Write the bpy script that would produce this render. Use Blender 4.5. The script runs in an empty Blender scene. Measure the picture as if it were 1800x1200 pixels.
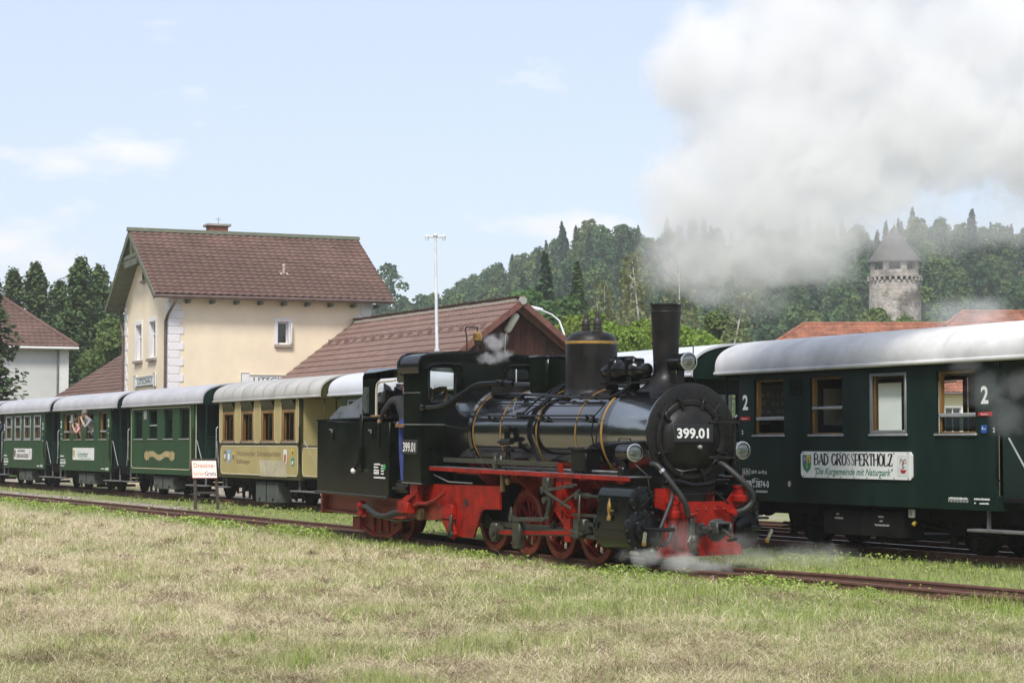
import bpy, math, random
import numpy as np
from mathutils import Vector, Matrix
random.seed(7); rng = np.random.default_rng(11)
SC = bpy.context.scene
COL = SC.collection
# ---------------------------------------------------------------- camera
FH = Vector((-.88560, .46446, 0)); RT = Vector((.46446, .88560, 0)); PITCH = math.radians(2.928)
FW = FH * math.cos(PITCH) + Vector((0, 0, math.sin(PITCH)))
UP = Vector((0, 0, math.cos(PITCH))) - FH * math.sin(PITCH)
cam = bpy.data.objects.new('camera', bpy.data.cameras.new('camera')); COL.objects.link(cam)
m = Matrix((RT, UP, -FW)).transposed().to_4x4(); m.translation = Vector((0, 0, 1.55))
cam.matrix_world = m
cam.data.sensor_width = 36; cam.data.lens = 70.0; cam.data.clip_start = .5; cam.data.clip_end = 6000
SC.camera = cam
# ---------------------------------------------------------------- light
SUN_DIR = Vector((.46, -.42, .80)).normalized()      # towards the sun: behind the camera, high
sun_el = math.asin(SUN_DIR.z)
W = bpy.data.worlds.new('World'); SC.world = W; W.use_nodes = True
nt = W.node_tree; nt.nodes.clear()
out = nt.nodes.new('ShaderNodeOutputWorld'); bg = nt.nodes.new('ShaderNodeBackground'); bg.inputs[1].default_value = .15
sky = nt.nodes.new('ShaderNodeTexSky'); sky.sky_type = 'NISHITA'; sky.sun_disc = False
sky.sun_elevation = sun_el; sky.sun_rotation = math.atan2(SUN_DIR.x, SUN_DIR.y)
sky.air_density = 1.0; sky.dust_density = 1.6; sky.ozone_density = 1.0
tc = nt.nodes.new('ShaderNodeTexCoord')
mp = nt.nodes.new('ShaderNodeMapping'); mp.inputs['Scale'].default_value = (1, 1, 2.6); mp.inputs['Location'].default_value = (-6.1651, -7.8693, 5.3097)
nz = nt.nodes.new('ShaderNodeTexNoise'); nz.inputs['Scale'].default_value = 8.5; nz.inputs['Detail'].default_value = 7; nz.inputs['Roughness'].default_value = .52
cr = nt.nodes.new('ShaderNodeValToRGB'); cr.color_ramp.elements[0].position = .595; cr.color_ramp.elements[0].color = (0, 0, 0, 1); cr.color_ramp.elements[1].position = .70; cr.color_ramp.elements[1].color = (.85, .85, .85, 1)
veil = nt.nodes.new('ShaderNodeMix'); veil.data_type = 'RGBA'; veil.inputs[0].default_value = .62
veil.inputs[7].default_value = (3.72, 4.02, 4.85, 1)      # thin bright high haze over the whole sky
cl = nt.nodes.new('ShaderNodeMix'); cl.data_type = 'RGBA'; cl.inputs[7].default_value = (5.15, 5.1, 5.1, 1)
L = nt.links.new
L(tc.outputs['Generated'], mp.inputs[0]); L(mp.outputs[0], nz.inputs['Vector']); L(nz.outputs[0], cr.inputs[0])
L(sky.outputs[0], veil.inputs[6]); L(cr.outputs[0], cl.inputs[0]); L(veil.outputs[2], cl.inputs[6]); L(cl.outputs[2], bg.inputs[0]); L(bg.outputs[0], out.inputs[0])
sl = bpy.data.lights.new('sun', 'SUN'); sl.energy = 2.75; sl.angle = math.radians(14); sl.color = (1, .955, .88)
so = bpy.data.objects.new('sun', sl); COL.objects.link(so); so.rotation_euler = (-SUN_DIR).to_track_quat('-Z', 'Y').to_euler(); so.location = (0, 0, 60)
SC.view_settings.view_transform = 'Standard'; SC.view_settings.look = 'None'; SC.view_settings.gamma = 1; SC.view_settings.use_curve_mapping = False
SC.view_settings.exposure = 0.47
SC.render.engine = 'CYCLES'
cy = SC.cycles
cy.max_bounces = 16; cy.diffuse_bounces = 3; cy.glossy_bounces = 3; cy.transmission_bounces = 4; cy.transparent_max_bounces = 12; cy.volume_bounces = 14
cy.volume_max_steps = 160; cy.use_denoising = True
try: cy.volume_step_rate = 1.0
except Exception: pass
# ---------------------------------------------------------------- helpers
def V(*a): return Vector(a)
class MB:
    """collects shapes and links them as ONE mesh object"""
    def __init__(s): s.v = []; s.f = []; s.m = []
    def add(s, vs, fs, m=0):
        n = len(s.v); s.v += [tuple(p) for p in vs]
        for f in fs: s.f.append(tuple(i + n for i in f)); s.m.append(m)
        return s
    def box(s, x0, x1, y0, y1, z0, z1, m=0, b=0.0):
        if x0 > x1: x0, x1 = x1, x0
        if y0 > y1: y0, y1 = y1, y0
        if z0 > z1: z0, z1 = z1, z0
        c = V((x0 + x1) / 2, (y0 + y1) / 2, (z0 + z1) / 2)
        return s.obox(c, (V(1, 0, 0), V(0, 1, 0), V(0, 0, 1)), ((x1 - x0) / 2, (y1 - y0) / 2, (z1 - z0) / 2), m, b)
    def obox(s, c, ax, h, m=0, b=0.0):
        c = Vector(c); ax = [Vector(a).normalized() for a in ax]
        if b <= 0:
            vs = [c + ax[0] * h[0] * i + ax[1] * h[1] * j + ax[2] * h[2] * k for i in (-1, 1) for j in (-1, 1) for k in (-1, 1)]
            return s.add(vs, [(0, 1, 3, 2), (4, 6, 7, 5), (0, 4, 5, 1), (2, 3, 7, 6), (0, 2, 6, 4), (1, 5, 7, 3)], m)
        b = min(b, min(h) * .9); vs = []; idx = {}
        for i in (-1, 1):
            for j in (-1, 1):
                for k in (-1, 1):
                    for a in range(3):
                        q = [i * (h[0] - (b if a != 0 else 0)), j * (h[1] - (b if a != 1 else 0)), k * (h[2] - (b if a != 2 else 0))]
                        idx[(i, j, k, a)] = len(vs); vs.append(c + ax[0] * q[0] + ax[1] * q[1] + ax[2] * q[2])
        fs = []
        S = (-1, 1)
        for a in range(3):
            o = [x for x in range(3) if x != a]
            for sg in S:
                def key(p, q):
                    t = [0, 0, 0]; t[a] = sg; t[o[0]] = p; t[o[1]] = q; return (*t, a)
                fs.append(tuple(idx[key(p, q)] for p, q in ((-1, -1), (1, -1), (1, 1), (-1, 1))))
        for a in range(3):
            o = [x for x in range(3) if x != a]
            for p in S:
                for q in S:
                    def k2(e, ff):
                        t = [0, 0, 0]; t[a] = e; t[o[0]] = p; t[o[1]] = q; return (*t, ff)
                    fs.append((idx[k2(-1, o[0])], idx[k2(1, o[0])], idx[k2(1, o[1])], idx[k2(-1, o[1])]))
        for i in S:
            for j in S:
                for k in S: fs.append(tuple(idx[(i, j, k, a)] for a in range(3)))
        return s.add(vs, fs, m)
    @staticmethod
    def frame(d):
        d = Vector(d).normalized(); a = V(0, 0, 1) if abs(d.z) < .9 else V(1, 0, 0)
        u = d.cross(a).normalized(); return d, u, d.cross(u).normalized()
    def cyl(s, p0, p1, r0, r1=None, n=16, m=0, caps=True):
        p0 = Vector(p0); p1 = Vector(p1); r1 = r0 if r1 is None else r1
        d, u, w = s.frame(p1 - p0); vs = []
        for p, r in ((p0, r0), (p1, r1)):
            vs += [p + (u * math.cos(t) + w * math.sin(t)) * r for t in (2 * math.pi * i / n for i in range(n))]
        fs = [(i, (i + 1) % n, n + (i + 1) % n, n + i) for i in range(n)]
        if caps: fs += [tuple(range(n))[::-1], tuple(range(n, 2 * n))]
        return s.add(vs, fs, m)
    def tube(s, pts, r, n=8, m=0, closed=False):
        pts = [Vector(p) for p in pts]; k = len(pts); vs = []
        rr = r if isinstance(r, (list, tuple)) else [r] * k
        pu = None
        for i, p in enumerate(pts):
            a = pts[(i - 1) % k] if (closed or i > 0) else p
            b = pts[(i + 1) % k] if (closed or i < k - 1) else p
            d = (b - a).normalized()
            if pu is None: d, u, w = s.frame(d)
            else:
                u = (pu - d * pu.dot(d))
                u = u.normalized() if u.length > 1e-6 else s.frame(d)[1]
                w = d.cross(u)
            pu = u
            vs += [p + (u * math.cos(t) + w * math.sin(t)) * rr[i] for t in (2 * math.pi * j / n for j in range(n))]
        fs = []
        for i in range(k if closed else k - 1):
            a = i * n; b = ((i + 1) % k) * n
            fs += [(a + j, a + (j + 1) % n, b + (j + 1) % n, b + j) for j in range(n)]
        if not closed: fs += [tuple(range(n))[::-1], tuple(range((k - 1) * n, k * n))]
        return s.add(vs, fs, m)
    def lathe(s, prof, o, axis=(0, 0, 1), n=24, m=0, cap=True):
        o = Vector(o); d, u, w = s.frame(axis); vs = []
        for r, h in prof: vs += [o + d * h + (u * math.cos(t) + w * math.sin(t)) * max(r, 1e-4) for t in (2 * math.pi * i / n for i in range(n))]
        fs = []
        for i in range(len(prof) - 1):
            a = i * n; b = a + n
            fs += [(a + j, a + (j + 1) % n, b + (j + 1) % n, b + j) for j in range(n)]
        if cap: fs += [tuple(range(n))[::-1], tuple(range((len(prof) - 1) * n, len(prof) * n))]
        return s.add(vs, fs, m)
    def prism(s, poly, o, u, v, d, m=0):
        o = Vector(o); u = Vector(u); v = Vector(v); d = Vector(d); n = len(poly)
        a = [o + u * p[0] + v * p[1] for p in poly]; vs = a + [p + d for p in a]
        return s.add(vs, [tuple(range(n))[::-1], tuple(range(n, 2 * n))] + [(i, (i + 1) % n, n + (i + 1) % n, n + i) for i in range(n)], m)
    def ball(s, c, r, n=12, m=0, sc=(1, 1, 1)):
        c = Vector(c); k = max(4, n // 2); prof = [(math.sin(math.pi * i / k), -math.cos(math.pi * i / k)) for i in range(k + 1)]
        vs = []
        for a, h in prof: vs += [c + V(a * math.cos(t) * r * sc[0], a * math.sin(t) * r * sc[1], h * r * sc[2]) for t in (2 * math.pi * i / n for i in range(n))]
        fs = []
        for i in range(k): fs += [(i * n + j, i * n + (j + 1) % n, (i + 1) * n + (j + 1) % n, (i + 1) * n + j) for j in range(n)]
        return s.add(vs, fs, m)
    def quad(s, a, b, c, d, m=0): return s.add([a, b, c, d], [(0, 1, 2, 3)], m)
    def mesh(s, name, mats, ang=38):
        me = bpy.data.meshes.new(name); me.from_pydata(s.v, [], s.f)
        for t in (mats if isinstance(mats, (list, tuple)) else [mats]): me.materials.append(t)
        if any(s.m): me.polygons.foreach_set('material_index', s.m)
        me.polygons.foreach_set('use_smooth', [True] * len(s.f))
        bm_fix(me); me.set_sharp_from_angle(angle=math.radians(ang)); me.update()
        return me
    def build(s, name, mats, parent=None, ang=38):
        return link(name, s.mesh(name, mats, ang), parent)
import bmesh
def bm_fix(me):
    b = bmesh.new(); b.from_mesh(me); bmesh.ops.recalc_face_normals(b, faces=b.faces); b.to_mesh(me); b.free()
def link(name, me, parent=None, loc=None):
    o = bpy.data.objects.new(name, me); COL.objects.link(o)
    if parent: o.parent = parent
    if loc is not None: o.location = loc
    return o
def tag(o, label=None, cat=None, group=None, kind=None):
    if label: o['label'] = label
    if cat: o['category'] = cat
    if group: o['group'] = group
    if kind: o['kind'] = kind
    return o
def thing(name, label, cat, loc=(0, 0, 0), rotz=0, group=None):
    o = bpy.data.objects.new(name, None); COL.objects.link(o); o.empty_display_size = .2
    o.location = loc; o.rotation_euler = (0, 0, rotz); return tag(o, label, cat, group)
def struct(o): o['kind'] = 'structure'; return o
def dup(root, loc, rotz=None, scale=None, label=None, group=None):
    r = root.copy(); COL.objects.link(r); r.location = loc
    if rotz is not None: r.rotation_euler = (0, 0, rotz)
    if scale is not None: r.scale = scale
    if label: r['label'] = label
    if group: r['group'] = group
    for ch in list(root.children):
        c = ch.copy(); COL.objects.link(c); c.parent = r
        for g in list(ch.children):
            d = g.copy(); COL.objects.link(d); d.parent = c
    return r
def npmesh(name, v, f, mats, midx=None, smooth=False):
    """fast mesh from numpy arrays: v (n,3), f (k,m)"""
    me = bpy.data.meshes.new(name); v = np.asarray(v, np.float32); f = np.asarray(f, np.int32)
    k, q = f.shape
    me.vertices.add(len(v)); me.vertices.foreach_set('co', v.ravel())
    me.loops.add(k * q); me.loops.foreach_set('vertex_index', f.ravel())
    me.polygons.add(k); me.polygons.foreach_set('loop_start', np.arange(0, k * q, q, dtype=np.int32))
    for t in mats: me.materials.append(t)
    if midx is not None: me.polygons.foreach_set('material_index', np.asarray(midx, np.int32))
    if smooth: me.polygons.foreach_set('use_smooth', np.ones(k, bool))
    me.update(calc_edges=True); return me
# value noise on numpy arrays
_tab = np.random.default_rng(3).random((256, 256))
def vnoise(x, y):
    xi = np.floor(x).astype(int); yi = np.floor(y).astype(int); fx = x - xi; fy = y - yi
    fx = fx * fx * (3 - 2 * fx); fy = fy * fy * (3 - 2 * fy); t = _tab
    a = t[xi & 255, yi & 255]; b = t[(xi + 1) & 255, yi & 255]; c = t[xi & 255, (yi + 1) & 255]; d = t[(xi + 1) & 255, (yi + 1) & 255]
    return (a * (1 - fx) + b * fx) * (1 - fy) + (c * (1 - fx) + d * fx) * fy
def fnoise(x, y, o=4):
    s = 0; a = .5; 
    for i in range(o): s = s + a * vnoise(x * 2 ** i + 17 * i, y * 2 ** i + 31 * i); a *= .5
    return s / (1 - .5 ** o)
# ---------------------------------------------------------------- materials
MATS = {}
def mat(name, col, rough=.6, metal=0., var=.12, scale=4., bump=0., bscale=30., spec=.5, coat=0., col2=None, rvar=.1, coords='Object', stretch=(1, 1, 1), hue=None, sheen=0.):
    if name in MATS: return MATS[name]
    M = bpy.data.materials.new(name); M.use_nodes = True; MATS[name] = M
    nt = M.node_tree; N = nt.nodes; Ln = nt.links.new; P = N['Principled BSDF']
    P.inputs['Roughness'].default_value = rough; P.inputs['Metallic'].default_value = metal
    P.inputs['Specular IOR Level'].default_value = spec; P.inputs['Coat Weight'].default_value = coat; P.inputs['Coat Roughness'].default_value = .08
    t = N.new('ShaderNodeTexCoord'); mp = N.new('ShaderNodeMapping'); mp.inputs['Scale'].default_value = stretch
    Ln(t.outputs[coords], mp.inputs[0])
    n = N.new('ShaderNodeTexNoise'); n.inputs['Scale'].default_value = scale; n.inputs['Detail'].default_value = 6; n.inputs['Roughness'].default_value = .62
    Ln(mp.outputs[0], n.inputs['Vector'])
    c = np.array(col, float)
    a = tuple(np.clip(c * (1 - 1.6 * var), 0, 1)); b = tuple(np.clip(c * (1 + 1.6 * var), 0, 1)) if col2 is None else col2
    if col2 is not None: a = tuple(c)
    r = N.new('ShaderNodeValToRGB'); r.color_ramp.elements[0].position = .3; r.color_ramp.elements[1].position = .7
    r.color_ramp.elements[0].color = (*a, 1); r.color_ramp.elements[1].color = (*b, 1)
    Ln(n.outputs[0], r.inputs[0]); last = r.outputs[0]
    if hue:
        oi = N.new('ShaderNodeObjectInfo'); hs = N.new('ShaderNodeHueSaturation')
        m1 = N.new('ShaderNodeMapRange'); m1.inputs[3].default_value = .5 - hue[0]; m1.inputs[4].default_value = .5 + hue[0]
        m2 = N.new('ShaderNodeMapRange'); m2.inputs[3].default_value = 1 - hue[1]; m2.inputs[4].default_value = 1 + hue[1]
        wn = N.new('ShaderNodeTexWhiteNoise'); wn.noise_dimensions = '1D'
        Ln(oi.outputs['Random'], m1.inputs[0]); Ln(oi.outputs['Random'], wn.inputs['W']); Ln(wn.outputs['Value'], m2.inputs[0])
        Ln(m1.outputs[0], hs.inputs['Hue']); Ln(m2.outputs[0], hs.inputs['Value']); Ln(last, hs.inputs['Color']); last = hs.outputs[0]
    Ln(last, P.inputs['Base Color'])
    if rvar:
        q = N.new('ShaderNodeMapRange'); q.inputs[1].default_value = .3; q.inputs[2].default_value = .7; q.inputs[3].default_value = max(.02, rough - rvar); q.inputs[4].default_value = min(1, rough + rvar)
        Ln(n.outputs[0], q.inputs[0]); Ln(q.outputs[0], P.inputs['Roughness'])
    if bump:
        n2 = N.new('ShaderNodeTexNoise'); n2.inputs['Scale'].default_value = bscale; n2.inputs['Detail'].default_value = 5
        Ln(mp.outputs[0], n2.inputs['Vector']); bp = N.new('ShaderNodeBump'); bp.inputs['Strength'].default_value = bump; bp.inputs['Distance'].default_value = .02
        Ln(n2.outputs[0], bp.inputs['Height']); Ln(bp.outputs[0], P.inputs['Normal'])
    return M
def leafmat(name, c1, c2, hue=(.02, .15), trans=.35, scale=.8, rough=.75):
    M = mat(name, c1, rough, 0, 0, scale, col2=c2, hue=hue, rvar=0, spec=.25)
    nt = M.node_tree; N = nt.nodes; P = N['Principled BSDF']; src = P.inputs['Base Color'].links[0].from_socket
    tr = N.new('ShaderNodeBsdfTranslucent'); mx = N.new('ShaderNodeMixShader'); mx.inputs[0].default_value = trans
    nt.links.new(src, tr.inputs[0]); nt.links.new(P.outputs[0], mx.inputs[1]); nt.links.new(tr.outputs[0], mx.inputs[2])
    nt.links.new(mx.outputs[0], N['Material Output'].inputs[0]); return M
def glass(name, tint=(.8, .85, .85), refl=.12, rough=.02):
    if name in MATS: return MATS[name]
    M = bpy.data.materials.new(name); M.use_nodes = True; MATS[name] = M
    nt = M.node_tree; N = nt.nodes; N.remove(N['Principled BSDF'])
    t = N.new('ShaderNodeBsdfTransparent'); t.inputs[0].default_value = (*tint, 1)
    g = N.new('ShaderNodeBsdfGlossy'); g.inputs['Roughness'].default_value = rough; g.inputs[0].default_value = (.9, .95, .95, 1)
    lw = N.new('ShaderNodeLayerWeight'); lw.inputs[0].default_value = .5; fr = N.new('ShaderNodeMath'); fr.operation = 'POWER'; fr.inputs[1].default_value = 4.5; ad = N.new('ShaderNodeMath'); ad.operation = 'MULTIPLY_ADD'; ad.inputs[1].default_value = .8; ad.inputs[2].default_value = refl; ad.use_clamp = True; nt.links.new(lw.outputs['Facing'], fr.inputs[0])
    nz = N.new('ShaderNodeTexNoise'); nz.inputs['Scale'].default_value = 2.5; bp = N.new('ShaderNodeBump'); bp.inputs['Strength'].default_value = .02
    nt.links.new(nz.outputs[0], bp.inputs['Height']); nt.links.new(bp.outputs[0], g.inputs['Normal'])
    x = N.new('ShaderNodeMixShader'); nt.links.new(fr.outputs[0], ad.inputs[0]); nt.links.new(ad.outputs[0], x.inputs[0])
    nt.links.new(t.outputs[0], x.inputs[1]); nt.links.new(g.outputs[0], x.inputs[2]); nt.links.new(x.outputs[0], N['Material Output'].inputs[0]); return M
BLACK = mat('loco_black', (.005, .0055, .006), .22, 0, .35, 3, rvar=.08, spec=.25, bump=.03, bscale=6)
BOILER = mat('boiler_black', (.005, .0055, .007), .20, 0, .3, 2.5, rvar=.05, spec=1., coat=1., bump=.02, bscale=4)
MATTE = mat('sooty_black', (.0092, .0084, .0076), .42, 0, .35, 5, spec=.28, rvar=.12, bump=.1, bscale=25)
TANKG = mat('tender_green_black', (.004, .007, .0045), .16, 0, .4, 2.2, rvar=.07, bump=.05, bscale=2.5, spec=.13)
RED = mat('frame_red', (.235, .009, .004), .45, 0, .32, 5, rvar=.15, bump=.06, bscale=14, spec=.22)
DRED = mat('dirty_red', (.19, .018, .009), .6, 0, .45, 6, rvar=.15, bump=.12, bscale=20)
RUST = mat('rail_rust', (.115, .050, .036), .75, 0, .35, 9, col2=(.19, .095, .07), bump=.2, bscale=60)
RAILTOP = mat('rail_top', (.20, .15, .13), .35, .6, .3, 6)
STEEL = mat('rod_steel', (.055, .058, .044), .42, .4, .35, 7, rvar=.15)
GREYST = mat('grey_steel', (.22, .22, .22), .45, .3, .25, 6)
GOLD = mat('band_ochre', (.34, .20, .05), .4, .3, .2, 8)
BRASS = mat('brass', (.45, .28, .09), .35, .8, .25, 9)
RUBBER = mat('hose_rubber', (.020, .022, .021), .55, 0, .25, 9)
WHITE = mat('white_paint', (.78, .78, .76), .5, 0, .05, 6)
CHROME = mat('lamp_chrome', (.55, .56, .55), .22, .9, .1, 5)
def emsafe_glass(): return glass('lamp_glass', (.75, .8, .75), .18, .03)
LENS = glass('lamp_glass2', (.9, .92, .9), .05, .15)
REFL = mat('lamp_reflector', (.52, .53, .51), .18, .85, .05, 5, rvar=.02)
UNDER = mat('underframe_black', (.008, .008, .0078), .75, 0, .4, 6, bump=.1, spec=.15)
def smooth(pts, n=5):
    P = [Vector(p) for p in pts]; P = [P[0] * 2 - P[1]] + P + [P[-1] * 2 - P[-2]]; o = []
    for i in range(1, len(P) - 2):
        for k in range(n):
            t = k / n; a, b, c, d = P[i - 1], P[i], P[i + 1], P[i + 2]
            o.append(.5 * ((2 * b) + (c - a) * t + (2 * a - 5 * b + 4 * c - d) * t * t + (3 * b - a - 3 * c + d) * t ** 3))
    return o + [P[-2]]
# ---------------------------------------------------------------- lettering
def text_geo(s, bold=0.0, shear=0.0):
    cu = bpy.data.curves.new('lettering', 'FONT'); cu.body = s; cu.size = 1; cu.offset = bold; cu.shear = shear; cu.resolution_u = 3
    o = bpy.data.objects.new('lettering', cu); COL.objects.link(o)
    dg = bpy.context.evaluated_depsgraph_get(); me = bpy.data.meshes.new_from_object(o.evaluated_get(dg))
    vs = [v.co.copy() for v in me.vertices]; fs = [tuple(p.vertices) for p in me.polygons]
    bpy.data.objects.remove(o); bpy.data.curves.remove(cu); bpy.data.meshes.remove(me)
    return vs, fs
_tg = {}
def put_text(mb, s, o, u, v, h, w=None, bold=0., shear=0., m=0):
    """lettering s with cap height h on the plane (u,v) with its lower left corner at o; w squeezes the line to a width"""
    k = (s, bold, shear)
    if k not in _tg: _tg[k] = text_geo(s, bold, shear)
    vs, fs = _tg[k]
    if not vs: return
    x0 = min(p.x for p in vs); x1 = max(p.x for p in vs); sy = h / .70; sx = (w / (x1 - x0)) if w else sy
    o = Vector(o); u = Vector(u); v = Vector(v)
    mb.add([o + u * ((p.x - x0) * sx) + v * (p.y * sy) for p in vs], fs, m)
# ---------------------------------------------------------------- ground
_dx = np.array([-400, -40, -36, -33, -30, -27, -24, -22.5, -20.8, -19, -17, -15, -13, 40.]); _dz = np.array([0, 0, -.003, -.012, -.035, -.07, -.10, -.098, -.06, -.035, -.022, -.008, 0, 0.])
def dip(x):
    x = np.asarray(x, float); k = np.linspace(-.9, .9, 7)
    return np.mean([np.interp(x + a, _dx, _dz) for a in k], axis=0)       # the near track sags under the engine
GZ = -.125
def gz(x, y):
    x = np.asarray(x, float); y = np.asarray(y, float)
    w = np.exp(-((y - 14.5) / 2.2) ** 2)
    b = .035 * (fnoise(x * .5 + 40, y * .5 + 9, 3) - .5)
    return GZ + dip(x) * w + b * (np.abs(y - 14.5) > .7) * (np.abs(y - 19.13) > .7)
def sstep(a, b, x): t = np.clip((x - a) / (b - a), 0, 1); return t * t * (3 - 2 * t)
def zone(x, y):
    """shares of hay, green and gravel on the ground"""
    n = fnoise(x * .16 + 5, y * .3 + 3, 4); n2 = fnoise(x * .5 + 50, y * .5 + 70, 3); n3 = fnoise(x * .12 + 90, y * .25 + 11, 3)
    edge = sstep(12.3, 13.3, y + (n - .5) * 1.6)                       # green verge beside the near rail
    g = np.clip(sstep(.46, .68, n) * .50 + sstep(.50, .75, n2) * .30 + edge + .55 * sstep(-25, -16, x) * sstep(6, 11, y), 0, 1)
    bt = sstep(14.9, 15.3, y); g = np.where(y > 14.9, .94, g)
    gr = sstep(.54, .62, n3 + .12 * sstep(15.9, 15.2, y)) * bt * sstep(17.4, 16.2, y) * sstep(-22, -30, x)
    gr = np.maximum(gr, sstep(19.9, 20.8, y) * (.25 + .75 * sstep(.40, .52, n3)))
    gr = np.maximum(gr, .75 * np.exp(-((y - 19.13) / .45) ** 2) * sstep(.35, .6, n2 + .1)); gr = np.where(y > 27, .15, gr)
    gr = np.maximum(gr, .35 * np.exp(-((y - 14.5) / .45) ** 2))
    return g, np.clip(gr, 0, 1)
gx = np.concatenate([[-1400, -1100, -800, -500, -300, -200, -140, -110], np.arange(-90, -5, .35), [0, 20, 60, 300]])
gy = np.concatenate([[-300, -120, -40, -15, -5], np.arange(0, 30, .3), [33, 37, 42, 50, 70, 110, 180, 300, 600, 900, 1300]])
GX, GY = np.meshgrid(gx, gy, indexing='ij'); nx, ny = GX.shape
gv = np.stack([GX.ravel(), GY.ravel(), gz(GX.ravel(), GY.ravel())], 1)
ii = np.arange(nx - 1)[:, None] * ny + np.arange(ny - 1)[None, :]
gf = np.stack([ii, ii + ny, ii + ny + 1, ii + 1], -1).reshape(-1, 4)
HAYC = np.array([.42, .345, .22]); GRNC = np.array([.20, .225, .085]); GRVC = np.array([.34, .295, .245])
g_, r_ = zone(gv[:, 0], gv[:, 1]); gc = HAYC * (1 - g_)[:, None] + GRNC * g_[:, None]; gc = gc * (1 - r_)[:, None] + GRVC * r_[:, None]
GM = mat('ground_soil', (.5, .5, .5), .9, 0, .2, 9, bump=.5, bscale=40, spec=.15)
def vcol_mult(M, attr):
    nt = M.node_tree; N = nt.nodes; P = N['Principled BSDF']; src = P.inputs['Base Color'].links[0].from_socket
    a = N.new('ShaderNodeAttribute'); a.attribute_name = attr; x = N.new('ShaderNodeMix'); x.data_type = 'RGBA'; x.blend_type = 'MULTIPLY'; x.inputs[0].default_value = 1
    s = N.new('ShaderNodeMix'); s.data_type = 'RGBA'; s.blend_type = 'MULTIPLY'; s.inputs[0].default_value = 1; s.inputs[7].default_value = (2, 2, 2, 1)
    nt.links.new(src, x.inputs[6]); nt.links.new(a.outputs['Color'], x.inputs[7]); nt.links.new(x.outputs[2], s.inputs[6]); nt.links.new(s.outputs[2], P.inputs['Base Color'])
vcol_mult(GM, 'tint')
me = npmesh('ground', gv, gf, [GM], smooth=True)
at = me.attributes.new('tint', 'FLOAT_COLOR', 'POINT'); at.data.foreach_set('color', np.concatenate([gc, np.ones((len(gc), 1))], 1).astype(np.float32).ravel())
struct(link('ground', me))
# ---------------------------------------------------------------- hill beyond the station
_hp = np.array([-2600, -900, 0, 400, 650, 745, 830, 950, 1030, 1130, 1300, 1530, 1640, 1800, 2400, 4000.]); _hh = np.array([8, 14, 16, 18, 23, 25, 31, 38, 44, 43, 42, 43, 46, 43, 40, 30.])
def hillz(D, Lx):
    t = Lx / D * 3500 + 900; H = np.interp(t, _hp, _hh)
    return H * sstep(190, 520, D) * (1 - .12 * np.clip((D - 520) / 300, 0, 3)) + 1.2 * (fnoise(D * .03, Lx * .03, 3) - .5) * sstep(190, 300, D) - .3
def DL(D, Lx): return FH.x * D + RT.x * Lx, FH.y * D + RT.y * Lx
hd = np.concatenate([np.linspace(180, 560, 40), [620, 700, 850, 1000]]); hl = np.linspace(-420, 620, 80)
HD, HL = np.meshgrid(hd, hl, indexing='ij'); hx, hy = DL(HD, HL); hz = hillz(HD, HL)
hv = np.stack([hx.ravel(), hy.ravel(), hz.ravel()], 1); k = len(hl); ii = np.arange(len(hd) - 1)[:, None] * k + np.arange(k - 1)[None, :]
HM = mat('hill_floor', (.045, .06, .02), .95, 0, .3, .3, spec=.1)
struct(link('hill', npmesh('hill', hv, np.stack([ii, ii + k, ii + k + 1, ii + 1], -1).reshape(-1, 4), [HM], smooth=True)))
# ---------------------------------------------------------------- tracks
SLEEPER = mat('sleeper_wood', (.075, .058, .045), .9, 0, .35, 5, bump=.3, stretch=(1, 6, 1))
PROF = [(-.045, -.115), (.045, -.115), (.045, -.104), (.009, -.095), (.009, -.032), (.027, -.024), (.027, -.002), (.022, 0), (-.022, 0), (-.027, -.002), (-.027, -.024), (-.009, -.032), (-.009, -.095), (-.045, -.104)]
sleeper_me = MB().box(-.1, .1, -.72, .72, -.12, 0, b=.012).mesh('sleeper', [SLEEPER])
def track(yc, x0, x1, sag, label, sl_range, shiny):
    t = thing('railway_track', label, 'track', (0, yc, 0)); t['kind'] = 'structure'
    xs = np.arange(x0, x1 + .1, 1.0 if sag else 6.0)
    for sy in (-1, 1):
        y = sy * .407; n = len(PROF); vs = []; fs = []; ms = []
        for x in xs:
            d = float(dip(x)) if sag else 0
            w = .012 * math.sin(x * .21 + yc) + .006 * math.sin(x * .9 + sy)
            vs += [(x, y + p[0] + w, p[1] + d) for p in PROF]
        for i in range(len(xs) - 1):
            for j in range(n):
                fs.append((i * n + j, i * n + (j + 1) % n, (i + 1) * n + (j + 1) % n, (i + 1) * n + j)); ms.append(1 if j == 7 else 0)
        mb = MB(); mb.v = vs; mb.f = fs; mb.m = ms
        r = mb.build('rail', [RUST, shiny], t, 25)
        for xj in ((-16.7, -30.7, -44.7) if sag else (-26.3, -40.3)):
            if xj < x0: continue
            d = float(dip(xj)) if sag else 0
            q = MB().box(xj - .3, xj + .3, y - .026 , y + .026, -.092 + d, -.03 + d, b=.006).build('fishplate', RUST, r)
            b = MB()
            for bx in (-.22, -.08, .08, .22): b.lathe([(.024, 0), (.024, .014), (.014, .02), (.012, .028)], (xj + bx, y - .026, -.062 + d), (0, -1, 0), 8)
            b.build('bolt', RUST, r)
    for x in np.arange(sl_range[0], sl_range[1], .72):
        o = link('sleeper', sleeper_me, t, (x + random.uniform(-.04, .04), random.uniform(-.03, .03), -.113 + (float(dip(x)) if sag else 0)))
        o.rotation_euler[2] = random.uniform(-.03, .03)
    return t
SHINY1 = mat('rail_head_worn', (.17, .10, .08), .5, .35, .3, 8); SHINY2 = mat('rail_head_bright', (.42, .40, .38), .28, .8, .15, 8)
track(14.5, -220, 14, True, 'rusty rails in the grass carrying the black steam engine', (-64, -11), SHINY1)
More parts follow.
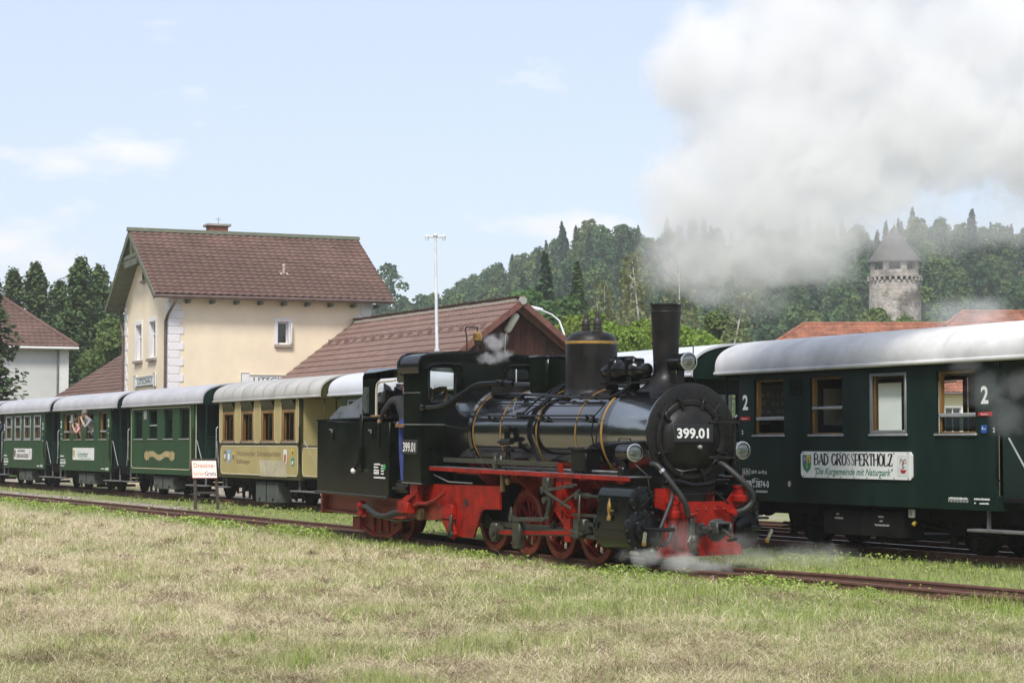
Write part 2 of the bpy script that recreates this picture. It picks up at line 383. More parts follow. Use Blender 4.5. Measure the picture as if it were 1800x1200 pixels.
track(19.13, -220, 14, False, 'rails with bright worn heads under the row of carriages', (-62, -13), SHINY2)
track(21.0, -48, 14, False, 'rusty siding just behind the carriages, nearer of two empty sidings', (-46, -15), SHINY1)
track(22.75, -48, 14, False, 'rusty siding behind the carriages, farther of two empty sidings', (-46, -15), SHINY1)
# ---------------------------------------------------------------- buildings
CREAM = mat('cream_render', (.83, .71, .525), .9, 0, .045, .9, bump=.12, bscale=60, spec=.2)
QUOIN = mat('white_quoin', (.76, .74, .74), .85, 0, .04, 2, bump=.08, bscale=40, spec=.2)
TILE = mat('brown_tile', (.142, .087, .070), .85, 0, .16, .9, bump=.2, bscale=30, spec=.2, hue=(.006, .08))
TILE2 = mat('shed_tile', (.200, .128, .106), .85, 0, .14, 2.2, bump=.2, bscale=30, spec=.25, hue=(.008, .09))
OTILE = mat('orange_tile', (.30, .125, .075), .85, 0, .28, 1.3, bump=.2, bscale=30, spec=.25)
GREENW = mat('grey_green_wood', (.115, .125, .085), .75, 0, .18, 4, stretch=(1, 1, 4))
RIDGE = mat('lichen_ridge', (.17, .125, .10), .9, 0, .1, 5, bump=.3, col2=(.30, .27, .22))
BOARD = mat('dark_red_board', (.052, .022, .014), .85, 0, .3, 5, spec=.15, stretch=(4, 4, .6), bump=.15, hue=(.01, .18))
BARGE = mat('barge_brown', (.15, .06, .045), .75, 0, .2, 4)
GUTTER = mat('brown_gutter', (.14, .095, .08), .5, .2, .15, 5)
STONE = mat('sill_stone', (.30, .27, .23), .9, 0, .15, 6, bump=.2)
DGLASS = mat('window_glass_dark', (.02, .024, .026), .06, 0, .3, 2, rvar=.02, spec=.8)
SIGNW = mat('sign_white', (.74, .75, .73), .5, 0, .03, 4); SIGNG = mat('sign_grey_green', (.20, .24, .22), .5, 0, .08, 4); INK = mat('sign_ink', (.10, .12, .125), .6, 0, .1, 6)
BRICK = mat('chimney_brick', (.30, .11, .075), .85, 0, .25, 9, bump=.2)
WREND = mat('white_render', (.60, .60, .585), .9, 0, .04, .8, bump=.1, bscale=50, spec=.2)
YREND = mat('yellow_render', (.66, .60, .37), .9, 0, .03, .8, bump=.1, bscale=50, spec=.2)
CONC = mat('concrete', (.33, .32, .30), .9, 0, .12, 3, bump=.2)
def tile_shape(w, l, wave=.034, th=.016, nu=6):
    """one pantile: S-wave across, front edge proud; local u (width), v (up), n"""
    vs = []; fs = []
    for j, (v, n0) in enumerate(((0, .040), (l * 1.12, .008))):
        for i in range(nu + 1):
            u = i / nu; vs.append((u * w * 1.03, v, n0 + wave * (.5 - .5 * math.cos(2 * math.pi * u)) ** .8))
    for i in range(nu): fs.append((i, i + 1, nu + 2 + i, nu + 1 + i))
    b = len(vs)
    for i in range(nu + 1): p = vs[i]; vs.append((p[0], p[1] + .004, p[2] - th - .012))
    for i in range(nu): fs.append((b + i, b + i + 1, i + 1, i))
    return np.array(vs), np.array(fs)
def inside(poly, p):
    c = False; n = len(poly)
    for i in range(n):
        a = poly[i]; b = poly[i - 1]
        if (a[1] > p[1]) != (b[1] > p[1]) and p[0] < (b[0] - a[0]) * (p[1] - a[1]) / (b[1] - a[1]) + a[0]: c = not c
    return c
def tiling(parent, O, u, v, poly, w, e, M, objs=0, near=None, seed=1, wave=.034, nu=6):
    O = Vector(O); u = Vector(u).normalized(); v = Vector(v).normalized(); n = u.cross(v).normalized()
    R = random.Random(seed); tv, tf = tile_shape(w, e, wave, nu=nu)
    x0 = min(p[0] for p in poly); x1 = max(p[0] for p in poly); y0 = min(p[1] for p in poly); y1 = max(p[1] for p in poly)
    cells = []
    for j in range(int((y1 - y0) / e) + 1):
        for i in range(int((x1 - x0) / w) + 1):
            a = x0 + i * w; b = y0 + j * e
            if inside(poly, (a + w * .5, b + e * .5)): cells.append((a, b))
    if objs:
        T = [(O + u * a + v * b, a, b) for a, b in cells]; T.sort(key=lambda t: (t[0] - near).length)
        me = npmesh('roof_tile', tv, tf, [M]); me.polygons.foreach_set('use_smooth', [True] * len(tf)); me.set_sharp_from_angle(angle=math.radians(50))
        for p, a, b in T[:objs]:
            o = link('roof_tile', me, parent); r = Matrix((u, v, n)).transposed().to_4x4()
            j = R.uniform(-.012, .012); r = r @ Matrix.Rotation(j, 4, 'Z') @ Matrix.Rotation(R.uniform(-.012, .012), 4, 'X'); r.translation = p + n * R.uniform(0, .006); o.matrix_local = r
        cells = [(a, b) for p, a, b in T[objs:]]
    if cells:
        A = np.array(cells); k = len(A); q = len(tv)
        jit = np.array([[R.uniform(-.006, .006), R.uniform(-.008, .008), R.uniform(0, .008)] for _ in range(k)])
        loc = tv[None] + np.concatenate([A, np.zeros((k, 1))], 1)[:, None, :] + jit[:, None, :]
        B = np.array([u, v, n]); P = loc.reshape(-1, 3) @ B + np.array(O)
        F = (tf[None] + (np.arange(k) * q)[:, None, None]).reshape(-1, 4)
        me = npmesh('roof_tiles', P, F, [M], smooth=True); me.set_sharp_from_angle(angle=math.radians(50))
        o = link('roof_tiles', me, parent); o['kind'] = 'stuff'
def sash(parent, o, u, v, n, w, h, surround=.16, frame=WHITE, depth=.16, mull=True, sill=STONE, trim=QUOIN, name='window'):
    """window in an opening: o lower left of the OPENING on the wall face, n outwards"""
    o = Vector(o); u = Vector(u); v = Vector(v); n = Vector(n); mb = MB()
    def bar(x0, x1, y0, y1, d0, d1, m, t): t.obox(o + u * (x0 + x1) / 2 + v * (y0 + y1) / 2 + n * (d0 + d1) / 2, (u, v, n), ((x1 - x0) / 2, (y1 - y0) / 2, abs(d1 - d0) / 2), m, .006)
    f = MB(); t = .06
    for a in ((0, t, 0, h), (w - t, w, 0, h), (t, w - t, 0, t), (t, w - t, h - t, h)): bar(*a, -depth - .05, -depth + .02, 0, f)
    if mull:
        bar(w / 2 - .035, w / 2 + .035, t, h - t, -depth - .05, -depth + .03, 0, f); bar(t, w - t, h * .64, h * .64 + .06, -depth - .05, -depth + .035, 0, f)
    F = f.build(name, frame, parent)
    MB().obox(o + u * w / 2 + v * h / 2 - n * (depth + .02), (u, v, n), (w / 2, h / 2, .006)).build('pane', DGLASS, F)
    if surround:
        s = MB(); q = surround
        for a in ((-q, 0, -.02, h + q), (w, w + q, -.02, h + q), (0, w, h, h + q)): bar(*a, -.02, .035, 0, s)
        for a in ((0, .02, 0, h), (w - .02, w, 0, h), (.02, w - .02, h - .02, h)): bar(*a, -depth, -.021, 0, s)
        s.build('surround', trim, F)
    if sill:
        s = MB(); bar(-q if surround else -.05, w + (q if surround else .05), -.13, -.022, -.1, .12, 0, s); s.build('sill', sill, F)
    return F
def wall_holes(mb, o, u, v, n, w, h, th, holes, m=0):
    """slab w x h with rectangular holes [(x0,x1,y0,y1)], thickness th inwards"""
    o = Vector(o); u = Vector(u); v = Vector(v); n = Vector(n)
    xs = sorted({0, w, *[a for q in holes for a in q[:2]]}); ys = sorted({0, h, *[a for q in holes for a in q[2:]]})
    for j in range(len(ys) - 1):
        run = None
        for i in range(len(xs)):
            solid = i < len(xs) - 1 and not any(q[0] - 1e-6 <= xs[i] and xs[i + 1] <= q[1] + 1e-6 and q[2] - 1e-6 <= ys[j] and ys[j + 1] <= q[3] + 1e-6 for q in holes)
            if solid and run is None: run = xs[i]
            if not solid and run is not None:
                x0, x1, y0, y1 = run, xs[i], ys[j], ys[j + 1]
                mb.obox(o + u * (x0 + x1) / 2 + v * (y0 + y1) / 2 - n * th / 2, (u, v, n), ((x1 - x0) / 2, (y1 - y0) / 2, th / 2), m); run = None
X, Y, Z = V(1, 0, 0), V(0, 1, 0), V(0, 0, 1)
# ---- station house, gable towards the tracks
hs = thing('station_house', 'cream station house with brown tiled roof and white corner quoins', 'house', (-73.39, 23.69, GZ), math.atan2(.996, .088))
GW, LW, EZ, RZ, SL = 8.2, 8.1, 7.55, 10.02, .609          # gable width, long side, wall height, ridge, slope
OFFZ = -GZ
def hz_(z): return z + OFFZ
mb = MB()
gw = [(2.28, 3.42, hz_(4.93), hz_(6.36)), (4.86, 6.0, hz_(4.93), hz_(6.36))]
# gable wall facing the tracks (plane x=0, outward -x; width along y)
wall_holes(mb, (0, 0, 0), Y, Z, -X, GW, EZ, .35, gw)
mb.prism([(0, EZ), (GW, EZ), (GW / 2, EZ + SL * GW / 2)], (0, 0, 0), Y, Z, X * .35)
mb.prism([(0, EZ), (GW, EZ), (GW / 2, EZ + SL * GW / 2)], (LW - .35, 0, 0), Y, Z, X * .35)
wall_holes(mb, (.35, 0, 0), X, Z, -Y, LW - .7, EZ, .35, [(4.28 - .35, 4.72 - .35, hz_(5.42), hz_(6.30))])
wall_holes(mb, (LW, 0, 0), Y, Z, X, GW, EZ, .35, []); wall_holes(mb, (.35, GW, 0), X, Z, Y, LW - .7, EZ, .35, [])
mb.build('wall', CREAM, hs)
for a in gw: sash(hs, (0, a[0], a[2]), Y, Z, -X, a[1] - a[0], a[3] - a[2], .17)
sash(hs, (4.28, 0, hz_(5.42)), X, Z, -Y, .44, .88, .13, mull=False)
MB().obox((4.80, -.10, hz_(5.84)), (Y, Z, X), (.10, .40, .02), 0, .006).build('open_casement', WHITE, hs)
for yy in (3.46, 4.30):
    sash(hs, (-.012, yy, hz_(8.12)), Y, Z, -X, .42, .62, 0, depth=-.02, mull=False, frame=GREENW)
# quoins
qa = MB().box(-.03, .42, -.03, .57, 0, .292, b=.012).mesh('quoin', [QUOIN]); qb = MB().box(-.03, .57, -.03, .36, 0, .292, b=.012).mesh('quoin', [QUOIN])
for i in range(24):
    z = i * .305 + .06
    if z > EZ - .32: break
    for (ox, oy, sx, sy) in ((0, 0, 1, 1), (0, GW, 1, -1), (LW, 0, -1, 1)):
        o = link('quoin', (qa, qb)[i % 2], hs, (ox, oy, z)); o.scale = (sx, sy, 1)
# roof
OE, OG = .52, .70
n1 = V(0, -SL, 1).normalized()
def roof_half(sg):
    y0 = -OE if sg < 0 else GW + OE; t = V(0, -sg, SL).normalized() if sg < 0 else V(0, -1, SL).normalized()
    return y0
el = EZ - SL * OE + .10; rz = EZ + SL * GW / 2 + .10
sf = MB()
sf.prism([(-OE, el - .14), (GW / 2, rz - .14), (GW + OE, el - .14), (GW + OE, el - .02), (GW / 2, rz - .02), (-OE, el - .02)], (-OG, 0, 0), Y, Z, X * (LW + OG + .75))
rf = sf.build('roof_deck', GREENW, hs)
slen = math.hypot(GW / 2 + OE, rz - el); up1 = V(0, GW / 2 + OE, rz - el).normalized(); up2 = V(0, -(GW / 2 + OE), rz - el).normalized()
cw = Matrix.Rotation(-math.atan2(.996, .088), 4, 'Z') @ (V(0, 0, 1.5) - V(-73.39, 23.69, GZ))
RL = LW + OG + .75
tiling(hs, (-OG, -OE - .05, el), X, up1, [(0, 0), (RL, 0), (RL, slen), (0, slen)], .30, .30, TILE, 300, cw, 2)
tiling(hs, (LW + .75, GW + OE + .05, el), -X, up2, [(0, 0), (RL, 0), (RL, slen), (0, slen)], .30, .30, TILE, 0, None, 3)
MB().prism([(-.16, -.02), (.16, -.02), (.10, .13), (-.10, .13)], (-OG - .1, GW / 2, rz + .04), Y, Z, X * (RL + .2)).build('ridge_cap', GREENW, hs)
b = MB()
for sg in (0, 1):
    for k, xo in ((0, -OG - .05),):
        ya, yb = (-OE - .08, GW / 2) if sg == 0 else (GW + OE + .08, GW / 2)
        b.prism([(ya, el - .20), (yb, rz - .22), (yb, rz + .03), (ya, el + .03)], (xo, 0, 0), Y, Z, X * .05)
b.build('barge_board', GREENW, hs)
br = MB(); zc = EZ + 1.52
br.box(-OG + .02, -OG + .14, 2.75, GW - 2.75, zc, zc + .16, b=.01); br.box(-OG + .03, -OG + .15, GW / 2 - .09, GW / 2 + .09, zc - .18, rz - .1, b=.01)
br.box(-OG + .02, 0, 2.62, 2.76, zc - .14, zc, b=.01); br.box(-OG + .02, 0, GW - 2.76, GW - 2.62, zc - .14, zc, b=.01)
br.box(-OG + .02, 0, GW + .1, GW + .24, EZ - .25, EZ - .09, b=.01); br.box(-OG + .02, 0, -.24, -.1, EZ - .25, EZ - .09, b=.01)
br.build('gable_truss', GREENW, hs)
for i in range(12):
    y = 2.95 + i * .2
    MB().box(-OG + .05, -OG + .08, y, y + .18, zc - .30 - .02 * (i % 2), zc, b=.006).build('valance_board', GREENW, hs)
for i in range(9): MB().box(.6 + i * .95, .72 + i * .95, -OE, 0, el - .30, el - .16, b=.008).build('rafter_end', GREENW, hs)
g = MB(); g.tube([(-OG - .05, -OE - .12, el - .08), (LW + .78, -OE - .12, el - .05)], .07, 8); g.build('gutter', GUTTER, hs)
g = MB(); g.tube([(.1, -OE - .1, el - .1), (.1, -OE - .1, el - .25), (-.08, -.12, el - .75), (-.10, .18, el - 1.0), (-.10, .18, .1)], .055, 8); g.build('downpipe', GUTTER, hs)
g = MB(); g.tube([(-.1, GW + OE, el - .1), (-.1, GW + OE, el - .25), (-.10, GW + .16, el - .9), (-.10, GW - .1, el - 1.15), (-.10, GW - .1, .1)], .055, 8); g.build('downpipe', GUTTER, hs)
def board_sign(o, u, v, n, w, h, text, tw, th):
    o = Vector(o)
    hh = h * .5
    a = MB(); e = .34
    a.obox(o + u * w / 2 + v * hh + n * .03, (u, v, n), (w / 2 - .02, h * .36, .02), 0, .006)
    for x in (e / 2, w - e / 2): a.obox(o + u * x + v * hh + n * .04, (u, v, n), (e / 2, h / 2, .03), 0, .008)
    s = a.build('sign_board', SIGNW, hs)
    f = MB(); t = .022
    for x0, x1, y0, y1 in ((0, e, 0, t), (0, e, h - t, h), (0, t, t, h - t), (w - e, w, 0, t), (w - e, w, h - t, h), (w - t, w, t, h - t), (e, w - e, .14 * h, .14 * h + t), (e, w - e, .86 * h - t, .86 * h)):
        f.obox(o + u * (x0 + x1) / 2 + v * (y0 + y1) / 2 + n * .075, (u, v, n), ((x1 - x0) / 2, (y1 - y0) / 2, .008), 0)
    f.build('sign_border', SIGNG, s)
    t = MB(); put_text(t, text, o + u * (w - tw) / 2 + v * (h - th) / 2 + n * .058, u, v, th, tw, .012); t.build('lettering', INK, s)
board_sign(V(-.0, 6.02, hz_(3.78)), -Y, Z, -X, 3.9, .52, 'LITSCHAU', 2.6, .21)
board_sign(V(2.81, 0, hz_(3.76)), X, Z, -Y, 2.75, .52, 'LITSCHAU', 1.75, .19)
ch = MB().box(2.66, 3.44, 4.5, 5.1, rz - .6, rz + .42, b=.01).build('chimney', BRICK, hs)
MB().box(2.55, 3.55, 4.4, 5.2, rz + .42, rz + .52, b=.015).build('chimney_cap', CONC, ch)
MB().tube([(3.1, 4.8, rz + .5), (3.1, 4.8, rz + .82)], .012, 6).box(2.98, 3.22, 4.79, 4.81, rz + .72, rz + .735).build('cap_rod', GREYST, ch)
pz = V(4.85, 1.15, el + (1.15 + OE) * SL + .05)
MB().cyl(pz, pz + Z * .32, .055, n=10).lathe([(.07, .3), (.075, .36), (.02, .40)], pz, Z, 10).obox(pz, (X, up1, n1), (.16, .2, .02)).build('roof_vent_pipe', mat('pale_vent', (.45, .36, .30), .7), hs)
# ---- shed beside it
def shed(name, label, cat, x0, x1, yr, zr, half, slope, mtile, nobj, gable, seed):
    t = thing(name, label, cat, (0, 0, 0))
    ze = zr - slope * half; t1 = V(0, half, zr - ze).normalized(); ln = math.hypot(half, zr - ze); wl = (x0 + .25, x1 - .55); zw = ze + slope * .55
    MB().prism([(-half, ze - .16), (0, zr - .16), (half, ze - .16), (half, ze - .03), (0, zr - .03), (-half, ze - .03)], (x0, yr, 0), Y, Z, X * (x1 - x0)).build('roof_deck', BARGE, t)
    tiling(t, (x0, yr - half, ze), X, t1, [(0, 0), (x1 - x0, 0), (x1 - x0, ln), (0, ln)], .31, .37, mtile, nobj, V(-10, 4, 2), seed, wave=.026)
    tiling(t, (x1, yr + half, ze), -X, V(0, -half, zr - ze), [(0, 0), (x1 - x0, 0), (x1 - x0, ln), (0, ln)], .31, .37, mtile, 0, None, seed + 1, wave=.026)
    k = int((x1 - x0) / .36)
    rm = MB().lathe([(.15, 0), (.165, .02), (.14, .40)], (0, 0, 0), X, 10).mesh('ridge_tile', [RIDGE])
    for i in range(k): link('ridge_tile', rm, t, (x0 + i * .36, yr, zr - .06 + random.uniform(-.012, .012)))
    w = MB(); w.box(wl[0], wl[1], yr - half + .55, yr - half + .70, GZ, zw - .1); w.box(wl[0], wl[1], yr + half - .7, yr + half - .55, GZ, zw - .1)
    w.prism([(-half + .7, GZ), (half - .7, GZ), (half - .7, zw - .1), (0, zr - .35), (-half + .7, zw - .1)], (wl[1] - .13, yr, 0), Y, Z, X * .1)
    w.prism([(-half + .7, GZ), (half - .7, GZ), (half - .7, zw - .1), (0, zr - .35), (-half + .7, zw - .1)], (wl[0], yr, 0), Y, Z, X * .1)
    w.build('wall', BOARD, t)
    if gable:
        y = -half + .57
        while y < half - .6:
            zt = min(zr - abs(y) * slope, zr - abs(y + .245) * slope) - .22
            MB().box(wl[1] - .028, wl[1] + random.uniform(0, .008), yr + y, yr + y + .235, 0, zt, b=.008).build('wall_board', BOARD, t); y += .25
    for s in (-1, 1):
        MB().prism([(s * half * 1.01, ze - .22), (0, zr - .2), (0, zr + .04), (s * half * 1.01, ze + .03)], (x1 + .004, yr, 0), Y, Z, X * .05).build('barge_board', BARGE, t)
        MB().prism([(s * (half - .3), ze + .05), (0, zr - .3), (0, zr - .17), (s * (half - .3), ze + .19)], (x1 - .45, yr, 0), Y, Z, X * .05).build('inner_rafter', BARGE, t)
    MB().tube([(x0, yr - half - .06, ze - .05), (x1, yr - half - .06, ze - .05)], .07, 8).build('gutter', GUTTER, t)
    return t, t1, ze
sh, st1, sze = shed('goods_shed', 'dark wooden shed with lichen ridge tiles joined to the station house', 'shed', -72.9, -58.6, 31.12, 6.33, 4.6, .75, TILE2, 300, True, 21)
MB().cyl((-58.62, 31.12, 6.30), (-58.50, 31.12, 6.30), .13, n=12).build('ridge_end_cap', CONC, sh)
sgm = MB().prism([(0, 0), (.2, 0), (.2, .16)], (-.09, 0, 0), Y, Z, X * .18).mesh('snow_guard', [TILE2])
for i in range(17):
    f = 3.85 / math.hypot(4.6, 3.45); p = V(-72.2 + i * .83, 31.12 - 4.6 + 4.6 * .70, sze + 3.45 * .70 + .06)
    o = link('snow_guard', sgm, sh, p); o.rotation_euler[0] = math.atan(.75)
shed('station_annex', 'low brown roofed annex between the white house and the station', 'annex', -103.3, -82.2, 31.4, 6.65, 4.9, .64, TILE, 0, False, 31)
# lamp on the shed gable
wl = thing('wall_lamp', 'long white strip lamp under the wooden shed gable', 'lamp', (-58.93, 30.9, 5.58))
ax = V(.28, .24, .56).normalized(); u1 = V(.85, .1, -.45); u1 = (u1 - ax * u1.dot(ax)).normalized(); u2 = ax.cross(u1)
mb = MB(); mb.tube([V(0, 0, 0) + ax * s for s in (-.36, -.34, -.28, .28, .34, .36)], [.05, .09, .125, .125, .09, .05], 12); mb.build('diffuser', mat('strip_diffuser', (.62, .61, .56), .35), wl)
MB().obox(-u1 * .06, (ax, u2, u1), (.34, .10, .03), 0, .01).build('housing', mat('lamp_grey', (.36, .35, .33), .5), wl)
MB().tube([(-.1, .02, .05), (-.28, .05, .12)], .02, 6).build('bracket', GREYST, wl)
MB().tube([-ax * .36, V(-.12, -.18, -.55), V(-.2, -.16, -1.05)], .008, 5).build('cable', WHITE, wl)
# platform lamp
lp = thing('platform_lamp', 'tall white lamp post with short double arm, leaning slightly', 'lamp post', (-45.1, 21.6, GZ)); lean = V(-.27, .0, 7.0)
LWm = mat('lamp_white', (.62, .64, .66), .45)
MB().lathe([(.075, 0), (.075, .5), (.062, .55), (.05, 3.9), (.042, 3.95), (.036, 6.9)], (0, 0, 0), lean, 10).build('pole', LWm, lp)
MB().lathe([(.066, 0), (.066, .06)], V(0, 0, 0) + lean * .57, lean, 10).build('collar', LWm, lp)
tp = lean * .985; ar = MB(); ar.cyl(tp - RT * .20, tp + RT * .20, .026, n=8); ar.lathe([(.05, .0), (.07, .03), (.05, .06), (.02, .09)], tp, Z, 10); ar.build('arm', LWm, lp)
for s in (-1, 1): MB().ball(tp + RT * .215 * s, .055, 10).cyl(tp + RT * .215 * s - Z * .09, tp + RT * .215 * s, .045, n=10).build('lamp_head', LWm, lp)
# street lamp beyond the shed
sp = thing('street_lamp', 'curved arm street lamp beyond the shed roof', 'street lamp', (-71.6, 40.0, GZ))
MB().tube([(0, 0, 0), (0, 0, 5.6), (-.05, 0, 6.2), (-.45, 0, 6.75), (-1.1, 0, 7.05), (-2.0, 0, 7.28)], [.08, .05, .042, .034, .03, .03], 8).build('pole', LWm, sp)
MB().obox((-2.65, 0, 7.40), (V(-1, 0, .17), Y, V(.17, 0, 1)), (.62, .13, .07), 0, .04).build('lamp_head', LWm, sp)
# ---- houses farther off
def hip_house(name, label, d, l0, l1, depth, ez, slope, mw, mt, e=.34, over=.5, wins=(), corner=None, seed=5, at=None, rot=None):
    ox, oy = DL(d, l0) if at is None else at; t = thing(name, label, 'house', (ox, oy, GZ), math.atan2(RT.y, RT.x) if rot is None else rot); w = l1 - l0; h = ez - GZ
    mb = MB(); wall_holes(mb, (0, 0, 0), X, Z, -Y, w, h, .3, [(a, a + b, c, c + q) for a, b, c, q in wins]); wall_holes(mb, (w, 0.3, 0), Y, Z, X, depth - .6, h, .3, []); wall_holes(mb, (0, .3, 0), Y, Z, -X, depth - .6, h, .3, []); wall_holes(mb, (0, depth, 0), X, Z, Y, w, h, .3, [])
    mb.build('wall', mw, t)
    for a, b, c, q in wins: sash(t, (a, 0, c), X, Z, -Y, b, q, .1, trim=WHITE)
    hd_ = min(depth / 2 + over, w / 2 + over); ze = h - slope * over + .12; zr = ze + slope * hd_
    A, B, C_, D_ = (-over, -over), (w + over, -over), (w + over, depth + over), (-over, depth + over); r0 = (hd_ - over, -over + hd_); r1 = (w + over - hd_, depth + over - hd_)
    dk = MB(); P = [V(*A, ze), V(*B, ze), V(*C_, ze), V(*D_, ze), V(*r0, zr), V(r1[0], r0[1], zr)]; Q = [p - Z * .12 for p in P]
    dk.add(P + Q, [(0, 1, 5, 4), (1, 2, 5), (2, 3, 4, 5), (3, 0, 4), (1, 0, 6, 7), (2, 1, 7, 8), (3, 2, 8, 9), (0, 3, 9, 6), (6, 7, 8, 9)]); dk.build('roof_deck', mt, t)
    ln = math.hypot(hd_, zr - ze); W2 = w + 2 * over; c = hd_ / ln
    tiling(t, V(*A, ze), X, V(0, hd_, zr - ze), [(0, 0), (W2, 0), (W2 - hd_, ln), (hd_, ln)], .32, e, mt, 0, None, seed)
    d2 = depth + 2 * over
    tiling(t, V(*B, ze), Y, V(-hd_, 0, zr - ze), [(0, 0), (d2, 0), (d2 / 2, ln)], .32, e, mt, 0, None, seed + 1)
    tiling(t, V(*D_, ze), -Y, V(hd_, 0, zr - ze), [(0, 0), (d2, 0), (d2 / 2, ln)], .32, e, mt, 0, None, seed + 2)
    rc = MB()
    for a, b in ((P[0], P[4]), (P[1], P[5]), (P[4], P[5])): rc.tube([a + Z * .05, b + Z * .05], .12, 8)
    rc.build('ridge_tiles', mt, t)
    MB().tube([(-over, -over - .08, ze - .06), (w + over, -over - .08, ze - .06)], .07, 8).build('gutter', WHITE if corner else GUTTER, t)
    if corner:
        MB().box(w - .5, w + .03, -.03, .4, 0, h - .05, b=.01).build('corner_pilaster', WHITE, t); MB().box(-.02, w - .5, -.04, .0, 3.55, 3.75).build('string_course', WHITE, t)
        MB().tube([(w - .62, -.09, h - .1), (w - .62, -.09, .1)], .05, 8).build('downpipe', GREYST, t)
    return t, zr
hip_house('white_house', 'white rendered house with brown hipped roof behind the spruce', 0, 0, 9, 11, 7.35, .79, WREND, TILE, .34, .5, (), True, 41, (-114.59, 21.74), math.atan2(.996, .088))
hip_house('white_building', 'long white building seen through the windows of the right carriage', 100, 10.6, 21.72, 12, 4.75, .28, WREND, OTILE, .36, .5, ((1.4, 1.1, 1.6, 1.5),), None, 45)
hip_house('orange_roofed_house', 'long house with low orange hipped roof left of the castle tower foot', 140, 16.3, 38, 10, 7.1, .60, WREND, OTILE, .36, .5, (), None, 47)
yh, yzr = hip_house('yellow_house', 'pale yellow house with red tiled roof right of the white building', 118, 20.6, 45, 16, 4.75, .62, YREND, OTILE, .36, .5, ((5.05, .95, 2.2, 1.6), (9.2, .95, 2.2, 1.6), (13, .95, 2.2, 1.6)), None, 49)
MB().tube([(12.5, 3.2, 8.0), (12.5, 3.2, 9.3)], .07, 8).build('vent_pipe', WHITE, yh)
MB().box(8, 11.5, 1.8, 1.9, 6.55, 6.7).build('snow_fence', GREYST, yh)
# ---- round castle tower
tx, ty = DL(262, 50.5); tw = thing('castle_tower', 'round stone castle tower with open gallery and conical roof', 'tower', (tx, ty, 0))
TST = bpy.data.materials.new('tower_stone'); TST.use_nodes = True; MATS['tower_stone'] = TST
nt = TST.node_tree; N = nt.nodes; P_ = N['Principled BSDF']; P_.inputs['Roughness'].default_value = .95; P_.inputs['Specular IOR Level'].default_value = .1
t_ = N.new('ShaderNodeTexCoord'); vo = N.new('ShaderNodeTexVoronoi'); vo.inputs['Scale'].default_value = 1.0; mp_ = N.new('ShaderNodeMapping'); mp_.inputs['Scale'].default_value = (2.6, 2.6, 4.5)
n_ = N.new('ShaderNodeTexNoise'); n_.inputs['Scale'].default_value = .45; n_.inputs['Detail'].default_value = 8; r_1 = N.new('ShaderNodeValToRGB'); r_2 = N.new('ShaderNodeValToRGB'); mx = N.new('ShaderNodeMix'); mx.data_type = 'RGBA'; mx.blend_type = 'MULTIPLY'; mx.inputs[0].default_value = 1
r_1.color_ramp.elements[0].color = (.29, .265, .225, 1); r_1.color_ramp.elements[1].color = (.56, .50, .44, 1); r_2.color_ramp.elements[0].position = .36; r_2.color_ramp.elements[0].color = (.42, .42, .42, 1); r_2.color_ramp.elements[1].position = .52; r_2.color_ramp.elements[1].color = (1, 1, 1, 1)
nt.links.new(t_.outputs['Object'], mp_.inputs[0]); nt.links.new(mp_.outputs[0], vo.inputs['Vector']); nt.links.new(vo.outputs['Color'], r_1.inputs[0]); nt.links.new(t_.outputs['Object'], n_.inputs['Vector']); nt.links.new(n_.outputs[0], r_2.inputs[0])
nt.links.new(r_1.outputs[0], mx.inputs[6]); nt.links.new(r_2.outputs[0], mx.inputs[7]); nt.links.new(mx.outputs[2], P_.inputs['Base Color'])
bp_ = N.new('ShaderNodeBump'); bp_.inputs['Strength'].default_value = .6; bp_.inputs['Distance'].default_value = .08; nt.links.new(vo.outputs['Distance'], bp_.inputs['Height']); nt.links.new(bp_.outputs[0], P_.inputs['Normal'])
SHNG = mat('tower_shingle', (.105, .096, .088), .9, 0, .2, 2, bump=.3, stretch=(1, 1, 5))
MB().lathe([(3.42, -2), (3.36, 18), (3.33, 22.9)], (0, 0, 0), Z, 48).build('wall', TST, tw)
mb = MB(); mb.lathe([(3.33, 23.25), (3.6, 23.3), (3.6, 23.55), (3.2, 23.6), (3.2, 24.25), (2.85, 24.25), (2.85, 23.6)], (0, 0, 0), Z, 48); mb.build('parapet', TST, tw)
for i in range(30):
    a = i * math.tau / 30; c = V(math.cos(a), math.sin(a), 0)
    MB().obox(c * 3.44 + Z * 23.05, (c, V(-c.y, c.x, 0), Z), (.18, .14, .22), 0, .02).build('corbel', TST, tw)
va = math.atan2(-ty, -tx)
for da in (-70, -21, 22, 64, 110, 155, 200, 245):
    a = va + math.radians(da); c = V(math.cos(a), math.sin(a), 0)
    MB().obox(c * 3.0 + Z * 24.85, (c, V(-c.y, c.x, 0), Z), (.2, .40 if abs(da) < 40 else .55, .62), 0, .02).build('pier', TST, tw)
MB().cyl((0, 0, 23.6), (0, 0, 25.2), 2.1, n=24).build('inner_drum', mat('dark_timber', (.05, .035, .03), .9), tw)
MB().lathe([(3.62, 25.28), (3.62, 25.42), (2.9, 26.3), (1.9, 27.7), (.9, 29.1), (.12, 30.2), (.03, 30.5)], (0, 0, 0), Z, 40).build('cone_roof', SHNG, tw)
MB().tube([(0, 0, 30.3), (0, 0, 31.0)], .03, 6).build('finial', GREYST, tw)
a = va + math.radians(28); c = V(math.cos(a), math.sin(a), 0)
MB().obox(c * 3.28 + Z * 17.9, (c, V(-c.y, c.x, 0), Z), (.12, .11, .34)).build('slit_window', mat('slit_dark', (.01, .01, .01), .9), tw)
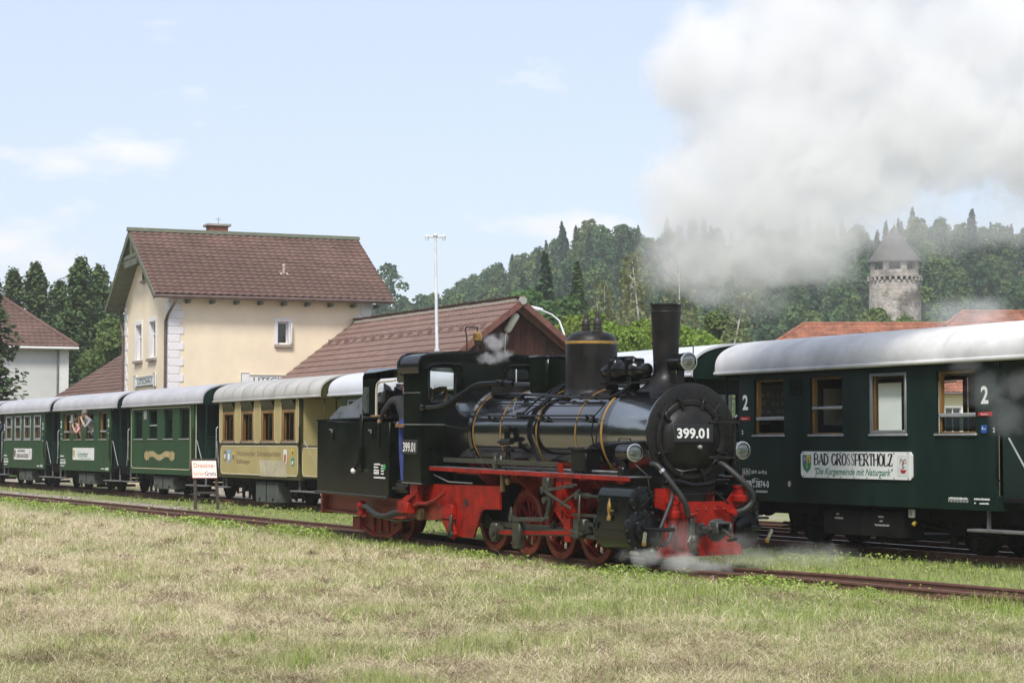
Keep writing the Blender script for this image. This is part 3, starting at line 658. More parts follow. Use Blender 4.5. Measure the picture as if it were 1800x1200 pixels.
# ---------------------------------------------------------------- carriages on the second track
ROOFG = mat('roof_grey', (.43, .43, .45), .55, 0, .10, 1.1, bump=.08, bscale=9, stretch=(1, 1.6, 1), spec=.3)
ROOFR = mat('roof_stained', (.62, .62, .62), .65, 0, .17, 1.1, bump=.1, bscale=8, spec=.3)
ROOFW = mat('roof_white', (.58, .60, .64), .5, 0, .05, 1., spec=.3)
CARG = mat('carriage_green', (.017, .060, .024), .38, 0, .17, 1.3, stretch=(1.6, 1, .4), bump=.05, bscale=3, spec=.22)
CARD = mat('carriage_dark_green', (.0078, .0205, .0155), .38, 0, .2, 1.4, stretch=(1.6, 1, .4), bump=.05, bscale=3, spec=.25)
OLIVE = mat('carriage_olive', (.055, .052, .018), .42, 0, .12, 2, spec=.2)
CARY = mat('carriage_cream', (.42, .345, .155), .42, 0, .07, 1.5, spec=.2)
CARL = mat('pale_line', (.60, .54, .36), .5, 0, .05, 5)
OCHRE = mat('ochre_wood', (.22, .115, .032), .45, 0, .2, 5, stretch=(1, 1, .3))
ALU = mat('alu_rail', (.40, .41, .42), .4, .4, .12, 8)
INTER = mat('interior_panel', (.60, .53, .37), .6, 0, .1, 3); INTD = mat('interior_dark', (.06, .05, .035), .7, 0, .2, 3); SEATM = mat('seat_brown', (.12, .06, .03), .6, 0, .2, 4)
PANE = glass('carriage_glass', (.86, .89, .88), .04, .02); PANED = glass('carriage_glass_dark', (.22, .27, .23), .16, .02)
REDSG = mat('red_sign', (.42, .02, .02), .45, 0, .08, 5); BLUESG = mat('blue_sign', (.03, .09, .36), .4, 0, .08, 5); YELL = mat('yellow_mark', (.62, .42, .05), .5, 0, .08, 5); LGREEN = mat('green_ink', (.03, .22, .13), .5, 0, .1, 5); LBLUE = mat('pale_blue', (.25, .42, .62), .5, 0, .1, 5); BLKINK = mat('black_ink', (.012, .012, .014), .5, 0, .1, 5)
BATT = mat('battery_box', (.075, .085, .078), .55, 0, .25, 4, bump=.1)
def roof_profile(hw=1.2, z0=2.68, h=.56, n=14):
    return [(hw * math.sin(a), z0 + h * math.cos(a) ** .62 if abs(math.cos(a)) > 1e-6 else z0) for a in np.linspace(-math.pi / 2, math.pi / 2, 2 * n + 1)]
RP = roof_profile()
def wheel_mesh():
    a = MB().lathe([(.10, -.06), (.10, .02), (.30, .045), (.345, .05), (.37, .045), (.375, -.05), (.405, -.06), (.405, -.085), (.33, -.085), (.30, -.05), (.1, -.04)], (0, 0, 0), (0, -1, 0), 28)
    return a.mesh('wheel', [UNDER])
WHM = wheel_mesh()
AXB = MB().box(-.10, .10, -.16, .0, -.12, .14, b=.02).box(-.30, -.24, -.1, -.06, -.28, .30, b=.01).box(.24, .30, -.1, -.06, -.28, .30, b=.01).box(-.42, .42, -.12, -.04, .26, .31, b=.01).prism([(-.42, .28), (-.24, -.30), (-.16, -.30), (-.16, .28)], (0, -.09, 0), X, Z, Y * .03).prism([(.42, .28), (.24, -.30), (.16, -.30), (.16, .28)], (0, -.09, 0), X, Z, Y * .03).mesh('axle_box', [UNDER])
def window(parent, x, w, z0, z1, side, kind, fm, cap=ALU):
    """window in the carriage side at local x..x+w; side -1 near, +1 far"""
    y = 1.1 * side; n = V(0, side, 0); t = .055
    f = MB(); t = .035
    for a in ((x, x + t, z0, z1), (x + w - t, x + w, z0, z1), (x + t, x + w - t, z1 - t, z1), (x + t, x + w - t, z0, z0 + t * .6)):
        f.box(a[0], a[1], y - side * .125, y - side * .048, a[2], a[3], b=.006)
    F = f.build('window', fm, parent)
    MB().box(x - .03, x + w + .03, y - side * .03, y + side * .03, z0 - .035, z0 - .003, b=.006).build('sill', cap, F)
    def pane(a, b, m=PANE): MB().box(x + t, x + w - t, y - side * .085, y - side * .073, a, b).build('pane', m, F)
    def rail(z, h=.055): MB().box(x + .02, x + w - .02, y - side * .10, y - side * .02, z, z + h, b=.01).build('rail', cap, F)
    if kind == 'open': return F
    if kind == 'half': pane(z0 + .03, z0 + .23, PANED); rail(z0 + .22)
    elif kind == 'mid': pane(z0 + .03, z0 + .38); rail(z0 + .37, .045)
    elif kind == 'closed':
        r = MB(); g = .035
        for a in ((x - .01, x + g, z0, z1 + .01), (x + w - g, x + w + .01, z0, z1 + .01), (x + g, x + w - g, z1 - g, z1 + .01), (x + g, x + w - g, z0, z0 + .05)): r.box(a[0], a[1], y - side * .03, y + side * .014, a[2], a[3], b=.008)
        r.build('rail', mat('dull_alu', (.23, .235, .24), .45, .3), F); pane(z0, z1)
    elif kind == 'dark': pane(z0, z1, PANED)
    elif kind == 'split':
        r = MB(); g = .045
        for a in ((x - .02, x + g, z0, z1 + .02), (x + w - g, x + w + .02, z0, z1 + .02), (x + g, x + w - g, z1 - g, z1 + .02), (x + g, x + w - g, z0, z0 + .05), (x + g, x + w - g, z0 + .43, z0 + .50)): r.box(a[0], a[1], y - side * .03, y + side * .018, a[2], a[3], b=.015)
        r.build('rail', cap, F); pane(z0, z1, PANED)
    return F
def carriage(xc, label, body, trim, roofm, kinds, wx, z0=1.69, z1=2.55, ww=.81, r0=-3.58, r1=3.98, b0=-3.02, b1=3.02, fm=None, near_parts=True, seams=False, numbers=True, step=True, batt=(-.95, .85, .22, .58), bmat=None, fx=None):
    fm = fm or OCHRE
    t = thing('passenger_carriage', label, 'railway carriage', (xc, 19.13, 0), 0, 'carriages coupled on the second track')
    holes = [(x - b0, x - b0 + ww, z0 - .65, z1 - .65) for x in wx]
    fx = fx or wx; fholes = [(x - b0, x - b0 + ww, z0 - .65, z1 - .65) for x in fx]
    for s in (-1, 1):
        mb = MB(); wall_holes(mb, (b0, 1.1 * s, .65), X, Z, Y * s, b1 - b0, 2.06, .045, holes if s < 0 else fholes); mb.build('side_wall', body, t)
        mb = MB(); mb.box(b0, b1, (1.1 - .11) * s, (1.1 - .047) * s, .85, z0 - .03); mb.box(b0, b1, (1.1 - .11) * s, (1.1 - .047) * s, z1 + .03, 2.68); mb.build('side_lining', INTER, t)
    for s, x in ((-1, b0), (1, b1)):
        mb = MB(); wall_holes(mb, (x, -1.05, .65), Y, Z, X * s, 2.1, 2.06, .045, [(.70, 1.40, 1.15, 1.80)])
        pr = [(p[0] * .86, p[1] - .02) for p in RP]
        mb.prism([(-1.04, 2.70)] + [p for p in pr if p[1] > 2.72] + [(1.04, 2.70)], (x - .02 * s - .02, 0, 0), Y, Z, X * .04)
        e = mb.build('end_wall', trim, t)
        MB().box(x - .03, x + .03, -.36, .36, .75, 1.72, b=.01).build('door', trim, e)
        xi = x - s * .03; q = MB()
        for a in ((-.99, -.42, .86, 2.66), (.42, .99, .86, 2.66), (-.42, .42, .86, 1.78), (-.42, .42, 2.48, 2.66)): q.box(xi - .008, xi + .008, *a)
        q.build('end_lining', INTER, e)
        g = MB()
        for a in ((-.40, -.34, 1.8, 2.45), (.34, .40, 1.8, 2.45), (-.34, .34, 2.39, 2.45), (-.34, .34, 1.8, 1.85)): g.box(x - .035, x + .035, a[0], a[1], a[2], a[3], b=.01)
        g.build('door_frame', trim, e); MB().box(x - .006, x + .006, -.34, .34, 1.85, 2.4).build('door_pane', PANE, e)
    MB().box(b0 + .05, b1 - .05, -.99, .99, .78, .86).build('floor', INTD, t)
    MB().box(b0 + .06, b1 - .06, -1.0, 1.0, 2.665, 2.70).build('ceiling', INTER, t)
    for k in range(4):
        x = b0 + .75 + k * 1.5
        for s in (-1, 1): MB().box(x - .04, x + .04, s * .32, s * .98, .88, 1.60, b=.02).box(x - .38, x + .38, s * .32, s * .98, 1.18, 1.27, b=.03).build('bench_seat', SEATM, t)
    # roof shell
    k = len(RP); ins = [(p[0] * .975, p[1] - .035) for p in RP]; vs = []; fs = []
    for x in (r0, r1): vs += [(x, *p) for p in RP] + [(x, *p) for p in ins]
    q = 2 * k
    for i in range(k - 1): fs += [(i, i + 1, q + i + 1, q + i), (k + i + 1, k + i, q + k + i, q + k + i + 1), (i, k + i, k + i + 1, i + 1), (q + i + 1, q + k + i + 1, q + k + i, q + i)]
    fs += [(0, q, q + k, k), (k - 1, 2 * k - 1, q + 2 * k - 1, q + k - 1)]
    R_ = MB().add(vs, fs).build('roof', roofm, t, 50)
    MB().box(r0, r1, -1.235, -1.195, 2.655, 2.705, b=.012).box(r0, r1, 1.195, 1.235, 2.655, 2.705, b=.012).build('roof_moulding', roofm, R_)
    if seams or True:
        n = 10 if seams else 4; w = .012 if seams else .006
        for i in range(1, n):
            x = r0 + (r1 - r0) * i / n; vs = []; fs = []
            for xx in (x - w, x + w): vs += [(xx, p[0] * 1.004, p[1] + .012 if seams else p[1] + .004) for p in RP]
            for j in range(k - 1): fs.append((j, j + 1, k + j + 1, k + j))
            MB().add(vs, fs).build('roof_seam', mat('seam_grey', (.26, .26, .26), .7) if seams else roofm, R_)
    for s, x in ((-1, r0), (1, r1)):
        pr = [(p[0] * .96, p[1] - .045) for p in RP]
        MB().prism([(-1.15, 2.62)] + [p for p in pr if p[1] > 2.66] + [(1.15, 2.62)], (x - .05 if s > 0 else x + .02, 0, 0), Y, Z, X * .03).build('roof_end', trim, t)
    # open end platforms
    for s, xb, xr in ((-1, b0, r0), (1, b1, r1)):
        xe = xr - .1 * s
        MB().box(xb, xe, -1.02, 1.02, .76, .83, b=.01).box(xe - .05, xe + .05, -1.02, 1.02, .58, .84, b=.01).build('platform', UNDER, t)
        p = MB()
        for y in (-1.03, 1.03): p.tube([(xe, y, .8), (xe, y, 2.66)], .025, 6)
        for z in (1.28, 1.72): p.tube([(xe, -1.03, z), (xe, -.45, z)], .018, 6); p.tube([(xe, .45, z), (xe, 1.03, z)], .018, 6)
        p.build('platform_railing', trim, t)
        for y in (-1.0, .42): MB().box(xe - .012, xe + .012, y, y + .58, .84, 1.66).build('railing_panel', trim, t)
        MB().tube([(xb + .06 * s, -1.11, 2.0), (xb + .06 * s, -1.15, 1.95), (xb + .06 * s, -1.15, 1.1), (xb + .06 * s, -1.11, 1.05)], .014, 6).build('grab_rail', ALU if s < 0 else UNDER, t)
        MB().tube([(xb + .22 * s, -1.08, 1.62), (xe - .05 * s, -1.08, .86)], .013, 6).build('tie_rod', ALU, t)
        if step:
            m = MB().box(xb - .55 * s, xe + .1 * s, -1.16, -.92, .36, .40, b=.01)
            for x in (xb - .3 * s, xe - .15 * s): m.box(x - .02, x + .02, -1.0, -.96, .38, .78)
            m.build('footstep', mat('step_grey', (.13, .13, .13), .6, 0, .2, 6), t)
        c = MB(); c.cyl((xe, 0, .53), (xe + .28 * s, 0, .53), .06, n=10); c.lathe([(.05, 0), (.17, .05), (.18, .1), (.1, .12)], (xe + .24 * s, 0, .53), X * s, 14); c.build('coupler', UNDER, t)
    u = MB()
    for s in (-1, 1): u.box(b0 - .1, b1 + .1, s * .70, s * .80, .46, .66)
    for x in (-2.6, -1.3, 0, 1.3, 2.6): u.box(x - .05, x + .05, -.85, .85, .46, .64)
    u.tube([(-2.6, -.55, .30), (2.6, -.55, .30)], .02, 6).tube([(-2.4, -.72, .24), (-.9, -.72, .40), (.9, -.72, .40), (2.4, -.72, .24)], .018, 6).cyl((-.5, .2, .40), (.5, .2, .40), .16, n=12).box(-.2, .2, -.6, .6, .12, .2); u.build('underframe', UNDER, t)
    for x in (-1.9, 1.9):
        for s in (-1, 1):
            w = link('wheel', WHM, t, (x, s * .41, .375)); w.rotation_euler[2] = 0 if s < 0 else math.pi
            a = link('axle_box', AXB, t, (x, s * .62, .40)); a.rotation_euler[2] = 0 if s < 0 else math.pi
        b = MB(); b.cyl((x, -.4, .375), (x, .4, .375), .06, n=10)
        for dx in (-.46, .46): b.box(x + dx - .04, x + dx + .04, -.47, -.35, .18, .58, b=.01).box(x + dx - .04, x + dx + .04, .35, .47, .18, .58, b=.01)
        b.build('axle', UNDER, t)
    bb = MB().box(batt[0], batt[1], -1.0, -.6, batt[2], batt[3], b=.012).build('battery_box', bmat or BATT, t)
    m = MB(); c = (batt[0] + batt[1]) / 2
    m.box(c - .012, c + .012, -1.012, -.99, batt[2] + .02, batt[3]); m.box(batt[0] + .05, batt[1] - .05, -1.01, -.99, batt[3] - .05, batt[3] - .03)
    for x in (batt[0] + .3, batt[1] - .3): m.box(x - .03, x + .03, -1.02, -.99, batt[2] + .05, batt[2] + .11)
    m.build('box_door', UNDER, bb)
    for i, x in enumerate(wx):
        window(t, x, ww, z0, z1, -1, kinds[i], fm); window(t, fx[i], ww, z0, z1, 1, 'open' if kinds[i] in ('half', 'mid', 'closed') else 'dark', fm)
    return t
def lettering(t, rows, name='lettering', m=WHITE, y=-1.107):
    mb = MB()
    for r in rows: put_text(mb, r[0], (r[1], y, r[2]), X, Z, r[3], r[4] if len(r) > 4 else None, r[5] if len(r) > 5 else .008, r[6] if len(r) > 6 else 0)
    return mb.build(name, m, t)
def plate(t, name, poly, x, z, m, y=-1.104, th=.012):
    return MB().prism(poly, (x, y, z), X, Z, Y * -th).build(name, m, t)
def rect(w, h, c=0): return [(0, c), (c, 0), (w - c, 0), (w, c), (w, h - c), (w - c, h), (c, h), (0, h - c)] if c else [(0, 0), (w, 0), (w, h), (0, h)]
def shield(w, h): return [(0, h), (0, h * .45), (w * .12, h * .2), (w * .5, 0), (w * .88, h * .2), (w, h * .45), (w, h)]
def tally(t, rows, m=WHITE, y=-1.106, name='stencil_marks', seed=1):
    """rows of small worn stencil marks too small to read"""
    R = random.Random(seed); mb = MB()
    for x0, x1, z, h in rows:
        x = x0
        while x < x1:
            w = R.uniform(.4, .9) * h; mb.box(x, min(x + w, x1), y, y + .003, z, z + h * R.uniform(.7, 1)); x += w + h * .35
    return mb.build(name, m, t)
WX = [-2.62, -1.17, .29, 1.76]
# serif capitals and a handwriting face drawn with strokes, for the name board
SER = {'B': 'S0,0,0,1;C0,1,.62,.5;C0,.53,.7,0', 'A': 'T.05,0,.42,1;S.42,1,.8,0;T.18,.34,.64,.34', 'D': 'S.05,0,.05,1;E', 'G': 'O;S.78,.42,.78,.05', 'R': 'S0,0,0,1;C0,1,.62,.5;S.3,.5,.72,0', 'O': 'O', 'S': 'Z', 'P': 'S0,0,0,1;C0,1,.66,.45', 'E': 'S0,0,0,1;T0,1,.58,1;T0,.52,.45,.52;T0,0,.62,0', 'T': 'S.34,0,.34,1;T0,1,.68,1', 'H': 'S0,0,0,1;S.66,0,.66,1;T0,.52,.66,.52', 'L': 'S0,0,0,1;T0,0,.58,0', 'Z': 'T0,1,.6,1;S.58,1,.04,0;T0,0,.62,0'}
SW = {'O': .82, 'G': .86, 'D': .82, 'A': .84, 'S': .6, 'L': .6, 'E': .64, 'T': .7, 'H': .7, 'B': .7, 'R': .76, 'P': .66, 'Z': .64, ' ': .34}
def serif(mb, s, x, z, h, w, y, m=0):
    tot = sum(SW[c] + .14 for c in s); k = w / tot / h * h; sx = w / tot
    thick, thin = .20, .075
    def stroke(pts, ws):
        for i in range(len(pts) - 1):
            (xa, za), (xb, zb) = pts[i], pts[i + 1]; dx, dz = (xb - xa) * sx, (zb - za) * h; l = math.hypot(dx, dz)
            if l < 1e-6: continue
            nx_, nz_ = -dz / l, dx / l; a = ws[i] * h / 2; b = ws[i + 1] * h / 2
            mb.add([(x + xa * sx + nx_ * a, y, z + za * h + nz_ * a), (x + xa * sx - nx_ * a, y, z + za * h - nz_ * a), (x + xb * sx - nx_ * b, y, z + zb * h - nz_ * b), (x + xb * sx + nx_ * b, y, z + zb * h + nz_ * b)], [(0, 1, 2, 3)], m)
    def bar(cx, cz): stroke([(cx - .13, cz), (cx + .13, cz)], [thin, thin])
    for c in s:
        for p in (SER.get(c, '').split(';') if c != ' ' else []):
            k0 = p[0]; a = [float(q) for q in p[1:].split(',')] if len(p) > 1 else []
            if k0 in 'ST':
                wd = thick if k0 == 'S' else thin; stroke([(a[0], a[1]), (a[2], a[3])], [wd, wd])
                if k0 == 'S' and c not in 'ZA' or (c == 'A' and a[1] == 0) or (c == 'A' and a[3] == 0):
                    for q in ((a[0], a[1]), (a[2], a[3])):
                        if q[1] in (0, 1) and not (c == 'A' and q[1] == 1): bar(q[0], q[1] * .96 + .02)
                elif k0 == 'T' and c in 'ETLZ' and a[1] in (0, 1):
                    e = a[2]; stroke([(e, a[1]), (e, a[1] + (.2 if a[1] == 0 else -.2))], [thin, thin * 1.6])
                    if c in 'TZ': stroke([(a[0], a[1]), (a[0], a[1] + (.2 if a[1] == 0 else -.2))], [thin, thin * 1.6])
            elif k0 == 'C':
                x0_, t0, x1_, b0_ = a; ps = [(x0_, t0)] + [(x0_ + (x1_ - x0_) * (.45 + .55 * math.sin(q)), (t0 + b0_) / 2 + (t0 - b0_) / 2 * math.cos(q)) for q in np.linspace(.15, math.pi - .15, 9)] + [(x0_, b0_)]
                stroke(ps, [thin, thin, .07, .1, thick, thick, thick, .1, .07, thin, thin])
            elif k0 in 'OE':
                q0, q1 = (0, 2 * math.pi) if c == 'O' else (-.6 - math.pi * 1.5 + math.pi, math.pi * .42) if c == 'G' else (-math.pi / 2, math.pi / 2)
                if c == 'G': q0, q1 = math.radians(40), math.radians(335)
                cx = .4 if k0 == 'O' else .05; rx = .37 if k0 == 'O' else .68
                ps = [(cx + rx * math.cos(q), .5 + .5 * math.sin(q)) for q in np.linspace(q0, q1, 21)]
                stroke(ps, [thin + (thick - thin) * abs(math.cos(q)) for q in np.linspace(q0, q1, 21)])
            elif k0 == 'Z':
                ps = [(.46, .78), (.44, .95), (.25, 1), (.07, .88), (.06, .70), (.2, .56), (.36, .44), (.48, .28), (.42, .06), (.24, 0), (.06, .08), (.03, .26)]
                stroke(ps, [.05, .05, .05, .08, .1, .12, .12, .11, .08, .05, .05, .05])
        x += (SW[c] + .14) * sx
# ---- right hand carriage with the Bad Grosspertholz board
cr_ = carriage(-23.52, 'dark green carriage wearing the BAD GROSSPERTHOLZ board, right of the engine', CARD, CARD, ROOFR, ['half', 'mid', 'closed', 'half'], [-2.62, -1.14, .34, 1.8], batt=(-.95, .92, .2, .57), bmat=UNDER, fx=[-2.32, -.86, .34, 1.8])
R0 = 23.52
bd = plate(cr_, 'name_board', rect(2.64, .395, .045), -1.34, 1.035, SIGNW, th=.02)
mb = MB(); serif(mb, 'BAD GROSSPERTHOLZ', -.99, 1.232, .165, 1.87, -1.128); mb.build('board_lettering', BLKINK, bd)
mb = MB(); put_text(mb, '"Die Kurgemeinde mit Naturpark"', (-.99, -1.128, 1.088), X, Z, .10, 1.87, .006, .38); mb.build('board_script', LGREEN, bd)
c = MB(); c.prism(shield(.21, .27), (-1.29, -1.125, 1.11), X, Z, Y * -.005, 0); c.prism([(.11, .27), (.11, .06), (.17, .12), (.195, .15), (.195, .26)], (-1.29, -1.131, 1.11), X, Z, Y * -.003, 1); c.prism([(.02, .26), (.02, .15), (.10, .15), (.10, .26)], (-1.29, -1.131, 1.11), X, Z, Y * -.003, 2)
c.prism([(.13, .09), (.155, .25), (.18, .12)], (-1.29, -1.135, 1.11), X, Z, Y * -.002, 0); c.prism([(.045, .16), (.06, .2), (.035, .205), (.06, .215), (.065, .245), (.075, .215), (.095, .2), (.07, .19)], (-1.29, -1.135, 1.11), X, Z, Y * -.002, 1); c.build('municipal_crest', [LGREEN, YELL, mat('crest_blue', (.12, .17, .42), .5)], bd)
c = MB(); c.prism(rect(.27, .30), (.97, -1.123, 1.085), X, Z, Y * -.004, 0); c.prism([(.07, .09), (.10, .045), (.17, .045), (.21, .09)], (.97, -1.128, 1.085), X, Z, Y * -.003, 1)
c.tube([V(1.08, -1.13, 1.19), V(1.13, -1.13, 1.22), V(1.08, -1.13, 1.25), V(1.14, -1.13, 1.28), V(1.10, -1.13, 1.30)], .007, 5, 2)
for s in (-1, 1): c.tube([V(1.105, -1.13, 1.24), V(1.105 + s * .02, -1.13, 1.32), V(1.105 + s * .05, -1.13, 1.33), V(1.105 + s * .07, -1.13, 1.27)], .006, 5, 2)
c.build('spa_emblem', [mat('emblem_paper', (.62, .63, .62), .5), REDSG, mat('emblem_line', (.28, .16, .15), .5)], bd)
b = MB()
for i in range(9): b.cyl((-1.27 + i * .31, -1.124, 1.41), (-1.27 + i * .31, -1.132, 1.41), .010, n=8); b.cyl((-1.27 + i * .31, -1.124, 1.055), (-1.27 + i * .31, -1.132, 1.055), .010, n=8)
b.build('board_screw', GREYST, bd)
lettering(cr_, [('2', -2.92, 2.09, .225, .15, .03), ('2', 2.73, 2.09, .225, .15, .03), ('2', -2.95, 1.70, .06, .04, .02), ('2', 2.96, 1.70, .06, .04, .02)], 'class_number')
for x in (-2.98, 2.68):
    p = plate(cr_, 'smoking_sign', rect(.27, .055), x, 1.918, REDSG); mb = MB(); put_text(mb, 'Raucher', (x + .06, -1.119, 1.93), X, Z, .03, .15, .006); mb.build('sign_lettering', WHITE, p)
p = plate(cr_, 'blue_pictogram', rect(.11, .105, .012), 2.735, 1.69, BLUESG); MB().box(2.75, 2.83, -1.119, -1.115, 1.738, 1.747).box(2.762, 2.775, -1.119, -1.115, 1.755, 1.775).build('pictogram_mark', WHITE, p)
lettering(cr_, [('6,9t', -2.90, 1.075, .055, .14, .01), ('28 Pl  Ar-P3.d.', -2.69, 1.075, .052, .43, .012), ('- 8,0 m -', -2.66, .985, .026, .2, .0), ('ÖBB', -2.94, .865, .10, .26, .016), ('B', -2.67, .935, .055, .05, .012), ('i', -2.61, .935, .055, .02, .012), ('s', -2.645, .86, .045, .04, .012), ('3874-0', -2.57, .865, .10, .36, .016), ('NÖ-Nostalgie', -2.92, .78, .034, .32, .006)], 'stencil_lettering')
fr = MB()
for a in ((-2.93, -2.925, 1.055, 1.15), (-2.735, -2.73, 1.055, 1.15), (-2.93, -2.73, 1.055, 1.06), (-2.93, -2.73, 1.145, 1.15)): fr.box(a[0], a[1], -1.108, -1.103, a[2], a[3])
fr.box(-2.67, -2.62, -1.108, -1.103, .925, .93); fr.build('stencil_frame', WHITE, cr_)
tally(cr_, [(-2.57, -2.24, .802, .012), (-2.57, -2.26, .782, .012), (2.05, 2.44, .79, .03), (2.57, 2.88, .79, .028), (2.57, 2.60, .74, .022), (2.68, 2.86, .735, .026)], seed=4)
rb = MB().box(2.03, 2.46, -1.108, -1.104, .777, .780)
for i in range(14): rb.box(2.05 + i * .03, 2.053 + i * .03, -1.108, -1.104, .75, .777)
rb.build('stencil_scale', WHITE, cr_)
v = MB(); v.box(-1.66, -1.34, -1.115, -1.1, 2.29, 2.54, b=.004)
VN = v.build('vent_grille', UNDER, cr_); v = MB()
for i in range(9): v.obox((-1.5, -1.121, 2.31 + i * .026), (X, V(0, -1, -.6), V(0, -.6, 1)), (.15, .012, .003))
v.build('louvre', CARD, VN)
p = plate(cr_, 'round_patch', [(.035 * math.cos(a), .045 * math.sin(a)) for a in np.linspace(0, math.tau, 13)[:-1]], -1.66, .93, mat('bare_patch', (.5, .4, .33), .6))
p = MB().box(1.02, 1.14, -.98, -.94, .50, .62, b=.01).build('hose_marker', SIGNW, cr_); mb = MB(); put_text(mb, '0', (1.055, -.985, .53), X, Z, .07, .05, .01); mb.build('marker_lettering', BLKINK, p)
MB().cyl((1.13, -.94, .44), (1.13, -.98, .40), .028, n=10).build('brake_cock', YELL, cr_)
tally(cr_, [(-.62, -.55, .49, .03), (-.66, -.46, .43, .035), (.38, .50, .48, .03), (.41, .47, .42, .03), (.3, .62, .36, .03)], mat('faded_white', (.34, .34, .33), .6), -1.006, 'box_marks', 9)
# seen through its windows: a framed map and a notice on the end wall
pm = MB().box(-2.965, -2.945, -.86, -.20, 1.72, 2.50, b=.008).build('route_map', mat('map_frame', (.06, .07, .06), .4), cr_); mb = MB()
for i in range(6):
    for j in range(5): mb.box(-2.944, -2.94, -.82 + i * .095, -.82 + i * .095 + random.uniform(.04, .085), 1.77 + j * .13, 1.77 + j * .13 + random.uniform(.05, .11), random.choice((0, 0, 1, 1, 2)))
mb.build('map_panel', [mat('map_ochre', (.22, .19, .12), .5), mat('map_grey', (.17, .18, .16), .5), mat('map_blue', (.04, .07, .12), .5)], pm)
MB().box(-2.965, -2.945, .50, .94, 1.85, 2.45, b=.01).build('notice_frame', mat('notice', (.52, .50, .40), .5), cr_)
# ---- two carriages hidden behind the engine, then the buffet car
carriage(-31.78, 'green carriage half hidden behind the chimney of the engine', CARD, CARD, ROOFW, ['closed'] * 4, WX)
carriage(-39.92, 'carriage with clean white roof behind the cab, next to the cream car', CARG, CARG, ROOFW, ['closed'] * 4, WX)
EX = -48.44
ce = carriage(EX, 'cream and olive buffet carriage with tall ochre windows, behind the tender', OLIVE, OLIVE, mat('roof_beige', (.43, .42, .395), .6, 0, .1, 1.2, spec=.3), ['dark'] * 4, [-2.64, -1.19, .29, 1.75], 1.6, 2.34, .87, r0=-3.2, r1=4.4, b1=2.92, seams=True, batt=(-.41, 1.14, .05, .56))
def notched(w, h, c=.09): return [(c, 0), (w - c, 0), (w - c * .3, c * .35), (w, c), (w, h - c), (w - c * .3, h - c * .35), (w - c, h), (c, h), (c * .3, h - c * .35), (0, h - c), (0, c), (c * .3, c * .35)]
def outline(mb, poly, o, u, v, n, w=.016, m=0):
    k = len(poly)
    for i in range(k):
        a = Vector(o) + Vector(u) * poly[i][0] + Vector(v) * poly[i][1]; b = Vector(o) + Vector(u) * poly[(i + 1) % k][0] + Vector(v) * poly[(i + 1) % k][1]
        mb.obox((a + b) / 2, (b - a, Vector(n), (b - a).cross(Vector(n))), ((b - a).length / 2 + w * .4, .003, w / 2), m)
lp_ = plate(ce, 'lower_panel', notched(5.62, .73), -2.80, .75, CARY)
mb = MB(); outline(mb, notched(5.62, .73), (-2.80, -1.118, .75), X, Z, Y, .03); mb.build('panel_line', CARL, lp_)
for x0, x1 in ((-2.92, -2.70), (-1.70, -1.26), (-.26, .23), (1.22, 1.68), (2.68, 2.86)):
    p = plate(ce, 'pillar_panel', notched(x1 - x0, 1.08, min(.09, (x1 - x0) * .35)), x0, 1.57, CARY); mb = MB(); outline(mb, notched(x1 - x0, 1.08, min(.09, (x1 - x0) * .35)), (x0, -1.118, 1.57), X, Z, Y, .02); mb.build('panel_line', CARL, p)
for x in (-2.64, -1.19, .29, 1.75):
    vt = MB().obox((x + .435, -1.13, 2.53), (X, V(0, 1, .55), V(0, -.55, 1)), (.40, .012, .11), 0, .005).box(x - .01, x + .88, -1.115, -1.09, 2.37, 2.41).build('top_vent', OLIVE, ce)
    f = MB()
    for a in ((x - .02, x + .07, 1.55, 2.38), (x + .80, x + .89, 1.55, 2.38), (x + .07, x + .80, 2.31, 2.38), (x + .07, x + .80, 1.55, 1.63)): f.box(a[0], a[1], -1.125, -1.08, a[2], a[3], b=.01)
    f.build('window_surround', OCHRE, ce)
cu = MB()
for i in range(5): cu.box(-2.52 + i * .15, -2.505 + i * .15, -.99, -.985, 1.62, 2.33)
for j in range(7): cu.box(-2.56, -1.86, -.99, -.985, 1.66 + j * .1, 1.675 + j * .1)
cu.box(-2.56, -1.84, -.975, -.97, 1.6, 2.3); cu.build('lattice_curtain', mat('curtain_white', (.55, .6, .6), .8), ce)
FAD = mat('faded_brown_ink', (.23, .17, .08), .6)
lettering(ce, [('Waldviertler', -1.55, 1.23, .13, 1.42, .01), ('Schmalspurbahn', -.02, 1.23, .13, 1.66, .016), ('Buffetwagen', -1.55, 1.03, .12, 1.0, .012)], 'car_lettering', FAD, -1.119)
for x, z, w, h, m_ in ((-2.55, 1.07, .2, .28, FAD), (-2.30, 1.02, .30, .36, LBLUE), (-1.90, 1.05, .2, .28, YELL), (1.86, .98, .22, .42, SIGNW), (2.36, 1.22, .24, .2, YELL), (2.38, .98, .20, .2, LGREEN)):
    q = plate(ce, 'crest', shield(w, h), x, z, m_, -1.118, .004); MB().prism(shield(w * .5, h * .5), (x + w * .25, -1.123, z + h * .2), X, Z, Y * -.003).build('crest_charge', random.choice((BLUESG, FAD, REDSG, SIGNW)), q)
plate(ce, 'pasted_notice', [(.1, 0), (1.95, .0), (1.85, .40), (0, .42)], .15, .715, mat('faded_paper', (.47, .42, .29), .7), -1.121, .004)
lp2 = MB().box(2.98, 4.25, -1.08, -1.05, .70, 1.50, b=.01).build('platform_panel', OLIVE, ce); mb = MB(); mb.prism(notched(1.1, .68), (3.06, -1.082, .76), X, Z, Y * -.008); mb.build('panel_cream', CARY, lp2); mb = MB(); outline(mb, notched(1.1, .68), (3.06, -1.093, .76), X, Z, Y, .025); mb.build('panel_line', CARL, lp2)
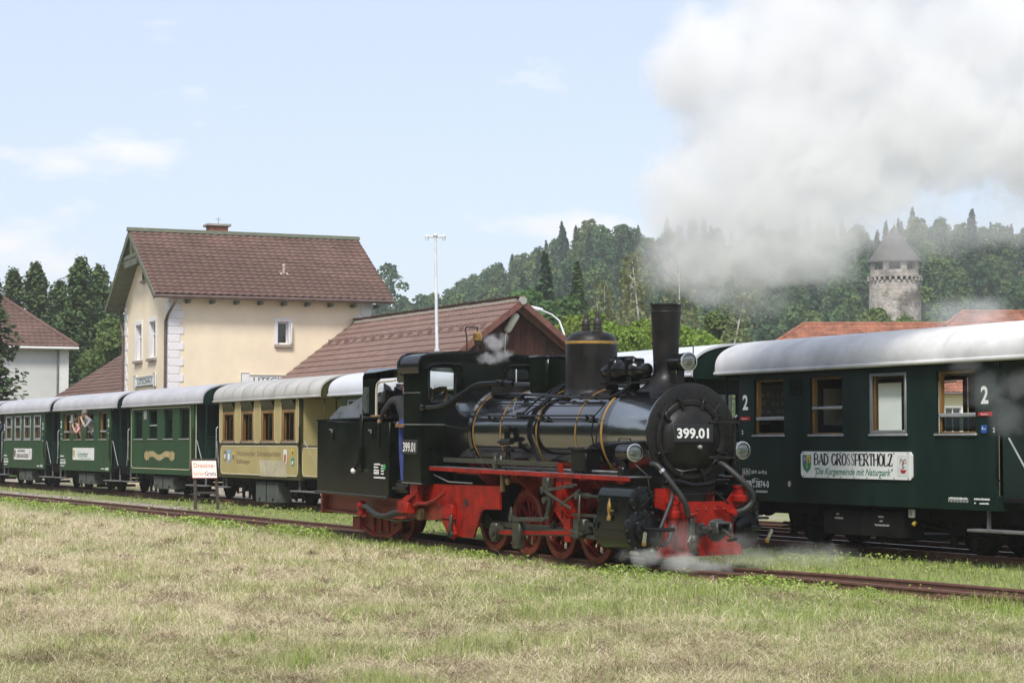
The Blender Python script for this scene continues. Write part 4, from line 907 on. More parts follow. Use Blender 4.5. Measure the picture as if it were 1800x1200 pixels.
MB().box(2.93, 2.97, -1.02, 1.02, .88, 2.64).build('end_panel', CARY, ce)
mb = MB()
for x in (-.02, .75): mb.box(x - .005, x + .005, -1.02, -1.0, .1, .5)
# ---- green carriage with the empty scroll
cd = carriage(-56.57, 'green carriage with a blank gold scroll painted on its side', CARG, CARD, ROOFG, ['dark', 'mid', 'dark', 'dark'], WX, fm=CARD)
GOLDP = mat('scroll_gold', (.42, .33, .16), .5, 0, .12, 4)
sc_ = []; N_ = 22
wv = lambda x: .055 * math.cos((x) * math.tau * 1.0) - .01
top = [(-.86 + 1.72 * i / N_, 1.20 + wv((i / N_ - .5) * 1.25 + .5) + .085) for i in range(N_ + 1)]; bot = [(x, z - .17) for x, z in top][::-1]
mb = MB()
for i in range(N_):
    a, b = top[i], top[i + 1]; mb.add([(a[0], -1.106, a[1]), (b[0], -1.106, b[1]), (b[0], -1.106, b[1] - .17), (a[0], -1.106, a[1] - .17)], [(0, 1, 2, 3)])
for s in (-1, 1):
    for k, (dx, z0_, z1_) in enumerate(((.90, 1.13, 1.33), (1.06, 1.06, 1.31), (1.22, 1.05, 1.34), (1.36, 1.09, 1.30))):
        mb.prism([(dx - .075, z0_ + .02), (dx - .02, z0_ - .01 * k), (dx + .06, z0_ + .03), (dx + .07, z1_ - .03), (dx + .02, z1_), (dx - .06, z1_ - .02)], (0, -1.104, 0), X * s, Z, Y * -.003)
sg_ = mb.build('painted_scroll', GOLDP, cd); sg_.location.x = -.11
mb = MB(); outline(mb, notched(5.6, 1.78, .12), (-2.88, -1.105, .81), X, Z, Y, .022); mb.build('lining', CARL, cd)
MB().box(3.05, 3.07, -1.06, -1.04, .75, 2.6).build('corner_line', CARL, cd)
vg = MB().box(-1.62, -1.36, -1.115, -1.1, 2.27, 2.52, b=.004).build('vent_grille', ALU, cd)
cb = mat('lace_curtain', (.5, .5, .46), .8)
for x in (.4, 1.85): MB().prism([(0, 0), (.3, 0), (.08, .35), (0, .4)], (x + .25, -.97, 1.72), X, Z, Y * .01).build('curtain', cb, cd)
# ---- green carriage, white board with green handwriting
cc = carriage(-64.75, 'green carriage with passengers leaning from two of its windows', CARG, CARD, ROOFG, ['half'] * 4, WX)
b = plate(cc, 'name_board', rect(2.5, .40), -1.28, 1.005, SIGNW, th=.02)
mb = MB(); put_text(mb, 'Litschau', (-.62, -1.128, 1.10), X, Z, .20, 1.15, -.008, .45); mb.tube([V(-.72, -1.127, 1.18), V(-.3, -1.127, 1.21), V(.1, -1.127, 1.19), V(.62, -1.127, 1.23)], .006, 4); mb.build('board_script', LGREEN, b)
p = plate(b, 'board_crest', shield(.17, .27), -1.2, 1.07, YELL, -1.125, .005); MB().prism(shield(.08, .2), (-1.155, -1.131, 1.10), X, Z, Y * -.003).build('crest_charge', FAD, b)
tally(b, [(-.55, .95, 1.04, .014)], LGREEN, -1.128, 'board_small_print', 12)
lettering(cc, [('2', -2.92, 2.09, .225, .15, .03), ('2', 2.75, 2.09, .225, .15, .03)], 'class_number')
tally(cc, [(-2.93, -2.45, 1.10, .05), (-2.93, -2.3, .98, .035), (-2.93, -2.25, .86, .09), (-2.9, -2.4, .78, .03), (2.0, 2.4, .73, .03), (2.5, 2.86, .70, .09), (-2.92, -2.72, 1.86, .02), (2.74, 2.94, 1.86, .02), (-2.87, -2.8, 1.70, .05), (2.85, 2.92, 1.70, .05)], seed=5)
MB().box(-1.62, -1.36, -1.115, -1.1, 2.27, 2.52, b=.004).build('vent_grille', ALU, cc)
# ---- green carriage with closed grey framed windows
cbb = carriage(-72.84, 'green carriage with four grey framed double pane windows, left', CARG, CARD, ROOFG, ['split'] * 4, [-2.64, -1.27, .12, 1.55], ww=.90)
b = plate(cbb, 'name_board', rect(2.56, .40, .04), -1.3, .965, SIGNW, th=.02)
DRK = mat('maroon_ink', (.10, .03, .035), .5)
mb = MB(); put_text(mb, 'MARKTGEMEINDE', (-.72, -1.128, 1.245), X, Z, .075, 1.1, .012); put_text(mb, 'BRAND-NAGELBERG', (-.85, -1.128, 1.03), X, Z, .15, 1.72, .01); mb.build('board_lettering', DRK, b)
plate(b, 'board_crest', shield(.2, .3), -1.24, 1.02, DRK, -1.125, .005); mb = MB(); mb.tube([V(1.0, -1.127, 1.33), V(1.12, -1.127, 1.25), V(.99, -1.127, 1.18), V(1.1, -1.127, 1.06)], .010, 5); mb.build('board_emblem', FAD, b)
lettering(cbb, [('2', -2.95, 2.05, .225, .15, .03), ('2', 2.72, 2.05, .225, .15, .03)], 'class_number')
tally(cbb, [(-2.93, -2.45, 1.08, .05), (-2.93, -2.3, .96, .035), (-2.93, -2.25, .84, .09), (-2.9, -2.4, .76, .03), (2.0, 2.35, .73, .05), (2.5, 2.8, .72, .09), (2.72, 2.92, 1.86, .02), (-2.95, -2.8, 1.66, .05), (2.76, 2.84, 1.62, .05)], seed=6)
carriage(-81.0, 'green carriage cut by the left edge of the photo', CARG, CARD, ROOFG, ['half'] * 4, WX)
# ---------------------------------------------------------------- the engine (local frame: x forward, near side -y, z up from the rail)
eng = thing('steam_locomotive', 'black steam locomotive with red frame numbered 399.01, steaming', 'locomotive', (-27, 14.5, -.065)); eng.rotation_euler = (0, .012, 0)
ZC = 1.785; BR = .645; SR = .68
# boiler
mb = MB(); mb.lathe([(BR + .015, -1.77), (BR + .015, -.86), (BR, -.84), (BR, 3.20)], (0, 0, ZC), X, 64); bo = mb.build('boiler', BOILER, eng, 30)
MB().lathe([(BR + .03, -.90), (BR + .045, -.88), (BR + .045, -.84), (BR + .01, -.80)], (0, 0, ZC), X, 64, cap=False).build('firebox_ring', BOILER, bo)
for x in (-.74, .18, 1.32, 2.48): MB().lathe([(BR - .01, x - .013), (BR + .008, x - .012), (BR + .008, x + .012), (BR - .01, x + .013)], (0, 0, ZC), X, 64, cap=False).build('boiler_band', GOLD, bo)
mb = MB(); mb.lathe([(BR, 3.14), (SR + .005, 3.16), (SR + .005, 3.20), (SR, 3.21), (SR, 3.40), (SR - .004, 3.42), (SR, 3.44), (SR, 4.42), (SR + .010, 4.44), (SR + .010, 4.475), (SR - .02, 4.48)], (0, 0, ZC), X, 72); sb = mb.build('smokebox', BOILER, eng, 30)
MB().lathe([(SR + .002, 4.46), (SR + .012, 4.475), (SR + .012, 4.50), (SR - .02, 4.516), (.50, 4.516)], (0, 0, ZC), X, 72).build('front_ring', MATTE, sb, 30)
MB().lathe([(SR, 3.245), (SR + .012, 3.25), (SR + .012, 3.285), (SR, 3.29)], (0, 0, ZC), X, 72, cap=False).build('smokebox_band', GOLD, sb)
mb = MB()
for i in range(36):
    a = i * math.tau / 36; mb.ball((4.515, (SR - .07) * math.cos(a), ZC + (SR - .07) * math.sin(a)), .011, 6)
mb.build('ring_rivets', MATTE, sb)
DZ = 1.72; DY = -.03
dr = MB().lathe([(.54, 4.51), (.54, 4.535), (.52, 4.55), (.47, 4.55), (.455, 4.535), (.42, 4.56), (.36, 4.61), (.24, 4.66), (.10, 4.685), (.001, 4.69)], (0, DY, DZ), X, 56).build('smokebox_door', MATTE, sb, 30)
mb = MB()
for a in (35, 70, 110, 145, 200, 250, 290, 340):
    r = math.radians(a); c = V(4.56, DY + .50 * math.cos(r), DZ + .50 * math.sin(r)); t = V(0, math.cos(r), math.sin(r))
    mb.obox(c, (t, V(0, -t.z, t.y), X), (.085, .022, .02), 0, .006); mb.cyl(c + X * .01 + t * .03, c + X * .06 + t * .03, .016, n=8)
mb.build('door_dog', MATTE, dr)
mb = MB(); mb.obox((4.64, .44, 1.95), (Y, Z, X), (.24, .016, .014), 0, .005).obox((4.62, .40, 1.48), (Y, Z, X), (.20, .02, .016), 0, .006).cyl((4.60, .62, 1.40), (4.60, .62, 2.02), .022, n=8); mb.build('door_hinge', MATTE, dr)
mb = MB(); mb.tube([(4.55, -.45, 2.20), (4.62, -.45, 2.18), (4.62, -.55, 1.98), (4.60, -.56, 1.72), (4.62, -.52, 1.5), (4.54, -.5, 1.45)], .014, 7); mb.tube([(4.56, .36, 2.22), (4.64, .36, 2.20), (4.66, .25, 2.08)], .014, 7); mb.tube([(4.58, -.30, 1.33), (4.66, -.25, 1.30), (4.70, -.05, 1.33)], .012, 6); mb.build('door_handrail', MATTE, dr)
pl = MB().box(4.70, 4.715, -.42, .20, 1.69, 1.925, b=.004).build('number_plate', BLKINK, sb)
mb = MB(); put_text(mb, '399.01', (4.7165, -.365, 1.745), Y, V(0, -.02, 1), .125, .50, .03); mb.build('plate_lettering', WHITE, pl)
MB().cyl((4.55, -.3, 1.8), (4.71, -.3, 1.8), .02, n=8).cyl((4.55, .1, 1.8), (4.71, .1, 1.8), .02, n=8).build('plate_bracket', MATTE, pl)
MB().lathe([(.03, 0), (.03, .04), (.012, .06)], (4.685, 0, 1.62), X, 12).build('door_centre', GREYST, dr)
# smokebox saddle, chimney, dome, valves, sand box
MB().box(3.45, 4.45, -.42, .42, .85, 1.25, b=.03).build('smokebox_saddle', MATTE, sb)
ch = MB().lathe([(.40, 2.36), (.34, 2.42), (.24, 2.49), (.185, 2.58), (.170, 2.66), (.170, 2.75), (.200, 3.36), (.206, 3.44), (.211, 3.445), (.211, 3.46), (.207, 3.465), (.209, 3.53), (.217, 3.535), (.217, 3.56), (.18, 3.56), (.17, 3.3)], (3.845, 0, 0), Z, 40, cap=False).build('chimney', MATTE, eng, 40)
MB().tube([(3.5, -.02, 3.55), (3.5, -.02, 3.6)], .02, 6).build('rim_stud', MATTE, ch)
dm = MB().lathe([(.50, 2.22), (.44, 2.30), (.395, 2.37), (.382, 2.44), (.380, 2.6), (.378, 3.06), (.370, 3.13), (.33, 3.21), (.24, 3.255), (.1, 3.27), (.001, 3.27)], (1.81, 0, 0), Z, 44, cap=False).build('steam_dome', MATTE, eng, 40)
MB().lathe([(.376, 3.075), (.384, 3.08), (.384, 3.115), (.374, 3.12)], (1.81, 0, 0), Z, 44, cap=False).build('dome_band', GOLD, dm)
for x in (1.655, 1.985): MB().lathe([(.075, 3.22), (.075, 3.27), (.06, 3.28), (.06, 3.30), (.068, 3.305), (.068, 3.325), (.058, 3.33), (.058, 3.36), (.068, 3.365), (.066, 3.42), (.05, 3.45), (.035, 3.46), (.03, 3.52), (.018, 3.56)], (x, 0, 0), Z, 16).build('safety_valve', mat('valve_bronze', (.05, .045, .04), .5, .5), dm)
MB().tube([(1.985, 0, 3.50), (1.9, .06, 3.60), (1.78, .1, 3.66)], .007, 5).build('valve_lever', GREYST, dm)
sbx = MB().box(.40, .95, -.28, .28, 2.36, 2.92, b=.04).build('sand_box', TANKG, eng); MB().box(.385, .965, -.295, .295, 2.89, 2.945, b=.03).build('box_lid', BLACK, sbx); MB().tube([(.75, -.1, 2.94), (.75, -.1, 2.975), (.88, -.1, 2.975), (.88, -.1, 2.94)], .012, 6).build('lid_handle', BLACK, sbx)
fb = MB().lathe([(.40, 2.37), (.40, 2.50), (.37, 2.535), (.25, 2.56), (.001, 2.565)], (-.52, 0, 0), Z, 32).build('regulator_cover', MATTE, eng)
# turbo generator between dome and chimney
tg = MB(); a = V(2.66, -.24, 2.665)
tg.lathe([(.02, -.02), (.10, 0), (.115, .02), (.115, .22), (.10, .24), (.085, .25), (.085, .34), (.15, .38), (.155, .44), (.12, .5), (.10, .54), (.10, .78), (.13, .80), (.13, .88), (.09, .92), (.09, 1.1), (.03, 1.14)], a, X, 20)
tg.obox((2.98, -.24, 2.70), (X, Y, Z), (.10, .13, .13), 0, .03).obox((3.42, -.24, 2.72), (X, Y, Z), (.12, .10, .11), 0, .02).box(2.76, 2.86, -.32, -.16, 2.40, 2.58, b=.01).box(3.34, 3.44, -.32, -.16, 2.40, 2.58, b=.01).box(2.69, 3.84, -.36, -.12, 2.47, 2.50, b=.006).tube([(2.95, -.24, 2.78), (2.95, -.22, 2.84), (3.3, -.2, 2.84), (3.55, -.18, 2.74)], .03, 8).lathe([(.05, .0), (.06, .04), (.05, .08)], (2.86, -.24, 2.79), Z, 10).tube([(2.7, -.1, 2.5), (2.9, -.05, 2.56), (3.6, -.02, 2.58)], .03, 8)
tg.build('turbo_generator', BLACK, eng)
# lamps
def lamp(c, r, ln, name='headlamp', tilt=0):
    c = Vector(c); d = V(1, 0, tilt)
    b = MB(); b.lathe([(r * .3, -ln), (r * .7, -ln), (r * .92, -ln * .94), (r * .95, -ln * .3), (r * 1.0, -ln * .25), (r * 1.0, -.03), (r * 1.06, -.025), (r * 1.06, .0), (r * .96, .008), (r * .93, -.01)], c, d, 28, cap=False); L_ = b.build(name, BLACK, eng, 40)
    MB().lathe([(r * .94, .0), (r * 1.07, .002), (r * 1.07, .016), (r * .94, .018)], c, d, 28, cap=False).build('rim', CHROME, L_)
    MB().lathe([(r * .93, -.012), (r * .8, -.07), (r * .5, -.12), (r * .2, -.14), (.001, -.145)], c, d, 24, cap=False).build('reflector', REFL, L_)
    MB().ball(c - d * .09, .022, 8).build('bulb', mat('bulb_glass', (.5, .5, .42), .2), L_)
    MB().lathe([(r * .94, .004), (r * .6, .022), (r * .3, .03), (.001, .033)], c, d, 24, cap=False).build('lens', LENS, L_)
    return L_
l1 = lamp((4.40, -.83, 1.545), .114, .36); MB().box(4.06, 4.20, -.90, -.76, 1.22, 1.36, b=.02).prism([(-.1, 0), (.1, 0), (.06, .12), (-.06, .12)], (4.13, -.86, 1.32), X, Z, Y * .06).build('lamp_bracket', BLACK, l1)
MB().tube([(4.3, -.83, 1.68), (4.3, -.83, 1.73), (4.0, -.83, 1.73), (4.0, -.83, 1.69)], .009, 6).build('lamp_handle', BLACK, l1)
l2 = lamp((4.45, .85, 1.575), .114, .34); MB().box(4.1, 4.3, .78, .92, 1.22, 1.46, b=.02).build('lamp_bracket', BLACK, l2)
l3 = lamp((4.42, 0, 2.765), .120, .40); MB().box(4.06, 4.22, -.07, .07, 2.44, 2.66, b=.01).box(4.0, 4.34, -.11, .11, 2.42, 2.46, b=.006).build('lamp_bracket', MATTE, l3)
MB().tube([(4.35, -.12, 2.80), (4.35, -.12, 2.98), (4.35, .12, 2.98), (4.35, .12, 2.80)], .010, 6).build('lamp_handle', MATTE, l3)
MB().tube([(4.28, .12, 2.45), (4.30, .34, 2.38), (4.30, .60, 2.12), (4.32, .72, 1.7)], .012, 6).build('lamp_cable', MATTE, l3)
MB().tube([(4.35, -.83, 1.42), (4.55, -.72, 1.25), (4.60, -.70, 1.0), (4.68, -.58, .95)], .010, 6).build('lamp_cable', MATTE, l1)
# running boards
for s in (-1, 1):
    rb = MB().box(-1.77, 4.40, s * .56, s * .905, 1.212, 1.232, b=.004).build('running_board', mat('board_grey', (.10, .10, .105), .5, 0, .3, 6), eng)
    MB().box(-1.77, 4.405, s * .895, s * .912, 1.165, 1.226, b=.004).build('edge_angle', mat('edge_red', (.24, .014, .008), .5, 0, .3, 5, spec=.2), rb); m = MB()
    for x in np.arange(-1.6, 4.3, .12): m.ball((x, s * .914, 1.19), .007, 5)
    m.build('edge_rivets', DRED, rb)
    m = MB()
    for x in (-.1, 1.1, 3.4): m.prism([(0, 0), (.36, 0), (.36, -.05), (.03, -.34), (0, -.34)], (x, s * .50, 1.165), Y * s, Z, X * .02)
    m.build('board_bracket', DRED, rb)
# pipes and rods along the boiler
P_ = MB()
def bside(x, z, off=.05): return V(x, -math.sqrt(max(.0, (BR + off) ** 2 - (z - ZC) ** 2)) if abs(z - ZC) < BR + off else 0, z)
hr = MB(); hr.tube([bside(-.86, 2.035, .07), bside(3.05, 2.035, .07)], .014, 8); hr.build('handrail', BLACK, eng)
m = MB()
for x in (-.15, 1.55, 2.85): m.tube([bside(x, 2.035, .0), bside(x, 2.035, .09)], .016, 7); m.lathe([(.03, 0), (.035, .03), (.02, .06)], bside(x, 1.98, .02), V(0, -.8, .3), 8); m.tube([bside(x - .1, 1.975, .04), bside(x + .15, 1.97, .04)], .018, 6)
m.build('rail_bracket', BLACK, eng)
for z, x0, x1, r in ((1.972, -.6, 3.30, .008), (2.225, -.86, 3.15, .010), (2.26, -.86, .60, .010), (2.36, -.55, 1.2, .013)): MB().tube([bside(x0, z, .04), bside((x0 + x1) / 2, z, .035), bside(x1, z, .04)], r, 6).build('pipe', BLACK, eng)
MB().tube([bside(3.15, 2.225, .04), bside(3.05, 2.03, .06), bside(3.02, 1.8, .05), bside(3.0, 1.42, .05)], .010, 6).build('pipe', BLACK, eng)
MB().tube([bside(-.55, 2.37, .05), bside(.2, 2.36, .05), bside(1.2, 2.34, .06), bside(2.2, 2.30, .07), bside(3.2, 2.285, .06), V(3.4, -.42, 2.36), V(3.55, -.34, 2.50)], .024, 9).build('oil_pipe', BLACK, eng)
for x in (.5, 2.0, 2.35, 2.8): MB().lathe([(.036, -.03), (.042, 0), (.036, .03)], bside(x, 2.33 - .012 * x, .06), X, 10).build('pipe_union', BLACK, eng)
for dx, r in ((0, .022), (.085, .020)):
    pts = [V(1.62 + dx, -.18, 2.53), V(1.50 + dx, -.33, 2.48)] + [bside(1.36 + dx, 2.30, .05), bside(1.22 + dx, 2.10, .06), bside(1.17 + dx, 1.90, .06), bside(1.19 + dx, 1.72, .06), bside(1.30 + dx, 1.5, .07), V(1.43 + dx, -.66, 1.36), V(1.52 + dx, -.74, 1.22)]
    MB().tube(pts, r, 8).build('steam_pipe', BLACK, eng)
MB().box(1.42, 1.78, -.30, -.10, 2.50, 2.57, b=.01).tube([(1.7, -.2, 2.5), (1.72, -.2, 2.62), (1.66, -.2, 2.7)], .03, 8).build('pipe_manifold', BLACK, eng)
MB().tube([(1.42, -.34, 2.46), (1.1, -.50, 2.28), (.86, -.60, 2.08), (.62, -.66, 2.02)], .014, 7).box(.75, .92, -.68, -.62, 2.0, 2.09, b=.01).build('valve_link', BLACK, eng)
MB().tube([(.58, -.58, 2.30), (.55, -.62, 2.14), (.62, -.64, 2.08), (.80, -.64, 2.08)], .008, 5).build('small_pipe', GREYST, eng)
MB().tube([(-1.70, -1.02, 2.165), (-1.3, -1.0, 2.175), (-1.0, -.98, 2.21), (-.82, -.95, 2.28), (-.50, -.78, 2.48), (-.38, -.72, 2.52), (-.05, -.62, 2.53), (.3, -.5, 2.52)], [.038] * 8, 12).lathe([(.06, 0), (.06, .05), (.048, .1)], (-1.77, -1.03, 2.165), X, 12).box(.0, .14, -.64, -.5, 2.48, 2.58, b=.015).build('steam_main', BLACK, eng)
iv = MB(); c = V(.55, -.72, 1.64); iv.cyl(c + V(-.18, 0, 0), c + V(.16, 0, .02), .05, n=10); iv.cyl(c, c + Z * .22, .045, n=10); iv.lathe([(.07, 0), (.075, .05), (.03, .09)], c + V(.02, 0, .16), Z, 10); iv.cyl(c + V(.02, 0, -.05), c + V(.05, 0, -.36), .035, n=8); iv.cyl(c - X * .18, c - X * .3, .02, n=8); iv.lathe([(.08, -.02), (.08, .02)], c + V(.06, 0, -.12), Z, 10)
iv.tube([c + V(.05, 0, -.3), c + V(.0, -.02, -.42), c + V(.12, -.02, -.5)], .02, 6); iv.build('injector_valve', BLACK, eng)
MB().lathe([(.085, -.012), (.085, .012)], (.42, -.78, 1.36), V(-.3, -1, .2), 14, cap=False).obox((.42, -.78, 1.36), (V(.3, 0, 1), V(1, 0, -.3), Y), (.08, .012, .01)).obox((.42, -.78, 1.36), (V(1, 0, -.3), V(.3, 0, 1), Y), (.08, .012, .01)).build('valve_wheel', GREYST, eng)
lb = MB().box(2.80, 3.22, -.90, -.66, 1.26, 1.56, b=.02).build('lubricator', BLACK, eng); MB().box(2.77, 3.25, -.93, -.63, 1.55, 1.60, b=.015).build('lubricator_lid', BLACK, lb)
m = MB().lathe([(.05, 0), (.05, .05), (.02, .06)], (2.82, -.80, 1.50), -X, 10)
for i in range(4): m.tube([(2.86 + i * .1, -.84, 1.26), (2.86 + i * .1, -.88, 1.22), (2.9 + i * .1, -.86, 1.2)], .008, 5)
m.build('lubricator_drive', BLACK, lb)
rr = MB().obox((.49, -.84, 1.345), (X, Y, Z), (1.86, .014, .036), 0, .004).build('reach_rod', STEEL, eng)
MB().box(.36, .46, -.88, -.80, 1.22, 1.44, b=.012).lathe([(.06, 0), (.06, .04)], (.41, -.84, 1.43), Z, 12).build('rod_guide', STEEL, rr)
MB().prism([(0, 0), (.11, 0), (.05, .14), (-.03, .14)], (2.36, -.86, 1.225), X, Z, Y * .05).build('rod_lever', RED, rr)
MB().tube([(.5, -.78, 1.27), (3.9, -.78, 1.275)], .018, 7).build('board_pipe', GREYST, eng)
MB().tube([(-1.7, -.86, 1.10), (-1.2, -.84, 1.0), (-.4, -.82, 1.0)], .012, 6).build('drain_pipe', GREYST, eng)
# cab
cb = MB(); WXC = -1.77
cb.box(-2.45, WXC - .02, -1.05, -1.02, .955, 2.96); cb.box(-2.45, WXC - .02, 1.02, 1.05, .955, 2.96)
wall_holes(cb, (WXC, -1.05, .955), Y, Z, X, 2.10, 2.03, .03, [(.12, .58, 1.29, 1.87), (1.52, 1.98, 1.29, 1.87)])
cab = cb.build('cab', TANKG, eng)
ro = [(-1.13, 2.74), (-1.125, 2.90), (-1.08, 2.985), (-.98, 3.02), (-.5, 3.065), (0, 3.09), (.5, 3.065), (.98, 3.02), (1.08, 2.985), (1.125, 2.90), (1.13, 2.74)]
ri = [(p[0] * .975, p[1] - .028) for p in ro]
MB().prism(ro + ri[::-1], (-2.52, 0, 0), Y, Z, X * .78).build('cab_roof', BLACK, cab, 50)
MB().prism([(-1.05, 2.90), (-.98, 2.985), (-.5, 3.035), (0, 3.06), (.5, 3.035), (.98, 2.985), (1.05, 2.90)], (WXC - .03, 0, 0), Y, Z, X * .03).build('front_gable', TANKG, cab)
r2 = [(-1.03, 2.60), (-1.03, 2.86), (-.95, 2.95), (-.5, 3.0), (0, 3.02), (.5, 3.0), (.95, 2.95), (1.03, 2.86), (1.03, 2.60)]; r2i = [(p[0] * .97, p[1] - .03) for p in r2]
MB().prism(r2 + r2i[::-1], (-2.78, 0, 0), Y, Z, X * .27).build('rear_roof', BLACK, cab, 50)
MB().prism([(-1.12, 2.72), (-1.14, 2.9), (-1.08, 3.0), (-.98, 3.05), (0, 3.11), (.98, 3.05), (1.08, 3.0), (1.14, 2.9), (1.12, 2.72)] + [(p[0] * .95, p[1] - .06) for p in [(1.12, 2.72), (1.14, 2.9), (1.08, 3.0), (.98, 3.05), (0, 3.11), (-.98, 3.05), (-1.08, 3.0), (-1.14, 2.9), (-1.12, 2.72)]], (-2.54, 0, 0), Y, Z, X * .06).build('roof_rib', BLACK, cab, 50)
mb = MB().box(-2.48, WXC + .012, -1.062, -1.045, 1.885, 1.905); mb.box(WXC - .01, WXC + .014, -1.05, -.62, 1.885, 1.905); mb.box(-2.47, WXC + .012, -1.06, -1.045, .945, .965); mb.box(-2.46, WXC - .05, -1.062, -1.045, 2.395, 2.41); mb.build('beading', mat('beading_grey', (.16, .17, .165), .4, .3), cab)
m = MB()
for i in range(8): m.ball((WXC + .006, -1.01, 2.05 + i * .1), .010, 6)
m.build('corner_rivets', TANKG, cab)
def round_rect(y0, y1, z0, z1, r, k=5):
    pts = []
    for cy_, cz_, a0 in ((y1 - r, z1 - r, 0), (y0 + r, z1 - r, 90), (y0 + r, z0 + r, 180), (y1 - r, z0 + r, 270)):
        for i in range(k + 1): a = math.radians(a0 + 90 * i / k); pts.append((cy_ + r * math.cos(a), cz_ + r * math.sin(a)))
    return pts
for y0, y1 in ((-.93, -.47), (.47, .93)):
    f = MB().tube([(WXC + .012, p[0], p[1]) for p in round_rect(y0 - .005, y1 + .005, 2.24, 2.83, .09)], .028, 8, closed=True).build('cab_window', BLACK, cab)
    MB().box(WXC - .02, WXC - .012, y0, y1, 2.24, 2.83).build('pane', PANE, f)
    m = MB()
    for a, b in ((y0, 1), (y1, -1)):
        for zc_, sz in ((2.245, 1), (2.825, -1)): m.prism([(0, 0), (.085 * b, 0), (.03 * b, .03 * sz), (0, .085 * sz)], (WXC - .028, a, zc_), Y, Z, X * .028)
    m.build('corner_fillet', TANKG, f)
    MB().tube([(WXC + .03, y0 - .05, 2.79), (WXC + .10, y0, 2.845), (WXC + .13, (y0 + y1) / 2, 2.86), (WXC + .12, y1 + .05, 2.85), (WXC + .03, y1 + .10, 2.78)], .035, 8).build('eyebrow', BLACK, f)
pl = MB().box(-2.50, -1.90, -1.064, -1.048, 1.42, 1.65, b=.003).build('number_plate', BLKINK, cab); mb = MB(); put_text(mb, '399.01', (-2.44, -1.066, 1.46), X, Z, .145, .47, .018); mb.build('plate_lettering', WHITE, pl)
MB().obox((-2.58, -1.03, 1.87), (X, Y, Z), (.15, .05, .028), 0, .008).build('arm_rest', OCHRE, cab)
# cab inside
MB().box(-2.9, WXC - .05, -.95, .95, .93, .98).build('cab_floor', MATTE, cab)
MB().lathe([(.62, -1.86), (.62, -1.79)], (0, 0, ZC), X, 32).box(-1.95, -1.85, -.3, .3, 1.3, 1.6).lathe([(.06, 0), (.06, .04)], (-1.95, .2, 2.3), X, 12).lathe([(.08, 0), (.08, .04)], (-1.95, -.15, 2.35), X, 12).build('boiler_backhead', MATTE, cab)
MB().tube([(-2.1, -.72, 2.30), (-2.1, -.70, 2.42), (-2.1, -.5, 2.46), (-2.1, -.35, 2.40)], .03, 6).tube([(-1.95, -.55, 2.25), (-2.0, -.48, 2.45)], .02, 6).build('cab_handwheel', OCHRE, cab)
# whistle
wh = MB().cyl((-1.9, 0, 3.05), (-1.9, 0, 3.22), .022, n=8).lathe([(.05, 3.2), (.05, 3.24), (.03, 3.25)], (-1.9, 0, 0), Z, 12).tube([(-1.9, 0, 3.40), (-1.9, 0, 3.47), (-2.3, 0, 3.50), (-2.34, 0, 3.46), (-2.28, 0, 3.30), (-2.28, 0, 3.06)], .014, 6).build('whistle', mat('whistle_dark', (.05, .035, .025), .5, .5), eng)
MB().lathe([(.02, 3.245), (.072, 3.26), (.074, 3.27), (.074, 3.37), (.05, 3.395), (.02, 3.41)], (-1.9, 0, 0), Z, 16).build('whistle_bell', BRASS, wh)
# tender
tb = MB()
tb.box(-6.15, -3.02, -1.05, 1.05, .70, 1.935, b=.012)
td = tb.build('tender', TANKG, eng)
MB().prism([(-6.16, 1.93), (-2.86, 1.995), (-2.86, 2.03), (-6.16, 1.965)], (0, -1.065, 0), X, Z, Y * .035).prism([(-6.16, 1.93), (-2.86, 1.995), (-2.86, 2.03), (-6.16, 1.965)], (0, 1.03, 0), X, Z, Y * .035).build('tank_coping', BLACK, td)
MB().box(-6.2, -3.0, -1.075, -1.04, .665, .705, b=.005).build('tank_lip', BLACK, td); m = MB()
for i in range(34): m.ball((-6.1 + i * .09, -1.072, .70), .010, 5)
m.build('lip_rivets', GREYST, td)
PLATEB = mat('coal_plate', (.21, .24, .28), .35, .3, .15, 4)
MB().prism([(-6.10, 1.95), (-5.50, 2.20), (-5.14, 2.21), (-4.52, 2.37), (-4.52, 2.0), (-6.10, 1.93)], (0, -.88, 0), X, Z, Y * 1.76).build('coal_cover', PLATEB, td)
mb = MB()
R = random.Random(3)
for i in range(90): c = V(R.uniform(-5.3, -3.2), R.uniform(-.8, .8), R.uniform(2.1, 2.42)); mb.obox(c, (V(R.random() - .5, R.random() - .5, R.random()), V(R.random(), R.random() - .5, R.random() - .5), Z), (R.uniform(.05, .12),) * 3, 0, .02)
cl_ = mb.build('coal', mat('coal', (.018, .019, .022), .35, 0, .4, 8, spec=.6), td); cl_['kind'] = 'stuff'
m = MB()
RFO = [(-4.25, 2.02), (-4.25, 2.70), (-4.20, 2.74), (-3.02, 2.80), (-2.9, 2.80), (-2.9, 2.66), (-3.60, 2.65), (-3.72, 2.60), (-3.76, 2.50), (-3.76, 2.02)]
MB().prism(RFO, (0, .95, 0), X, Z, Y * .05).build('rear_cab_frame', TANKG, td)
m.prism(RFO, (0, -1.0, 0), X, Z, Y * .05)
rf = m.build('rear_cab_frame', TANKG, td)
MB().prism([(-1.0, 2.66), (-1.0, 2.76), (-.9, 2.83), (0, 2.88), (.9, 2.83), (1.0, 2.76), (1.0, 2.66), (.9, 2.78), (0, 2.83), (-.9, 2.78)], (-4.2, 0, 0), Y, Z, X * 1.25).build('rear_cab_roof', mat('roof_blue_grey', (.12, .14, .16), .3, .2, .15, 4), rf, 50)
